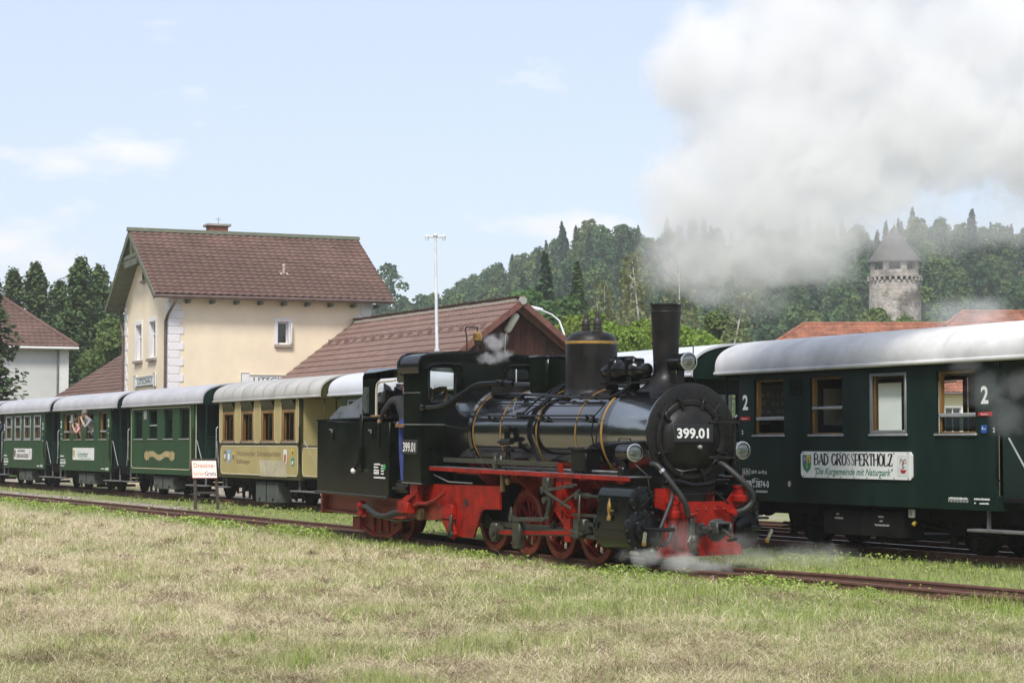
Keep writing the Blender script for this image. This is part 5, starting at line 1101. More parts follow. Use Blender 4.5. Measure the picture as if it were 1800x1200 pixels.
MB().tube([(-3.70, -.985, 2.03), (-3.70, -.985, 2.48), (-3.67, -.985, 2.56), (-3.58, -.985, 2.60), (-2.95, -.985, 2.615)], .022, 6).build('cream_lining', mat('cream_edge', (.50, .47, .38), .5), rf)
MB().prism([(-4.22, 2.30), (-4.14, 2.52), (-3.98, 2.52), (-3.98, 2.08), (-4.12, 2.08)], (0, -1.03, 0), X, Z, Y * .03).build('wind_shield', mat('shield_green', (.045, .062, .055), .3), rf)
MB().box(-3.78, -3.25, -1.06, -1.0, 2.0, 2.045, b=.01).build('elbow_board', OCHRE, td)
m = MB().box(-4.20, -4.10, -1.075, -1.05, 1.12, 2.06, b=.008); m.box(-3.46, -3.40, -1.07, -1.05, 1.5, 2.0, b=.008); m.box(-5.52, -5.38, -1.075, -1.05, 1.60, 1.80, b=.01); m.box(-3.80, -3.70, -1.075, -1.05, 1.64, 1.82, b=.01); m.build('tank_strap', BLACK, td)
m = MB()
for x in (-5.45, -3.75): m.tube([(x - .05, -1.08, 1.79), (x + .05, -1.08, 1.79), (x + .05, -1.08, 1.74)], .012, 6)
m.build('strap_handle', GREYST, td)
lv = MB().tube([(-4.12, -1.08, 1.5), (-4.15, -1.10, 1.25), (-4.24, -1.14, 1.14)], .026, 8).build('lever', BLACK, td); MB().ball((-4.27, -1.15, 1.10), .048, 12).build('lever_knob', mat('knob_white', (.70, .68, .64), .35), lv)
tally(td, [(-3.62, -3.36, 1.215, .03), (-3.62, -3.45, 1.165, .03), (-3.62, -3.42, 1.06, .05), (-3.62, -3.42, 1.115, .03), (-3.33, -3.22, 1.20, .026), (-3.33, -3.22, 1.155, .026), (-3.33, -3.22, 1.11, .026), (-3.33, -3.22, 1.065, .026), (-3.62, -3.16, .995, .03)], WHITE, -1.056, 'stencil_marks', 15)
MB().cyl((-3.20, -1.05, 1.185), (-3.20, -1.058, 1.185), .05, n=14).build('green_disc', mat('disc_green', (.03, .32, .10), .5), td)
MB().box(-3.0, -2.5, -.95, .95, .78, .93, b=.01).build('fall_plate', STEEL, td)
MB().box(-2.98, -2.45, -1.02, -.7, .82, .88, b=.008).build('cab_step', BLACK, td)
# tender frame and truck
m = MB(); m.box(-6.30, -2.9, -.78, -.74, .36, .66, b=.006).box(-6.30, -2.9, .74, .78, .36, .66, b=.006).box(-6.42, -2.9, -.86, -.74, .335, .365, b=.006).box(-6.42, -2.9, .74, .86, .335, .365, b=.006).box(-6.36, -2.9, -.86, -.74, .64, .665).box(-6.33, -6.25, -.9, .9, .30, .66, b=.01).prism([(-2.9, .36), (-2.9, .66), (-1.60, .66), (-1.60, .39), (-2.2, .36)], (0, -.76, 0), X, Z, Y * .04)
tf = m.build('tender_frame', mat('tender_red', (.19, .030, .015), .5, 0, .25, 5, bump=.06, bscale=14), eng)
m = MB(); m.prism([(-5.25, .27), (-5.25, .08), (-4.95, .10), (-4.60, -.01), (-3.88, .0), (-3.46, .14), (-3.46, .30), (-3.75, .32), (-5.0, .32)], (0, -.62, 0), X, Z, Y * .03)
m.prism([(-5.0, .09), (-4.60, -.03), (-3.88, -.02), (-3.46, .12), (-3.46, .15), (-3.9, .02), (-4.58, .01), (-5.0, .13)], (0, -.66, 0), X, Z, Y * .05); m.box(-5.34, -5.02, -.70, -.60, .07, .28, b=.012)
for x in (-4.55, -4.25, -3.95): m.box(x - .04, x + .04, -.66, -.6, .08, .28, b=.01)
tr = m.build('truck_frame', DRED, tf); m = MB()
for x in (-4.9, -4.6, -4.3, -4.0, -3.7): m.ball((x, -.64, .20), .025, 6); m.ball((x + .1, -.64, .06), .02, 6)
m.build('frame_bolts', DRED, tr)
def spoked(r, spokes, mred, name, parent, x, y, tyre_r=.07, bal=None):
    w = thing_part(name, parent, (x, y, r))
    return w
def thing_part(name, parent, loc):
    o = bpy.data.objects.new(name, None); COL.objects.link(o); o.parent = parent; o.location = loc; o.empty_display_size = .1; return o
def wheel_geo(r, sp, hub, s, bal=None):
    t = MB().lathe([(r - .075, -.05), (r - .005, -.055), (r, -.05), (r + .002, .05), (r + .03, .06), (r + .028, .085), (r - .06, .085), (r - .075, .05)], (0, 0, 0), V(0, -s * -1, 0), 44, cap=False)
    c = MB(); c.lathe([(hub, -.06), (hub, .06)], (0, 0, 0), Y, 20); c.lathe([(r - .11, -.035), (r - .07, -.04), (r - .07, .04), (r - .11, .035)], (0, 0, 0), Y, 36, cap=False)
    for i in range(sp):
        a = math.tau * i / sp; d = V(math.cos(a), 0, math.sin(a)); c.obox(d * (r - .09 + hub) / 2, (d, Y, d.cross(Y)), ((r - .1 - hub) / 2 + .02, .022, .026), 0, .008)
    if bal is not None:
        ps = [((r - .1) * math.cos(bal + q), (r - .1) * math.sin(bal + q)) for q in np.linspace(-.75, .75, 9)]
        c.prism(ps, (0, -.045, 0), X, Z, Y * .09)
    return t, c
TYRE = mat('wheel_tyre', (.20, .035, .02), .5, .2, .3, 8)
def add_wheel(parent, x, y, r, sp, hub, s, bal, wheelmat):
    t, c = wheel_geo(r, sp, hub, s, bal)
    W_ = c.build('wheel', wheelmat, parent); W_.location = (x, y, r); o = t.build('tyre', TYRE, W_)
    return W_
for x in (-5.14, -3.55):
    for s in (-1, 1): add_wheel(tf, x, s * .41, .30, 8, .06, s, None, DRED)
for i, x in enumerate((-.30, .77, 1.80, 2.83)):
    for s in (-1, 1): add_wheel(eng, x, s * .41, .455, 10, .09, s, math.radians(55 if s < 0 else 145), mat('wheel_red', (.17, .012, .006), .55, 0, .35, 6, spec=.2))
    MB().cyl((x, -.4, .455), (x, .4, .455), .065, n=12).build('axle', DRED, eng)
m = MB()
for s in (-1, 1): m.box(-2.2, 4.6, s * .27, s * .30, .28, 1.02); m.box(-1.4, 4.4, s * .30, s * .34, .98, 1.17)
m.box(-1.6, 3.4, -.5, .5, 1.02, 1.16); m.build('main_frame', DRED, eng)
m = MB().box(-1.7, .2, -.52, .52, .35, 1.15, b=.05); m.build('ash_pan', UNDER, eng)
# rear outside frame plate with swing link
m = MB()
FPO = [(-2.30, .66), (-2.30, .94), (.51, .985), (.51, .635), (-.02, .62), (-.10, .58), (-.37, .17), (-.97, .16), (-.98, .40), (-1.33, .40), (-1.33, .66)]
MB().prism(FPO, (0, .785, 0), X, Z, Y * .035).build('frame_plate', RED, eng)
m.prism(FPO, (0, -.82, 0), X, Z, Y * .035)
fp = m.build('frame_plate', RED, eng)
m = MB()
for i in range(15): m.ball((-.55 + i * .075, -.824, .945), .010, 5); m.ball((-.50 + i * .07, -.824, .66), .009, 5) if i > 6 else None
for i in range(8): m.ball((-.44 + i * .045, -.824, .25 + i * .055), .010, 5); m.ball((-.53, -.824, .25 + i * .09), .010, 5)
m.build('plate_rivets', DRED, fp); MB().lathe([(.06, 0), (.06, .005)], (-.60, -.823, .70), (0, -1, 0), 16).build('plate_hole', BLKINK, fp)
m = MB().box(-1.33, -.95, -.90, -.82, .42, .64, b=.01).box(-1.5, -1.0, -.90, -.80, .62, .655, b=.006); m.prism([(-1.33, .40), (-.98, .40), (-.86, .2), (-.92, .12), (-1.02, .14)], (0, -.90, 0), X, Z, Y * .05); m.build('swing_hanger', RED, fp)
MB().obox((-.93, -.93, .33), (V(.1, 0, 1), X, Y), (.17, .035, .02), 0, .01).cyl((-.94, -.95, .20), (-.94, -.88, .20), .05, n=10).build('swing_link', STEEL, fp)
m = MB().box(-2.30, -2.02, -1.0, -.90, .60, .94, b=.01); m.prism([(-2.62, .64), (-2.30, .76), (-2.05, .76), (-2.32, .64)], (0, -1.05, 0), X, Z, Y * .25); m.box(-2.64, -2.24, -1.07, -.82, .46, .645, b=.012); m.box(-2.50, -2.47, -1.075, -1.06, .50, .60); m.build('step_bracket', RED, eng)
MB().tube([(-2.12, -1.0, .60), (-1.95, -1.0, .64), (-1.65, -1.0, .645), (-1.35, -.98, .72), (-1.1, -.95, .84)], .030, 9).build('red_pipe', RED, eng)
MB().tube([(-2.16, -1.0, .62), (-2.1, -1.0, .74), (-2.0, -1.0, .84)], .016, 6).build('red_lever', RED, eng)
MB().lathe([(.05, 0), (.085, .06), (.085, .12), (.05, .18)], (-4.42, -.95, .52), V(1, -.1, -.15), 12).obox((-4.36, -.95, .42), (X, Y, Z), (.09, .05, .09), 0, .02).tube([(-4.46, -.92, .38), (-4.3, -.96, .32), (-4.1, -.96, .36)], .022, 6).build('hose_coupling', RED, tf)
MB().tube(smooth([(-4.24, -.96, .50), (-3.95, -1.02, .50), (-3.6, -1.03, .40), (-3.2, -1.03, .38), (-2.85, -1.0, .45), (-2.6, -.95, .47)]), .048, 10).build('brake_hose', RUBBER, tf)
MB().tube([(-3.6, -.9, .33), (-3.1, -.9, .30), (-2.5, -.9, .34), (-2.2, -.88, .42)], .014, 6).build('pipe', STEEL, tf)
MB().box(-2.20, -2.06, -.93, -.84, .36, .55, b=.015).build('brass_valve', mat('oily_brass', (.16, .11, .05), .5, .5), tf)
# cylinders
for s in (-1, 1):
    def hull():
        c1, r1, c2, r2 = (.80, .93), .185, (.78, .53), .285
        pts = [(c1[0] + r1 * math.cos(a), c1[1] + r1 * math.sin(a)) for a in np.linspace(math.radians(-8), math.radians(172), 15)]
        pts += [(c2[0] + r2 * math.cos(a), c2[1] + r2 * math.sin(a)) for a in np.linspace(math.radians(190), math.radians(352), 17)]
        return pts
    cy_ = MB().prism([(p[0] * s, p[1]) for p in hull()], (3.74, 0, 0), Y, Z, X * .78).build('cylinder', mat('cylinder_black', (.005, .007, .006), .18, 0, .3, 3, rvar=.06, spec=.26), eng, 30)
    for x0, d in ((4.52, 1), (3.74, -1)):
        e = MB()
        e.lathe([(.285, 0), (.285, .03), (.24, .05), (.16, .05), (.15, .09), (.07, .11), (.06, .16), (.001, .16)], (x0, s * .78, .53), X * d, 32)
        e.lathe([(.185, 0), (.185, .03), (.15, .045), (.10, .045), (.09, .08), (.001, .09)], (x0, s * .80, .93), X * d, 28)
        E_ = e.build('cylinder_cover', BLACK, cy_, 40); b = MB()
        for i in range(12): a = math.tau * i / 12; b.lathe([(.018, 0), (.018, .02), (.010, .032)], (x0 + .03 * d, s * .78 + .262 * math.cos(a), .53 + .262 * math.sin(a)), X * d, 6)
        for i in range(10): a = math.tau * i / 10; b.lathe([(.014, 0), (.014, .018), (.008, .028)], (x0 + .03 * d, s * .80 + .165 * math.cos(a), .93 + .165 * math.sin(a)), X * d, 6)
        b.build('cover_bolts', STEEL, E_)
    MB().box(3.80, 3.84, s * 1.055, s * 1.072, .5, .62).box(3.74, 4.52, s * 1.052, s * 1.07, .515, .53).build('cladding_strip', BLACK, cy_)
    MB().lathe([(.02, 0), (.034, .01), (.034, .06), (.022, .07), (.022, .12), (.030, .13), (.030, .22), (.018, .25), (.012, .30)], (4.14, s * 1.06, .64), V(.02, 0, 1), 10).cyl((4.14, s * 1.06, .78), (4.24, s * 1.06, .78), .012, n=6).build('relief_valve', BRASS, cy_)
    MB().lathe([(.032, 0), (.032, .045)], (4.86, s * .96, .36), V(.08, s * .03, .17), 10).build('sight_cap', BRASS, cy_); MB().lathe([(.026, .045), (.026, .17), (.02, .19)], (4.86, s * .96, .36), V(.08, s * .03, .17), 10).build('indicator_cock', CHROME, cy_)
    MB().tube([(4.6, s * .85, .58), (4.75, s * .82, .56), (5.0, s * .75, .56), (5.02, s * .6, .56)], .028, 8).build('tail_rod', BLACK, cy_)
    MB().tube([(4.62, s * .90, .80), (4.72, s * .92, .92), (4.70, s * .80, 1.02)], .010, 5).tube([(4.60, s * .9, .72), (4.75, s * .95, .84), (4.82, s * .8, 1.0)], .008, 5).build('cylinder_pipe', BLACK, cy_)
# motion on both sides
for s in (-1, 1):
    y = .60 * s
    m = MB()
    m.obox((1.26, y, .40), (X, Y, Z), (1.62, .022, .045), 0, .01)
    for x in (-.30, .77, 1.80, 2.83): m.cyl((x + .0, y - .04 * s, .40), (x, y + .05 * s, .40), .085, n=16); m.lathe([(.03, 0), (.03, .05)], (x, y, .47), Z, 8)
    m.build('coupling_rod', STEEL, eng)
    a, b = V(.50, .86 * s, .30), V(2.98, .86 * s, .42); d = (b - a).normalized()
    cr = MB().obox((a + b) / 2, (d, Y, d.cross(Y)), ((b - a).length / 2, .022, .048), 0, .008).build('connecting_rod', STEEL, eng)
    MB().obox((a + b) / 2 + V(0, .024 * s, 0), (d, Y, d.cross(Y)), ((b - a).length / 2 - .14, .004, .026)).build('rod_flute', RED, cr)
    MB().cyl(a + V(0, -.06 * s, 0), a + V(0, .07 * s, 0), .12, n=20).cyl(a + V(0, .05 * s, 0), a + V(0, .10 * s, 0), .06, n=12).obox(a + V(-.03, 0, 0), (X, Y, Z), (.09, .05, .14), 0, .02).build('rod_end', STEEL, cr)
    MB().cyl(b + V(0, -.05 * s, 0), b + V(0, .06 * s, 0), .09, n=16).build('rod_end', STEEL, cr)
    # return crank drop link and eccentric rod
    c1 = V(1.22, .92 * s, .52)
    m = MB().box(1.14, 1.38, .84 * s, .95 * s, .10, .52, b=.02).obox((1.64, .95 * s, .545), (V(1, 0, .04), Y, Z), (.48, .016, .032), 0, .006).cyl(c1 + V(-.08, -.03 * s, .02), c1 + V(-.08, .06 * s, .02), .05, n=12); m.lathe([(.035, 0), (.045, .06), (.03, .13), (.018, .2)], (1.10, .93 * s, .50), Z, 10)
    m.build('eccentric_rod', STEEL, eng)
    m = MB(); ps = [(2.16 + .06 * math.cos(a) * 0 + .10 * (1 - ((z - .84) / .26) ** 2), z) for z, a in [(.58 + .52 * i / 9, 0) for i in range(10)]]
    m.tube([(x, .93 * s, z) for x, z in ps], .034, 8); m.tube([(2.08, .93 * s, .56), (2.2, .93 * s, .58), (2.18, .93 * s, 1.14)], .026, 7); m.cyl((2.2, .88 * s, .84), (2.2, 1.0 * s, .84), .05, n=12); m.box(2.10, 2.26, .88 * s, .97 * s, .98, 1.16, b=.015)
    m.build('expansion_link', STEEL, eng)
    m = MB(); m.obox((2.56, .96 * s, 1.02), (V(1, 0, .12), Y, Z), (.46, .012, .022), 0, .005).obox((2.56, .97 * s, .86), (V(1, 0, -.28), Y, Z), (.40, .012, .020), 0, .005).obox((2.90, .96 * s, .90), (V(1, 0, .42), Y, Z), (.30, .012, .022), 0, .005).cyl((3.13, .90 * s, .93), (3.13, 1.0 * s, .93), .05, n=12); m.cyl((3.13, .82 * s, .93), (3.75, .82 * s, .93), .024, n=10); m.obox((3.17, .97 * s, .66), (V(.05, 0, 1), X, Y), (.29, .022, .014), 0, .008).cyl((3.0, .80 * s, .93), (3.2, .80 * s, .93), .045, n=10)
    for c in ((2.12, 1.0), (2.14, .96), (3.02, 1.07), (3.18, .40)): m.cyl((c[0], .93 * s, c[1]), (c[0], 1.0 * s, c[1]), .03, n=10)
    m.build('valve_rod', STEEL, eng)
    m = MB().box(2.72, 3.76, .72 * s, .84 * s, .345, .395, b=.006).box(2.72, 3.76, .72 * s, .84 * s, .64, .68, b=.006).build('slide_bar', STEEL, eng)
    MB().box(2.86, 3.16, .70 * s, .90 * s, .40, .62, b=.02).cyl((3.1, .78 * s, .53), (3.75, .78 * s, .53), .034, n=12).obox((3.02, .92 * s, .40), (X, Y, Z), (.12, .03, .05), 0, .015).build('crosshead', STEEL, eng)
    m = MB().prism([(2.28, 1.17), (2.80, 1.17), (2.80, 1.09), (2.52, 1.06), (2.50, .82), (2.52, .72), (2.66, .60), (2.76, .60), (2.76, .28), (2.60, .27), (2.58, .50), (2.30, .70)], (0, .88 * s, 0), X, Z, Y * .03)
    m.box(2.52, 2.56, .4 * s, .88 * s, .60, 1.12).box(2.3, 2.34, .3 * s, .88 * s, .75, 1.15); m.build('motion_bracket', RED, eng)
    MB().box(.55, .62, .78 * s, .84 * s, .90, 1.17, b=.01).lathe([(.03, -.05), (.05, 0), (.04, .05)], (.78, .82 * s, 1.06), Z, 10).build('oil_cup', mat('oily_brass', (.16, .11, .05), .5, .5), eng)
    for x in (.24, 1.28, 2.32, 3.3):
        MB().prism([(-.05, .2), (.04, .22), (.07, .5), (.05, .78), (-.01, .78), (.0, .5)], (x, .46 * s, 0), X, Z, Y * -.08 * s).build('brake_hanger', UNDER, eng)
    MB().tube([(3.3, .6 * s, .25), (3.7, .62 * s, .16), (4.3, .64 * s, .17)], .02, 6).build('sand_pipe', UNDER, eng)
# buffer beam
OUT = [(-.62, .84), (-.62, 1.075), (-.44, 1.075), (-.30, .915), (.30, .915), (.46, .96), (.62, 1.085), (.735, 1.085), (.735, .86), (.60, .80), (.56, .50), (.60, .36), (.68, .31), (.70, .19), (-.60, .17), (-.56, .28), (-.48, .36), (-.48, .78)]
OUT = [(-.66, .84), (-.66, 1.08), (-.46, 1.08), (-.28, .90), (.46, .90), (.62, 1.08), (.73, 1.08), (.73, .86), (.57, .80), (.55, .48), (.60, .36), (.68, .31), (.70, .19), (-.66, .17), (-.60, .27), (-.51, .36), (-.50, .78)]
bb = MB().prism(OUT, (4.62, 0, 0), Y, Z, X * .05).build('buffer_beam', RED, eng, 30)
m = MB().box(4.3, 4.62, -.5, .5, .80, .885, b=.01).build('front_footplate', mat('board_grey', (.1, .1, .1)), eng)
m = MB()
for yy in (-.16, -.02, .12, .26, .40): m.ball((4.675, yy, .80), .018, 6)
for yy in np.arange(-.58, .68, .14): m.ball((4.675, yy, .23), .014, 6)
m.build('beam_bolts', DRED, bb)
m = MB().box(4.665, 4.71, -.36, -.24, .30, .74, b=.012).box(4.66, 4.70, -.52, -.16, .70, .74, b=.01); m.build('vertical_stiffener', RED, bb)
for yy, z0 in ((-.44, .66), (.62, .86)):
    m = MB().lathe([(.10, 0), (.105, .02), (.105, .07), (.085, .09), (.085, .17), (.10, .18), (.10, .21), (.05, .22)], (4.74, yy, z0 + .04), Z, 18)
    if yy < 0: m.lathe([(.05, .0), (.065, .02), (.065, .10), (.09, .12)], (4.74, yy, z0 - .06), Z, 14).lathe([(.035, 0), (.035, .16)], (4.76, yy, z0 - .20), Z, 10)
    m.build('air_reservoir', RED, bb)
m = MB().cyl((4.72, -.28, .70), (4.82, -.24, .74), .04, n=10).obox((4.80, -.18, .735), (V(.2, 1, .2), X, Z), (.08, .025, .02), 0, .01).cyl((4.72, .50, .76), (4.84, .46, .76), .05, n=10).obox((4.82, .42, .76), (V(0, 1, -.3), X, Z), (.09, .03, .025), 0, .01); m.build('hose_cock', RED, bb)
MB().tube(smooth([(4.54, -.66, 1.40), (4.66, -.62, 1.37), (4.80, -.50, 1.15), (4.88, -.36, .92), (4.86, -.28, .72)]), .037, 12).build('brake_hose', RUBBER, bb)
MB().lathe([(.046, -.02), (.046, .02)], (4.70, -.585, 1.31), V(.14, .12, -.22), 12).build('hose_clip', CHROME, bb)
MB().tube(smooth([(4.54, .38, 1.42), (4.70, .42, 1.36), (4.86, .56, 1.18), (4.90, .70, 1.02), (4.88, .72, .90), (4.85, .62, .80), (4.82, .50, .76)]), .039, 12).build('brake_hose', RUBBER, bb)
MB().tube(smooth([(4.74, -.46, 1.02), (4.82, -.52, .93), (4.88, -.70, .62), (4.88, -.76, .46), (4.88, -.69, .35), (4.86, -.58, .42), (4.80, -.48, .60)]), .026, 10).build('heating_hose', RUBBER, bb)
MB().tube(smooth([(4.56, -.50, 1.14), (4.62, -.38, 1.175), (4.62, -.28, 1.17), (4.64, -.05, 1.12), (4.62, .2, 1.14), (4.60, .34, 1.17), (4.56, .55, 1.17)]), .034, 10).lathe([(.05, 0), (.05, .05)], (4.61, -.42, 1.165), Y, 10).build('steam_heat_pipe', BLACK, eng)
m = MB().tube([(4.60, -.30, .99), (4.62, .42, 1.0)], .012, 6).obox((4.66, .36, .96), (V(0, 1, -.75), X, Z), (.14, .02, .015)).build('front_rail', MATTE, bb)
# central coupler and screw link
m = MB(); m.box(4.67, 5.08, -.05, .05, .47, .58, b=.02); m.lathe([(.09, 0), (.10, .04), (.08, .1)], (4.67, 0, .53), X, 16)
m.lathe([(.06, 0), (.125, .03), (.13, .07), (.11, .09)], (5.06, 0, .53), X, 16)
m.tube(smooth([(5.10, -.10, .47), (5.12, -.125, .56), (5.12, -.09, .645), (5.12, 0, .665), (5.12, .09, .645), (5.12, .125, .56), (5.10, .10, .47), (5.10, .03, .43), (5.10, -.05, .43), (5.10, -.10, .47)], 3), .030, 8); m.box(5.10, 5.30, -.125, -.085, .50, .64, b=.015).box(5.10, 5.30, .085, .125, .50, .64, b=.015).box(5.12, 5.28, -.12, .12, .625, .66, b=.012)
cp = m.build('coupler', mat('coupler_iron', (.05, .052, .048), .55, .3, .35, 7), eng)
MB().tube([(5.2, 0, .56), (5.32, .02, .52), (5.45, .03, .46)], .026, 8).tube([(5.42 + .07 * math.cos(a), .03 + .045 * math.sin(a), .44 + .02 * math.cos(a)) for a in np.linspace(0, math.tau, 13)[:-1]], .018, 7, closed=True).lathe([(.03, -.17), (.03, .17)], (5.16, 0, .56), Y, 10).build('coupler_link', STEEL, cp)
MB().obox((4.78, -.18, .55), (V(-.05, .1, 1), Y, X), (.16, .045, .03), 0, .015).obox((4.80, -.14, .34), (V(.0, .1, 1), Y, X), (.13, .03, .03), 0, .012).ball((4.80, -.15, .42), .06, 10).tube([(4.8, -.2, .46), (4.82, -.26, .38), (4.8, -.2, .28), (4.8, -.08, .22)], .022, 7).build('screw_link', STEEL, bb)
# ---------------------------------------------------------------- easel sign
es = thing('easel_sign', 'white hand painted Draisine board on a dark wooden easel', 'sign', (-48.42, 16.62, GZ), math.atan2(RT.y, RT.x))
EWD = mat('easel_wood', (.045, .034, .028), .8, 0, .25, 5, bump=.15)
def leg(a, b, w=.036): return MB().obox((Vector(a) + Vector(b)) / 2, (Vector(b) - Vector(a), X, Y), ((Vector(b) - Vector(a)).length / 2, w, .022), 0, .005).build('leg', EWD, es)
leg((-.215, -.20, 0), (-.285, .02, 1.30)); leg((.345, -.16, 0), (.235, .02, 1.30)); leg((-.31, .34, 0), (-.28, .05, 1.25)); leg((.27, .36, 0), (.24, .05, 1.25))
MB().box(-.25, .29, -.15, -.115, .40, .46, b=.006).build('crossbar', EWD, es)
bo_ = V(-.315, -.105, .80); bv = V(-.045, .085, .45); bu = V(.625, 0, .0)
bm = MB(); bn = bu.cross(bv).normalized(); bm.obox(bo_ + bu / 2 + bv / 2, (bu, bv, bn), (bu.length / 2, bv.length / 2, .012), 0, .004); bd = bm.build('board', mat('board_white', (.80, .76, .70), .6, 0, .05, 3), es)
t = MB()
for (a, b) in ((bo_, bo_ + bv), (bo_, bo_ + bu)): t.obox((a + b) / 2, (b - a, bn, (b - a).cross(bn)), ((b - a).length / 2 + .006, .016, .008), 0)
t.build('board_edge', mat('board_red_edge', (.28, .02, .03), .6), bd)
MB().obox(bo_ + bv + bu / 2 + V(0, 0, .02), (bu, Y, Z), (.325, .03, .018), 0, .006).build('top_rail', EWD, es)
OR = mat('orange_ink', (.56, .13, .035), .6); PU = mat('purple_ink', (.20, .05, .12), .6); PK = mat('pale_orange_ink', (.60, .25, .12), .6)
if bn.y > 0: bn = -bn
mb = MB(); put_text(mb, 'Draisine-', bo_ + bu * .08 + bv * .58 + bn * .0135, bu.normalized(), bv.normalized(), .115, .54, .008); mb.build('board_lettering', OR, bd)
mb = MB(); put_text(mb, 'fahrten', bo_ + bu * .05 + bv * .14 + bn * .0135, bu.normalized(), bv.normalized(), .11, .28, .004); mb.build('board_lettering', PK, bd)
mb = MB(); put_text(mb, 'Gratis', bo_ + bu * .52 + bv * .14 + bn * .0135, bu.normalized(), bv.normalized(), .11, .28, .014); mb.build('board_lettering', PU, bd)
# ---------------------------------------------------------------- people
SKIN = mat('skin', (.46, .30, .225), .55, 0, .08, 6)
def person(label, loc, rotz, J, R_, cloth, hair=None, face=V(1, 0, 0), extras=None, hat=False):
    """one continuous figure grown from a skeleton; cloth: function(bone name) -> material index"""
    t = thing('person', label, 'person', loc, rotz)
    chains = [('pelvis', 'waist'), ('waist', 'chest'), ('chest', 'neck'), ('neck', 'head'), ('head', 'crown')]
    for s in 'lr': chains += [('chest', 'sh' + s), ('sh' + s, 'el' + s), ('el' + s, 'wr' + s), ('wr' + s, 'ha' + s), ('pelvis', 'hip' + s), ('hip' + s, 'kn' + s), ('kn' + s, 'an' + s), ('an' + s, 'to' + s)]
    names = list(J); me = bpy.data.meshes.new('body'); me.from_pydata([J[n] for n in names], [(names.index(a), names.index(b)) for a, b in chains], [])
    o = link('body', me); sk = o.modifiers.new('skin', 'SKIN')
    for i, n in enumerate(names): me.skin_vertices[0].data[i].radius = (R_[n], R_[n] * (.8 if n in ('chest', 'waist', 'pelvis') else 1)); me.skin_vertices[0].data[i].use_root = n == 'pelvis'
    o.modifiers.new('sub', 'SUBSURF').levels = 2
    dg = bpy.context.evaluated_depsgraph_get(); m2 = bpy.data.meshes.new_from_object(o.evaluated_get(dg)); bpy.data.objects.remove(o)
    mats_ = list(cloth['mats']); m2.materials.clear()
    for q in mats_: m2.materials.append(q)
    idx = []; segs = [(Vector(J[a]), Vector(J[b]), a, b) for a, b in chains]
    for p in m2.polygons:
        best = None
        for a, b, na, nb in segs:
            ab = b - a; tt = max(0, min(1, (p.center - a).dot(ab) / max(ab.length_squared, 1e-9))); d = (p.center - a - ab * tt).length
            if best is None or d < best[0]: best = (d, na, nb, tt)
        idx.append(cloth['fn'](best[1], best[2], best[3]))
    m2.polygons.foreach_set('material_index', idx); m2.polygons.foreach_set('use_smooth', [True] * len(m2.polygons))
    link('body', m2, t)
    h = Vector(J['head']); u = (Vector(J['crown']) - h).normalized(); f = (face - u * face.dot(u)).normalized(); s = u.cross(f)
    fm = MB()
    for q in (-1, 1): fm.ball(h + f * .088 + s * .032 * q + u * .012, .012, 6); fm.ball(h + s * .085 * q, .022, 6, sc=(.6, .6, 1.2))
    fm.ball(h + f * .10 - u * .015, .017, 6); fm.build('face', SKIN, t)
    MB().obox(h + f * .088 - u * .055, (s, f, u), (.022, .006, .005)).build('mouth', mat('lips', (.28, .10, .09), .6), t)
    if hair:
        hm = MB(); hm.ball(h + u * .035 - f * .022, .108, 14, sc=(1, 1, 1.02)); hm.build('hair', hair, t)
    for sd in 'lr':      # fingers close from the palm
        w = Vector(J['wr' + sd]); p = Vector(J['ha' + sd]); d = (p - w).normalized(); a = d.cross(f).normalized() if abs(d.dot(f)) < .95 else d.cross(u).normalized(); c = d.cross(a)
        fg = MB()
        for k, (off, ln) in enumerate(((-.027, .062), (-.009, .072), (.009, .068), (.027, .052))):
            b = p + a * off; fg.tube([b, b + d * ln * .5 + c * .008, b + d * ln * .85 + c * .03, b + d * ln * .9 + c * .05], [.0095, .009, .008, .006], 6)
        b = w * .4 + p * .6 + a * .035; fg.tube([b, b + a * .022 + d * .02 + c * .012, b + a * .024 + d * .045 + c * .03], [.011, .010, .007], 6)
        fg.build('hand', SKIN, t)
    if extras: extras(t)
    return t
RAD = dict(pelvis=.15, waist=.135, chest=.155, neck=.055, head=.088, crown=.075, shl=.068, shr=.068, ell=.046, elr=.046, wrl=.032, wrr=.032, hal=.034, har=.034, hipl=.09, hipr=.09, knl=.062, knr=.062, anl=.043, anr=.043, tol=.036, tor=.036)
HAIRG = mat('grey_hair', (.16, .14, .12), .8); HAIRB = mat('brown_hair', (.06, .035, .02), .7)
# engine driver leaning out between cab and tender
SHIRT = mat('dark_shirt', (.020, .022, .026), .85, 0, .2, 8, bump=.15); TROU = mat('blue_overall', (.028, .05, .20), .85, 0, .18, 7, bump=.2, bscale=18); BOOT = mat('boot', (.012, .012, .02), .5)
J = dict(pelvis=(0, 0, .98), waist=(-.03, 0, 1.14), chest=(-.13, 0, 1.36), neck=(-.13, .02, 1.50), head=(-.10, .04, 1.63), crown=(-.08, .05, 1.74), shl=(-.16, .19, 1.42), shr=(-.20, -.19, 1.42), ell=(-.30, .26, 1.18), elr=(-.42, -.24, 1.22), wrl=(-.30, .05, 1.05), wrr=(-.62, -.20, 1.07), hal=(-.30, -.02, 1.03), har=(-.70, -.19, 1.06), hipl=(0, .09, .92), hipr=(0, -.09, .92), knl=(.06, .11, .50), knr=(.0, -.10, .50), anl=(.03, .11, .09), anr=(.02, -.10, .09), tol=(.15, .12, .04), tor=(.15, -.11, .04))
def fdrv(a, b, t):
    if a in ('neck', 'head'): return 0
    if a.startswith('wr') or (a.startswith('el') and t > .8): return 0
    if a.startswith('an'): return 3
    if a in ('hipl', 'hipr', 'knl', 'knr', 'pelvis') and not (a == 'pelvis' and b == 'waist' and t > .6): return 2
    return 1
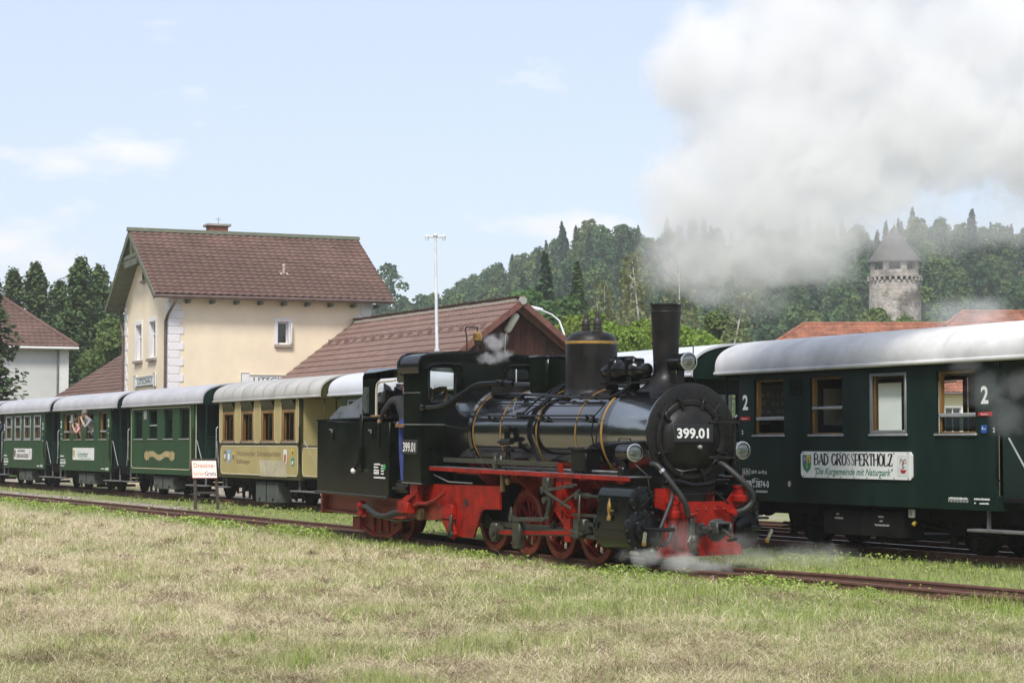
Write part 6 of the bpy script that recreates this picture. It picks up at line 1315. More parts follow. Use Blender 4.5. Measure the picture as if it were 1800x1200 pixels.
ca, sa = math.cos(.012), math.sin(.012)
def eloc(x, y, z): return (-27 + x * ca + z * sa, 14.5 + y, -.065 - x * sa + z * ca)
person('engine driver in dark shirt and blue trousers leaning from the cab doorway', eloc(-2.72, -.84, .885), .05, J, RAD, dict(mats=[SKIN, SHIRT, TROU, BOOT], fn=fdrv), HAIRG, V(-.6, -.8, 0))
# passengers of the fourth carriage
def passenger(label, loc, J, shirt, hair, face, prop, sc=1., trousers=None):
    def fn(a, b, t):
        if a in ('neck', 'head') or a.startswith('wr') or a.startswith('el'): return 0
        if a in ('hipl', 'hipr', 'knl', 'knr') or (a == 'pelvis' and b != 'waist'): return 2
        if a.startswith('an'): return 3
        return 1
    p = person(label, loc, -math.pi / 2, J, RAD, dict(mats=[SKIN, shirt, trousers or TROU, BOOT], fn=fn), hair, face, prop); p.scale = (sc,) * 3; return p
# local frame: x points towards the camera side of the train after the turn
J1 = dict(pelvis=(-.05, 0, .95), waist=(.02, 0, 1.12), chest=(.15, 0, 1.36), neck=(.24, .0, 1.50), head=(.30, .0, 1.61), crown=(.32, 0, 1.72), shl=(.15, .19, 1.40), shr=(.17, -.19, 1.40), ell=(.34, .25, 1.17), elr=(.36, -.27, 1.15), wrl=(.42, .12, 1.40), wrr=(.46, -.10, 1.42), hal=(.44, .07, 1.50), har=(.46, -.05, 1.52), hipl=(-.05, .09, .9), hipr=(-.05, -.09, .9), knl=(-.05, .1, .48), knr=(-.02, -.1, .48), anl=(-.08, .1, .09), anr=(-.06, -.1, .09), tol=(.04, .1, .04), tor=(.06, -.1, .04))
CAMB = mat('camera_black', (.015, .015, .016), .4); CAMS = mat('camera_silver', (.45, .45, .45), .35, .4)
def camera_prop(mt, at):
    def f(t):
        c = MB().obox(at, (X, Y, Z), (.028, .06, .038), 0, .008).lathe([(.03, 0), (.03, .05), (.024, .055)], V(*at) + V(.02, 0, 0), X, 12).build('camera_body', mt, t)
    return f
GREYT = mat('grey_tshirt', (.25, .25, .28), .85, 0, .1, 8, bump=.1)
REDW = mat('red_white_print', (.55, .05, .06), .85, 0, 0, 26, col2=(.66, .60, .58), rvar=0)
passenger('adult in grey T-shirt leaning from a carriage window with a camera', (-64.05, 18.14, .90), J1, GREYT, HAIRG, V(.8, .5, -.1), camera_prop(CAMB, (.47, .02, 1.585)))
passenger('child in red and white top taking a photo from a carriage window', (-65.38, 18.17, .86), J1, REDW, HAIRB, V(.9, .3, -.1), camera_prop(CAMS, (.47, .02, 1.585)), .88)
DENIM = mat('dark_blue_jacket', (.03, .04, .09), .85, 0, .15, 8)
passenger('passenger in dark blue leaning out at the left edge of the photo', (-76.75, 18.32, .84), J1, DENIM, HAIRB, V(.8, .5, 0), camera_prop(CAMB, (.47, .02, 1.585)))
# ---------------------------------------------------------------- trees
BARK = mat('bark', (.075, .058, .045), .9, 0, .3, 5, bump=.3, stretch=(1, 1, .3)); BIRCHB = mat('birch_bark', (.50, .48, .43), .8, 0, .35, 7, stretch=(1, 1, 3))
LF = dict(
    dec=leafmat('leaf_mid_green', (.074, .142, .050), (.126, .205, .074), (.018, .18)), dark=leafmat('leaf_dark_green', (.054, .114, .048), (.090, .164, .068), (.015, .16)),
    yel=leafmat('leaf_yellow_green', (.120, .185, .054), (.18, .25, .082), (.015, .14)), bush=leafmat('leaf_bright_green', (.165, .245, .036), (.26, .345, .065), (.01, .10)),
    olive=leafmat('leaf_olive', (.16, .185, .085), (.24, .26, .13), (.012, .12)), spr=leafmat('needle_dark', (.042, .092, .050), (.072, .134, .070), (.012, .2), .15), spl=leafmat('needle_green', (.060, .108, .038), (.11, .165, .055), (.012, .14), .2))
def rquads(c, nrm, s, g, asp=1.):
    """quads of size s at centres c roughly facing nrm"""
    n = len(c); nrm = nrm / np.maximum(np.linalg.norm(nrm, axis=1, keepdims=True), 1e-6)
    a = g.normal(size=(n, 3)); u = np.cross(nrm, a); u /= np.maximum(np.linalg.norm(u, axis=1, keepdims=True), 1e-6); w = np.cross(nrm, u)
    s = np.asarray(s).reshape(-1, 1); k = g.uniform(.7, 1.2, (n, 1)) * asp
    q = np.stack([c - u * s - w * s * k * .3, c + u * s * .2 - w * s * k, c + u * s + w * s * k * .25, c - u * s * .15 + w * s * k], 1)
    return q.reshape(-1, 3)
def crown_dec(n, R, H, base, leaf, seed, lobes=16, gap=.0, up=.35, flat=1.):
    g = np.random.default_rng(seed); L_ = []
    for i in range(lobes):
        t = (i + .5) / lobes; a = i * 2.4 + g.uniform(-.5, .5); rad = R * math.sin(math.pi * min(.96, .16 + .80 * t)) ** .8 * g.uniform(.45, .85)
        L_.append((math.cos(a) * rad, math.sin(a) * rad, base + (H - base) * (t * .92 + .02), R * g.uniform(.30, .50)))
    L_ = np.array(L_); k = g.integers(0, lobes, n); d = g.normal(size=(n, 3)); d /= np.linalg.norm(d, axis=1, keepdims=True); d[:, 2] = np.where(d[:, 2] < -.55, -d[:, 2], d[:, 2])
    r = L_[k, 3][:, None] * (g.uniform(.25, 1, (n, 1)) ** .45); c = L_[k, :3] + d * r * np.array([1, 1, .82 * flat])
    nr = d * .7 + g.normal(size=(n, 3)) * .6 + np.array([0, 0, up])
    return rquads(c, nr, leaf * g.uniform(.6, 1.35, n), g)
def crown_spruce(n, R, H, base, leaf, seed, whorls=22, droop=.16, pw=.95):
    g = np.random.default_rng(seed); w = g.integers(0, whorls, n) if False else np.minimum((g.uniform(0, 1, n) ** 1.45 * whorls).astype(int), whorls - 1)
    t = (w + g.normal(0, .42, n)) / whorls; t = np.clip(t, 0, 1); nb = 11; b = g.integers(0, nb, n); off = np.random.default_rng(seed + 5).uniform(0, 7, whorls)
    ln_ = np.random.default_rng(seed + 9).uniform(.42, 1.22, (whorls, nb)); a = b * math.tau / nb + off[w] + g.normal(0, .10, n)
    Lb = R * np.clip(1 - t, .03, 1) ** pw * ln_[w, b] + .05; u = g.uniform(.08, 1, n) ** .7
    dirv = np.stack([np.cos(a), np.sin(a), -droop * (1 - .8 * t) + .5 * t], 1)
    c = np.stack([np.cos(a) * u * Lb, np.sin(a) * u * Lb, base + (H - base) * t - droop * (1 - t) * u * Lb * .9 + .12 * Lb * u ** 3], 1); side = np.stack([-np.sin(a), np.cos(a), np.zeros(n)], 1)
    c += side * g.normal(0, .13, (n, 1)) * (Lb * u)[:, None] + np.stack([np.zeros(n), np.zeros(n), -np.abs(g.normal(0, .06, n)) * R * .6], 1)
    nr = np.stack([np.cos(a) * .35, np.sin(a) * .35, np.ones(n)], 1) + g.normal(size=(n, 3)) * .45
    return rquads(c, nr, leaf * g.uniform(.6, 1.3, n), g, 1.0)
def quads_mesh(name, q, m): return npmesh(name, q, np.arange(len(q)).reshape(-1, 4), [m])
def trunk_mb(H, r, seed, limbs=7, lean=.03, bend=.25):
    R = random.Random(seed); mb = MB(); p = [V(R.uniform(-lean, lean) * H * t + bend * .2 * math.sin(3 * t + seed), R.uniform(-lean, lean) * H * t * .5, H * t) for t in (0, .12, .3, .5, .72, 1)]
    mb.tube(p, [r * 1.35, r, r * .8, r * .6, r * .38, r * .08], 8)
    for i in range(limbs):
        t = R.uniform(.35, .88); a = R.uniform(0, math.tau); b = V(0, 0, H * t); k = p[2].lerp(p[4], (t - .3) / .6); ln = H * (1 - t) * R.uniform(.35, .7) + .3
        mb.tube([k * .99, k + V(math.cos(a) * ln * .5, math.sin(a) * ln * .5, ln * .35), k + V(math.cos(a) * ln, math.sin(a) * ln, ln * .85)], [r * .38, r * .22, r * .05], 6)
    return mb
def tree_proto(kind, H, R, n, leaf, seed, mk, label, cat='tree', name='tree', group=None, base=None, r=None, bark=None, limbs=7, loc=(0, 0, 0), **kw):
    t = thing(name, label, cat, loc, 0, group); base = H * .22 if base is None else base
    if kind == 'spruce': q = crown_spruce(n, R, H, base, leaf, seed, **kw); trunk_mb(H * .97, r or H * .011, seed, 0, .004, 0).build('trunk', bark or BARK, t)
    else: q = crown_dec(n, R, H, base, leaf, seed, **kw); trunk_mb(H * .9, r or H * .014, seed, limbs).build('trunk', bark or BARK, t)
    link('crown', quads_mesh('crown', q, LF[mk]), t); return t
def at(px, D, z=GZ): x, y = DL(D, (px - 900) / 3500 * D); return (x, y, z)
def ztop(py, D): return (779 - py) / 3500 * D + 1.55
# spruces behind the white house and the station annex
GL = 'spruces behind the white house'
sp_l = [(-30, 150, 470, 'dark spruce behind the white house roof, cut by the photo edge'), (22, 146, 468, 'pointed spruce rising just above the white house hip'), (62, 142, 458, 'slender spruce left of the gap behind the white house roof'), (102, 146, 488, 'lower rounded spruce between the taller ones left of the station'), (138, 138, 448, 'tallest spruce between the white house and the station'), (172, 142, 462, 'full spruce just left of the station gable'), (198, 150, 500, 'spruce half hidden by the station gable'), (118, 128, 545, 'shorter bushy spruce in front, above the annex roof')]
pA = tree_proto('spruce', 15, 3.9, 13000, .15, 101, 'spl', sp_l[0][3], 'spruce', 'spruce_tree', GL, .5, whorls=24, pw=.62, droop=.22); pB = tree_proto('spruce', 15, 4.1, 13000, .15, 117, 'spl', sp_l[1][3], 'spruce', 'spruce_tree', GL, .5, whorls=22, pw=.70, droop=.20)
for i, (px, D, py, lb) in enumerate(sp_l):
    o = (pA, pB)[i % 2]; H = ztop(py, D) - GZ; s = (H / 15 * (1.0 if i != 7 else 1.25), H / 15 * (1.0 if i != 7 else 1.25), H / 15)
    if i < 2: o.location = at(px, D); o.scale = s; o.rotation_euler[2] = i * 1.7
    else: dup(o, at(px, D), i * 1.3, s, lb)
tree_proto('dec', 8.6, 2.1, 7000, .10, 131, 'yel', 'light green leafy tree at the left corner of the station', loc=at(203, 112), base=2.2)
tree_proto('spruce', 11.0, 2.5, 12000, .12, 141, 'spl', 'spruce with drooping branches cut by the left photo edge', 'spruce', 'spruce_tree', None, .4, loc=at(-30, 100), whorls=26, droop=.24, pw=.8).scale = (1.3, 1.3, 1)
# trees close behind the shed and the engine
tree_proto('spruce', 17, 3.0, 5200, .24, 151, 'spr', 'dark spruce with ragged top behind the shed, left of a pair', 'spruce', 'spruce_tree', 'pair of spruces behind the shed', 1, loc=at(958, 160)).scale = (1, 1, (ztop(440, 160) - GZ) / 17)
tree_proto('spruce', 15.5, 3.1, 5600, .22, 153, 'spl', 'dense spruce right of the pair, above the engine dome', 'spruce', 'spruce_tree', 'pair of spruces behind the shed', 1, loc=at(1015, 150)).scale = (1, 1, (ztop(458, 150) - GZ) / 15.5)
GB = 'bright shrubs behind the carriages'
bl = ['bright green shrub right of the dome, left of two birches', 'bright green shrub between the dome and the chimney', 'bright green shrub touching the chimney on its left', 'bright green shrub just right of the chimney', 'bright green shrub above the end of the white roof', 'taller bright green shrub behind the chimney base', 'bright green shrub over the street lamp arm']
b0_ = tree_proto('dec', 6.6, 2.0, 9000, .075, 161, 'bush', bl[0], 'shrub', 'leafy_shrub', GB, .6, .07, limbs=9, lobes=20)
for i, (px, D, py, rr_) in enumerate(((1062, 84, 566, 1.), (1100, 80, 572, 1.05), (1138, 86, 560, .95), (1212, 82, 574, 1.), (1250, 90, 590, .9), (1180, 92, 568, 1.1), (1030, 96, 548, 1.))):
    H = ztop(py, D) - GZ; s = (rr_ * H / 6.6, rr_ * H / 6.6, H / 6.6)
    if i == 0: b0_.location = at(px, D); b0_.scale = s
    else: dup(b0_, at(px, D), i * .9, s, bl[i])
gt = tree_proto('dec', 8.0, 2.4, 8000, .10, 171, 'dec', 'mid green tree behind the ridge of the wooden shed', loc=at(938, 104), base=1.6, group='trees behind the shed'); H = ztop(515, 104); gt.scale = (H / 8, H / 8, H / 8)
dup(gt, at(985, 112), 2.1, (1.0, 1.0, (ztop(528, 112)) / 8), 'mid green tree above the curved street lamp')
dup(gt, at(880, 118), 1.1, (1.1, 1.1, (ztop(540, 118)) / 8), 'mid green tree peeping over the shed ridge end')
GBR = 'bare trunked birches behind the engine'
for i, (px, D, py, dx, R_, lb) in enumerate(((1063, 108, 500, 0, 1.3, 'slim birch left of the birches behind the dome'), (1092, 106, 492, .6, 1.3, 'second slim birch from the left, leaning a little'), (1146, 100, 448, -1.0, 1.5, 'tall white stemmed birch leaning left of the chimney'), (1192, 102, 440, .1, 1.6, 'tallest birch, straight above the chimney'), (1232, 98, 520, 2.2, 1.2, 'birch leaning strongly right of the chimney'), (1118, 112, 478, -.3, 1.4, 'thin birch between the others with olive foliage'))):
    H = ztop(py, D) - GZ; t = thing('birch_tree', lb, 'birch', at(px, D), 0, GBR); R = random.Random(i + 50); mb = MB()
    ax_ = RT * dx; mb.tube([V(0, 0, 0), V(0, 0, H * .3) + ax_ * .25, V(R.uniform(-.15, .15), 0, H * .6) + ax_ * .6, V(0, 0, H) + ax_], [.12, .095, .065, .012], 8)
    for k in range(12):
        tt = R.uniform(.3, .92); a = R.uniform(0, math.tau); p = V(0, 0, H * tt) + ax_ * tt; ln = R.uniform(.9, 2.2) * (1.15 - tt)
        mb.tube([p, p + V(math.cos(a) * ln * .55, math.sin(a) * ln * .55, ln * .5), p + V(math.cos(a) * ln, math.sin(a) * ln, ln * .75)], [.035, .022, .006], 5)
    mb.build('trunk', BIRCHB, t); g = np.random.default_rng(i + 300); n = 900; zz = g.uniform(.30, 1.02, n); rr_ = R_ * (1.15 - zz) ** .5 * g.uniform(.1, 1, n) ** .5; an = g.uniform(0, math.tau, n)
    an = np.round(an * 6 / math.tau) * math.tau / 6 + g.normal(0, .3, n); c = np.stack([np.cos(an) * rr_ + ax_.x * zz, np.sin(an) * rr_ + ax_.y * zz, H * zz - .35 * rr_ * g.uniform(0, 1, n)], 1)
    link('crown', quads_mesh('crown', rquads(c, g.normal(size=(n, 3)), .11 * g.uniform(.6, 1.3, n), g), LF['olive']), t)
wt = tree_proto('dec', 8.2, 1.7, 7000, .085, 181, 'yel', 'drooping yellow green willow right of the chimney', loc=at(1268, 104), base=2.0, cat='willow', name='willow_tree', lobes=12); wt.scale = (1, 1, (ztop(528, 104) - GZ) / 8.2)
tg_ = tree_proto('dec', 10, 2.6, 2600, .22, 191, 'yel', 'bright bush at the left foot of the castle tower', loc=at(1548, 205, 3.2), base=1., cat='tree'); tg_.scale = (1, 1, (ztop(540, 205) - 3.2) / 10)
t2_ = dup(tg_, at(1588, 210, 3.2), 2., (.55, .55, (ztop(552, 210) - 3.2) / 10), 'small thin bush before the middle of the castle tower')
# wooded hill: single trees along its foot and its skyline, the rest as one wood
KH = []
hid = bpy.data.collections.new('wood_kinds')
def hill_kind(kind, H, R, n, leaf, seed, mk, **kw):
    q = crown_spruce(n, R, H, 1.0, leaf, seed, **kw) if kind == 's' else crown_dec(n, R, H, H * .16, leaf, seed, **kw)
    tb_ = trunk_mb(H * .8, .16, seed, 3); v = np.array(tb_.v); f = [x for x in tb_.f if len(x) == 4]
    vv = np.concatenate([q, v]); ff = np.concatenate([np.arange(len(q)).reshape(-1, 4), np.array(f) + len(q)])
    me = npmesh('hill_tree', vv, ff, [LF[mk], BARK], np.concatenate([np.zeros(len(q) // 4), np.ones(len(f))]).astype(int)); KH.append(me)
    o = bpy.data.objects.new('wood_kind_%d' % len(KH), me); hid.objects.link(o)
for sd, mk in ((1, 'dec'), (2, 'dark'), (3, 'dec'), (4, 'yel'), (5, 'dark')): hill_kind('d', 13, 3.4, 2200, .30, 200 + sd, mk, lobes=20)
for sd, mk in ((1, 'spr'), (2, 'spr'), (3, 'spl')): hill_kind('s', 15, 2.9, 2400, .27, 220 + sd, mk, whorls=18, pw=.85)
KIND_L = ['round crowned mid green tree', 'dark round crowned tree', 'broad mid green tree', 'yellow green tree', 'deep green leafy tree', 'dark pointed spruce', 'tall dark spruce', 'green pointed spruce']
pts = []; R = random.Random(77); D = 212.0
while D < 552:
    st = 5.2 + (D - 212) * .006; px = -500 + R.uniform(0, 60)
    while px < 2350:
        dd = D + R.uniform(-3.5, 3.5); Lx = (px - 900) / 3500 * dd; z = float(hillz(dd, Lx)); pr = .62 if (dd > 430 and px > 930) else .75 if (dd > 320 and 940 < px < 1200) else .10
        k = R.choice((5, 5, 6, 6, 7)) if R.random() < pr else R.choice((0, 0, 1, 2, 2, 3, 3, 4))
        if not (1545 < px < 1602 and dd > 470) and not (1480 < px < 1660 and dd < 300 and z + 12 > ztop(560, dd)) and not (px < 640 and dd > 480 and R.random() < .3): pts.append((dd, px, Lx, z, k, R.uniform(.62, 1.2), R.uniform(0, 6.28)))
        px += st / dd * 3500 * R.uniform(.75, 1.3)
    D += 9.5
sel = [p for p in pts if 600 < p[1] < 1830 and (p[0] > 515 or p[0] < 236)]; sel = sorted(sel, key=lambda p: -abs(p[0] - 380))[:260]; ss = set(map(id, sel))
far_t = [p for p in pts if id(p) not in ss]
LBL = []
for p in sel:
    dd, px, Lx, z, k, s, r_0 = p; x, y = DL(dd, Lx); o = link('hill_tree', KH[k], None, (x, y, z - .3)); o.rotation_euler[2] = r_0; f = s * (.95 if dd > 500 else .8); o.scale = (f * 1.05, f * 1.05, f * R.uniform(.9, 1.15))
    tag(o, 'x', 'tree', 'trees along the edge of the wooded hill'); LBL.append((px, k, dd > 500, o))
ORD = lambda n: '%d%s' % (n, 'th' if 10 < n % 100 < 14 else {1: 'st', 2: 'nd', 3: 'rd'}.get(n % 10, 'th'))
cnt = {}
for px, k, sky_, o in sorted(LBL, key=lambda q: q[0]):
    c = cnt[(k, sky_)] = cnt.get((k, sky_), 0) + 1; o['label'] = KIND_L[k] + (' on the hill skyline' if sky_ else ' at the hill foot') + ', %s such from the left' % ORD(c)
st_ = tree_proto('dec', 22, 3.6, 1500, .30, 401, 'dec', 'lone thin tree standing above the hill beside the station roof', loc=at(684, 400, float(hillz(400, -25)) - .5), base=9, lobes=26, limbs=9)
# the wood: one object, instances on points
wm = bpy.data.meshes.new('wood'); wm.from_pydata([(*DL(p[0], p[2]), p[3] - .3) for p in far_t], [], [])
for nm, ty, vals in (('kind', 'INT', [p[4] for p in far_t]), ('turn', 'FLOAT', [p[6] for p in far_t]), ('size', 'FLOAT', [p[5] * .9 for p in far_t])): wm.attributes.new(nm, ty, 'POINT').data.foreach_set('value', vals)
wo = link('wood', wm); wo['kind'] = 'stuff'; wo['label'] = 'mixed wood covering the hillside'
ng = bpy.data.node_groups.new('wood_scatter', 'GeometryNodeTree'); ng.interface.new_socket('Geometry', in_out='INPUT', socket_type='NodeSocketGeometry'); ng.interface.new_socket('Geometry', in_out='OUTPUT', socket_type='NodeSocketGeometry')
gi = ng.nodes.new('NodeGroupInput'); go = ng.nodes.new('NodeGroupOutput'); ip = ng.nodes.new('GeometryNodeInstanceOnPoints'); ci = ng.nodes.new('GeometryNodeCollectionInfo'); ci.inputs['Collection'].default_value = hid; ci.inputs['Separate Children'].default_value = True; ci.inputs['Reset Children'].default_value = True
ip.inputs['Pick Instance'].default_value = True; LG = ng.links.new
def named(nm, ty): q = ng.nodes.new('GeometryNodeInputNamedAttribute'); q.data_type = ty; q.inputs['Name'].default_value = nm; return q.outputs['Attribute']
cx = ng.nodes.new('ShaderNodeCombineXYZ'); LG(named('turn', 'FLOAT'), cx.inputs[2]); er = ng.nodes.new('FunctionNodeEulerToRotation'); LG(cx.outputs[0], er.inputs[0])
LG(gi.outputs[0], ip.inputs['Points']); LG(ci.outputs[0], ip.inputs['Instance']); LG(named('kind', 'INT'), ip.inputs['Instance Index']); LG(er.outputs[0], ip.inputs['Rotation']); LG(named('size', 'FLOAT'), ip.inputs['Scale']); LG(ip.outputs[0], go.inputs[0])
wo.modifiers.new('scatter', 'NODES').node_group = ng
# tree line at the back of the field, behind the camera: the tender and boiler mirror it
bt = []
for i in range(230):
    x_ = -300 + i * 1.5 + R.uniform(-.6, .6); bt.append((x_, -26 + R.uniform(-5, 5) - .12 * (x_ + 20), R.choice((0, 1, 2, 3, 4, 5)), R.uniform(.75, 1.15), R.uniform(0, 6.28)))
bmz = bpy.data.meshes.new('field_edge_wood'); bmz.from_pydata([(p[0], p[1], GZ) for p in bt], [], [])
for nm, ty, vals in (('kind', 'INT', [p[2] for p in bt]), ('turn', 'FLOAT', [p[4] for p in bt]), ('size', 'FLOAT', [p[3] for p in bt])): bmz.attributes.new(nm, ty, 'POINT').data.foreach_set('value', vals)
bw = link('field_edge_wood', bmz); bw['kind'] = 'stuff'; bw['label'] = 'trees at the back edge of the field'; bw.modifiers.new('scatter', 'NODES').node_group = ng
# ---------------------------------------------------------------- grass
HAY = [mat('hay_%d' % i, c, .85, 0, .10, 3, spec=.2, rvar=0) for i, c in enumerate(((.62, .54, .35), (.56, .48, .30), (.67, .59, .40), (.47, .385, .24)))]
def gmat(n, c): return leafmat(n, c, tuple(np.array(c) * 1.35), (.0, .0), .3, 5)
GRS = [gmat('grass_a', (.29, .33, .115)), gmat('grass_b', (.40, .42, .19)), gmat('grass_c', (.23, .275, .085)), gmat('grass_lush', (.22, .31, .055)), gmat('grass_lush_b', (.30, .38, .085))]
g = np.random.default_rng(5)
def wedge(n, d0, d1, um=.315, y1=13.9, y0=-3):
    """random ground points, density falling with distance"""
    t = g.uniform(0, 1, n); D = 1 / (1 / d0 + t * (1 / d1 - 1 / d0)); L_ = D * g.uniform(-um, um, n); x = FH.x * D + RT.x * L_; y = FH.y * D + RT.y * L_
    return x, y, D
def strips(x, y, z, h, w, az, lean, curl):
    """two-quad blades"""
    n = len(x); dx, dy = np.cos(az), np.sin(az); px_, py_ = -dy * w / 2, dx * w / 2; b = np.stack([x, y, z], 1); P = np.stack([px_, py_, np.zeros(n)], 1)
    mid = b + np.stack([dx * lean * h * .4, dy * lean * h * .4, h * .6], 1); tip = b + np.stack([dx * (lean + curl) * h, dy * (lean + curl) * h, h * (1 - .35 * curl)], 1)
    v = np.stack([b - P, b + P, mid + P * .8, mid - P * .8, tip + P * .15, tip - P * .15], 1).reshape(-1, 3); k = np.arange(n)[:, None] * 6
    return v, np.concatenate([k + np.array([0, 1, 2, 3]), k + np.array([3, 2, 4, 5])], 0)
# cut hay lying about
n = 400000; x, y, D = wedge(n, 11.5, 62); gs, rs = zone(x, y); clump = fnoise(x * 1.3, y * 1.3, 3); keep = (y < 13.75) & (g.uniform(0, 1, n) > gs * .75 - .1) & (y > -2); x, y, D, clump = x[keep], y[keep], D[keep], clump[keep]; n = len(x)
z = gz(x, y); sc = np.clip(D / 18, .8, 2.2); ln = g.uniform(.06, .21, n) * sc ** .5; w = g.uniform(.0009, .0022, n) * sc; az = g.uniform(0, math.tau, n); pile = np.clip((clump - .50) * 3.5, 0, 1)
zz = z + g.uniform(.0, .035, n) + pile * g.uniform(0, .085, n); tl = g.normal(0, .28, n) + .12; dx, dy = np.cos(az), np.sin(az); bow = g.normal(0, .15, n)
a = np.stack([x, y, zz], 1); mid = a + np.stack([dx * ln * .5 - dy * bow * ln, dy * ln * .5 + dx * bow * ln, ln * .5 * tl + .006], 1); b = a + np.stack([dx * ln, dy * ln, np.maximum(ln * tl * .7, -.01)], 1); P = np.stack([-dy * w, dx * w, np.zeros(n)], 1)
v = np.stack([a - P, a + P, mid + P, mid - P, b + P * .4, b - P * .4], 1).reshape(-1, 3); k = np.arange(n)[:, None] * 6; f = np.concatenate([k + np.array([0, 1, 2, 3]), k + np.array([3, 2, 4, 5])], 0)
brown = (clump > .60) & (g.uniform(0, 1, n) < .65); mi = np.where(brown, np.where(g.uniform(0, 1, n) < .5, 3, 1), g.choice(4, n, p=[.42, .26, .27, .05])); hy = link('dry_hay', npmesh('dry_hay', v, f, HAY, np.concatenate([mi, mi]))); hy['kind'] = 'stuff'; hy['label'] = 'dry mown hay lying over the field'
# green blades through the hay, lush along the rail
n = 210000; x, y, D = wedge(n, 11.5, 64); gs, rs = zone(x, y); pt = fnoise(x * .9 + 30, y * .9 + 4, 3); keep = (y < 13.95) & (y > -2) & (g.uniform(0, 1, n) < np.clip(gs * .95 + np.clip((pt - .48) * 3.2, 0, .6) + .28, 0, 1)); x, y, D, gs, pt = x[keep], y[keep], D[keep], gs[keep], pt[keep]; n = len(x)
sc = np.clip(D / 18, .8, 2.4); h = (g.uniform(.035, .095, n) + np.clip(pt - .55, 0, .3) * .35) * (1 + .25 * gs); w = g.uniform(.0025, .0055, n) * sc; v, f = strips(x, y, gz(x, y) - .005, h, w, g.uniform(0, math.tau, n), g.normal(.25, .3, n), g.uniform(0, .6, n))
mi = np.where(gs > .8, g.choice(5, n, p=[.1, .15, .1, .35, .3]), g.choice(5, n, p=[.32, .36, .22, .06, .04])); gr = link('field_grass', npmesh('field_grass', v, f, GRS, np.concatenate([mi, mi]))); gr['kind'] = 'stuff'; gr['label'] = 'green grass growing through the mown hay'
# taller tufts and darker mats of old straw scattered through the field
m_ = 520; tx_, ty_, tD = wedge(m_, 12, 45); k_ = (ty_ < 13.3); tx_, ty_, tD = tx_[k_], ty_[k_], tD[k_]; r_ = g.integers(14, 46, len(tx_)); ti = np.repeat(np.arange(len(tx_)), r_); n = len(ti); sp_ = g.uniform(.03, .16, len(tx_))
x = tx_[ti] + g.normal(0, 1, n) * sp_[ti]; y = ty_[ti] + g.normal(0, 1, n) * sp_[ti]; hh_ = g.uniform(.10, .23, len(tx_)); kk_ = g.choice([0, 1, 2, 3], len(tx_), p=[.35, .25, .1, .3])
v, f = strips(x, y, gz(x, y) - .005, hh_[ti] * g.uniform(.5, 1.15, n), g.uniform(.003, .0055, n) * np.clip(tD[ti] / 18, .8, 2), g.uniform(0, math.tau, n), g.normal(.2, .22, n), g.uniform(0, .8, n))
tf_ = link('grass_tufts', npmesh('grass_tufts', v, f, GRS, np.concatenate([kk_[ti], kk_[ti]]))); tf_['kind'] = 'stuff'; tf_['label'] = 'taller green tufts in the mown field'
m_ = 620; tx_, ty_, tD = wedge(m_, 12, 50); k_ = (ty_ < 13.1); tx_, ty_, tD = tx_[k_], ty_[k_], tD[k_]; ti = np.repeat(np.arange(len(tx_)), 85); n = len(ti); sp_ = g.uniform(.06, .24, len(tx_))
dx0 = g.normal(0, 1, n); dy0 = g.normal(0, .7, n); x = tx_[ti] + dx0 * sp_[ti]; y = ty_[ti] + dy0 * sp_[ti]; zz = gz(x, y) + np.maximum(0, 1 - (dx0 ** 2 + dy0 ** 2) * .35) * sp_[ti] * .42 * g.uniform(.2, 1, n) + .03; az = g.uniform(0, math.tau, n); ln = g.uniform(.07, .20, n); w = g.uniform(.0014, .003, n) * np.clip(tD[ti] / 18, .8, 2); dx, dy = np.cos(az), np.sin(az); tl = g.normal(-.05, .25, n)
a = np.stack([x, y, zz], 1); b = a + np.stack([dx * ln, dy * ln, ln * tl], 1); mid = (a + b) / 2 + np.stack([np.zeros(n), np.zeros(n), ln * .12], 1); P = np.stack([-dy * w, dx * w, np.zeros(n)], 1); v = np.stack([a - P, a + P, mid + P, mid - P, b + P * .4, b - P * .4], 1).reshape(-1, 3); k = np.arange(n)[:, None] * 6; f = np.concatenate([k + np.array([0, 1, 2, 3]), k + np.array([3, 2, 4, 5])], 0)
HAYB = [mat('straw_brown', (.19, .13, .08), .9, 0, .12, 3, spec=.15, rvar=0), mat('straw_grey', (.29, .22, .145), .9, 0, .12, 3, spec=.15, rvar=0)]; mi = g.choice(2, len(tx_))[ti]; mi = np.where(g.uniform(0, 1, n) < .25, 1 - mi, mi)
sm_ = link('straw_mats', npmesh('straw_mats', v, f, HAYB, np.concatenate([mi, mi]))); sm_['kind'] = 'stuff'; sm_['label'] = 'darker mats of old straw lying in the field'
# grass between and beyond the tracks
n = 130000; x, y, D = wedge(n, 17, 92, .33); gs, rs = zone(x, y); keep = (y > 14.86) & (y < 24) & (np.abs(y - 19.13) > .50) & (g.uniform(0, 1, n) > rs * 1.05); keep &= ~((np.abs(y - 14.907) < .05)); x, y, D = x[keep], y[keep], D[keep]; n = len(x); tall = fnoise(x * .6 + 8, y * .9 + 60, 3); tall = np.clip((tall - .52) * 5, 0, 1) * ((y > 16.9) & (y < 18.5))
sc = np.clip(D / 20, .8, 3.); h = g.uniform(.03, .085, n) * (1 + 1.6 * tall); w = g.uniform(.005, .009, n) * sc; v, f = strips(x, y, gz(x, y) - .004, h, w, g.uniform(0, math.tau, n), g.normal(.2, .3, n), g.uniform(0, .6, n)); mi = g.choice(5, n, p=[.14, .2, .1, .32, .24])
gr = link('track_grass', npmesh('track_grass', v, f, GRS, np.concatenate([mi, mi]))); gr['kind'] = 'stuff'; gr['label'] = 'short bright grass between the tracks'
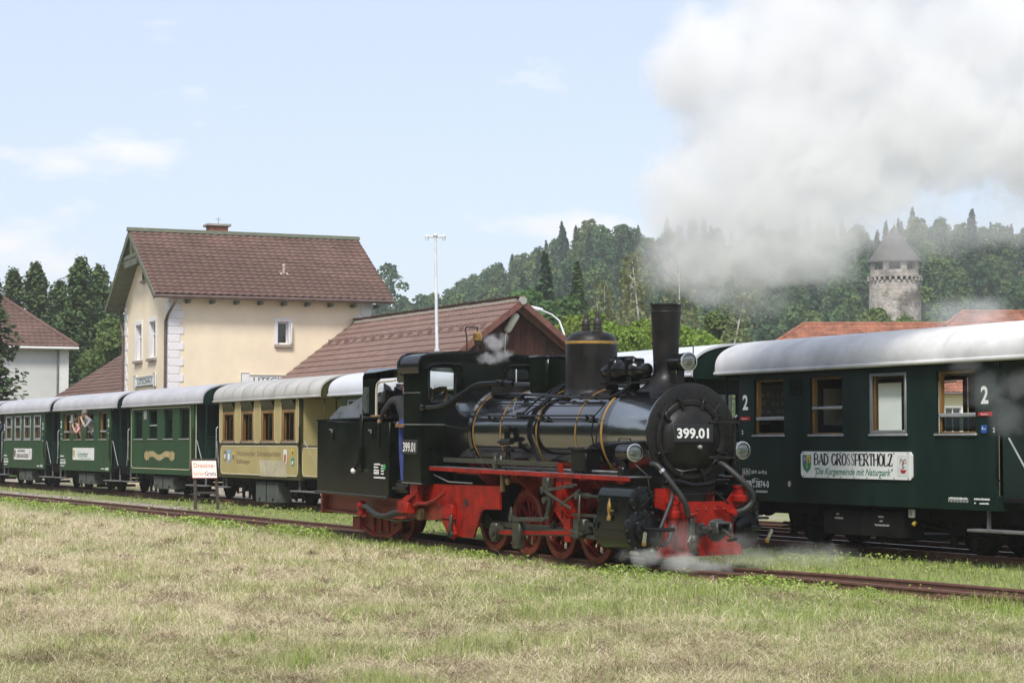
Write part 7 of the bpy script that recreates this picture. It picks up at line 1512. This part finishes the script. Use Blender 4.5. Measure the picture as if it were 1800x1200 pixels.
# broad leaved weeds along the near rail and beside track two
n = 60000; x, y, D = wedge(n, 14, 60); u = g.uniform(0, 1, n); band = (u < .72); y = np.where(band, 13.72 + g.normal(0, .22, n), g.choice([15.3, 17.2, 18.15], n) + g.normal(0, .25, n)); L0 = (y - FH.y * D) / RT.y; x = FH.x * D + RT.x * L0
pat = fnoise(x * 1.1 + 3, y * 1.1 + 77, 3); keep = (np.abs(L0 / D) < .32) & (g.uniform(0, 1, n) < np.clip((pat - .40) * 4.5, 0, 1)) & (np.abs(y - 14.09) > .06); x, y, D, pat = x[keep], y[keep], D[keep], pat[keep]; n = len(x)
hgt = np.clip((pat - .42) * .55, .02, .15) * np.where(y < 14, 1., .9); c = np.stack([x, y, gz(x, y) + g.uniform(.02, 1, n) * hgt], 1); nr = g.normal(size=(n, 3)) * .55 + np.array([0, 0, .9]); q = rquads(c, nr, g.uniform(.009, .022, n) * np.clip(D / 22, .9, 1.8), g)
wd = link('broad_leaf_weeds', npmesh('broad_leaf_weeds', q, np.arange(len(q)).reshape(-1, 4), GRS, g.choice([3, 4, 1], n, p=[.5, .38, .12]))); wd['kind'] = 'stuff'; wd['label'] = 'leafy weeds growing along the rails'
# stones in the bare patches
n = 15000; x, y, D = wedge(n, 18, 80, .33); gs, rs = zone(x, y); keep = (y > 14.3) & (y < 26) & (g.uniform(0, 1, n) < rs * 1.0) & (np.abs(y - 14.09) > .06); x, y, D = x[keep], y[keep], D[keep]; n = len(x); s = g.uniform(.012, .032, n) * np.clip(D / 26, 1, 2.2)
o8 = np.array([[1, 0, 0], [0, 1, 0], [-1, 0, 0], [0, -1, 0], [0, 0, 1], [0, 0, -1]], float); jit = g.uniform(.6, 1.3, (n, 6, 1)); v = np.stack([x, y, gz(x, y) + s * .25], 1)[:, None] + o8[None] * s[:, None, None] * jit * np.array([1, 1, .7]); ft = np.array([[0, 1, 4], [1, 2, 4], [2, 3, 4], [3, 0, 4], [1, 0, 5], [2, 1, 5], [3, 2, 5], [0, 3, 5]])
STN = [mat('ballast_a', (.32, .28, .24), .9, 0, .2, 3, rvar=0), mat('ballast_b', (.22, .19, .165), .9, 0, .2, 3, rvar=0), mat('ballast_c', (.42, .38, .34), .9, 0, .2, 3, rvar=0)]
bl_ = link('ballast', npmesh('ballast', v.reshape(-1, 3), (np.arange(n)[:, None, None] * 6 + ft[None]).reshape(-1, 3), STN, np.repeat(g.integers(0, 3, n), 8))); bl_['kind'] = 'stuff'; bl_['label'] = 'pale track stones in the bare patches'
# ---------------------------------------------------------------- steam
def steam(name, label, origin, blobs, thin, dens, nscale, seed, amp=.75, voxel=.25, soft=3.0, detail=5):
    """a cloud: ellipsoids (x,y,z,rx,ry,rz) in a frame turned to the wind (x across, y away, z up), broken up by noise"""
    rz = math.atan2(RT.y, RT.x); mb = MB()
    for b in blobs + thin: mb.ball(b[:3], 1.16, 16, sc=b[3:6])
    me = mb.mesh('steam_hull', []); o = link(name, me); o.location = origin; o.rotation_euler[2] = rz
    rm = o.modifiers.new('remesh', 'REMESH'); rm.mode = 'VOXEL'; rm.voxel_size = voxel
    dg = bpy.context.evaluated_depsgraph_get(); m2 = bpy.data.meshes.new_from_object(o.evaluated_get(dg)); o.modifiers.clear(); o.data = m2
    M = bpy.data.materials.new('steam'); M.use_nodes = True; nt = M.node_tree; N = nt.nodes; N.clear(); Ln = nt.links.new
    out = N.new('ShaderNodeOutputMaterial'); pv = N.new('ShaderNodeVolumePrincipled'); pv.inputs['Color'].default_value = (.974, .975, .980, 1); pv.inputs['Anisotropy'].default_value = 0.0
    tc = N.new('ShaderNodeTexCoord'); src = tc.outputs['Object']
    n1 = N.new('ShaderNodeTexNoise'); n1.inputs['Scale'].default_value = nscale; n1.inputs['Detail'].default_value = detail; n1.inputs['Roughness'].default_value = .6; n1.inputs['Distortion'].default_value = .6
    ad = N.new('ShaderNodeVectorMath'); ad.operation = 'ADD'; ad.inputs[1].default_value = (seed * 3.1, seed * 1.7, seed); Ln(src, ad.inputs[0]); Ln(ad.outputs[0], n1.inputs['Vector'])
    def field(bs):
        last = None
        for b in bs:
            s = N.new('ShaderNodeVectorMath'); s.operation = 'SUBTRACT'; s.inputs[1].default_value = b[:3]; Ln(src, s.inputs[0])
            m_ = N.new('ShaderNodeVectorMath'); m_.operation = 'DIVIDE'; m_.inputs[1].default_value = b[3:6]; Ln(s.outputs[0], m_.inputs[0])
            l = N.new('ShaderNodeVectorMath'); l.operation = 'LENGTH'; Ln(m_.outputs[0], l.inputs[0])
            q = N.new('ShaderNodeMath'); q.operation = 'SUBTRACT'; q.inputs[0].default_value = 1; Ln(l.outputs['Value'], q.inputs[1])
            if last is None: last = q.outputs[0]
            else:
                x = N.new('ShaderNodeMath'); x.operation = 'SMOOTH_MAX'; x.inputs[2].default_value = .25; Ln(last, x.inputs[0]); Ln(q.outputs[0], x.inputs[1]); last = x.outputs[0]
        a = N.new('ShaderNodeMath'); a.operation = 'MULTIPLY_ADD'; a.inputs[1].default_value = amp * 2; a.inputs[2].default_value = -amp - .10; Ln(n1.outputs[0], a.inputs[0])
        s = N.new('ShaderNodeMath'); s.operation = 'ADD'; Ln(a.outputs[0], s.inputs[0]); Ln(last, s.inputs[1])
        # nothing outside the hull
        e = N.new('ShaderNodeMapRange'); e.inputs[1].default_value = -.14; e.inputs[2].default_value = .12; Ln(last, e.inputs[0])
        c = N.new('ShaderNodeMath'); c.operation = 'MULTIPLY'; c.inputs[1].default_value = soft; c.use_clamp = True; Ln(s.outputs[0], c.inputs[0])
        m2_ = N.new('ShaderNodeMath'); m2_.operation = 'MULTIPLY'; Ln(c.outputs[0], m2_.inputs[0]); Ln(e.outputs[0], m2_.inputs[1]); return m2_.outputs[0]
    d1 = N.new('ShaderNodeMath'); d1.operation = 'MULTIPLY'; d1.inputs[1].default_value = dens
    if blobs: Ln(field(blobs), d1.inputs[0])
    else: d1.inputs[0].default_value = 0
    last = d1.outputs[0]
    if thin:
        d2 = N.new('ShaderNodeMath'); d2.operation = 'MULTIPLY_ADD'; d2.inputs[1].default_value = dens * .24; Ln(field(thin), d2.inputs[0]); Ln(last, d2.inputs[2]); last = d2.outputs[0]
    Ln(last, pv.inputs['Density']); Ln(pv.outputs[0], out.inputs['Volume']); m2.materials.clear(); m2.materials.append(M)
    o['kind'] = 'stuff'; o['label'] = label; return o
def pxb(lst, cx, cy, k, dep):
    return [((x - cx) / k, yy, (cy - y) / k, rx / k, ry, rz_ / k) for x, y, rx, rz_, yy, ry in lst]
K = 129.
plume = pxb([(1225, 445, 95, 75, 0, .62), (1310, 435, 125, 85, .1, .8), (1215, 345, 115, 125, .1, .95), (1390, 290, 270, 230, .3, 1.5), (1240, 110, 125, 130, .2, 1.1), (1450, 90, 290, 210, .4, 1.6), (1430, 400, 130, 95, .3, .8), (1650, 190, 290, 175, .6, 1.6), (1890, 200, 270, 185, .8, 1.6), (1520, -120, 340, 170, .5, 1.6), (1236, 512, 46, 30, 0, .28), (1560, 330, 120, 60, .4, .8), (1800, 30, 300, 150, .7, 1.6), (1235, 470, 95, 62, 0, .55), (1335, 470, 115, 58, .1, .7), (1425, 450, 95, 58, .2, .7)], 1168, 540, K, 0)
thin = pxb([(1640, 395, 150, 60, .5, .7), (1770, 385, 140, 50, .7, .7), (1585, 440, 70, 45, .4, .5), (1330, 520, 90, 45, .2, .5), (1160, 430, 60, 120, .1, .6), (1730, 540, 110, 40, .9, .6)], 1168, 540, K, 0)
steam('chimney_steam', 'large white steam plume drifting right from the engine chimney', (-23.155, 14.5, 3.40), plume, thin, 2.0, 1.9, 1.0, .85, .22, 2.4, 8)
cs = pxb([(893, 600, 24, 20, 0, .18), (905, 622, 26, 16, 0, .18), (880, 628, 24, 16, 0, .18), (908, 590, 12, 14, 0, .1)], 893, 612, 121., 0)
steam('cab_steam', 'small steam puff rising before the cab of the engine', (-27.84, 14.3, 3.02), cs, [], 2.4, 7.0, 2.0, 1.25, .06, 2.2)
gs_ = pxb([(1150, 985, 50, 22, -.1, .25), (1215, 992, 55, 22, -.2, .3), (1270, 1000, 60, 16, -.2, .3)], 1215, 992, 144., 0)
gt_ = pxb([(1350, 985, 110, 24, .2, .45), (1470, 985, 110, 28, .4, .5), (1320, 955, 50, 30, .0, .3), (1120, 980, 40, 18, .0, .2), (1210, 950, 60, 36, 0, .35)], 1215, 992, 144., 0)
steam('cylinder_steam', 'low steam drifting along the rail below the buffer beam', (-22.0, 14.0, .02), gs_, gt_, 1.7, 4.2, 3.0, 1.1, .07, 2.2)
wt_ = pxb([(1735, 670, 60, 45, .0, .3), (1780, 720, 55, 50, .1, .3), (1690, 625, 40, 20, .0, .2), (1800, 660, 45, 40, .1, .3)], 1740, 690, 150., 0)
steam('drifting_steam', 'faint steam wisp before the right hand carriage', (-19.8, 17.3, 2.1), [], wt_, 1.2, 3.2, 4.0, 1.3, .07, 2.2)
# ---------------------------------------------------------------- summer haze
HZ = bpy.data.materials.new('haze'); HZ.use_nodes = True; nt = HZ.node_tree; nt.nodes.clear(); o_ = nt.nodes.new('ShaderNodeOutputMaterial'); v_ = nt.nodes.new('ShaderNodeVolumePrincipled')
v_.inputs['Color'].default_value = (.93, .96, 1, 1); v_.inputs['Density'].default_value = .00034; v_.inputs['Anisotropy'].default_value = .0; nt.links.new(v_.outputs[0], o_.inputs['Volume'])
hz = MB().box(-1460, 340, -340, 1340, -1.6, 84).build('haze', HZ); hz['kind'] = 'stuff'; hz['label'] = 'thin summer haze'
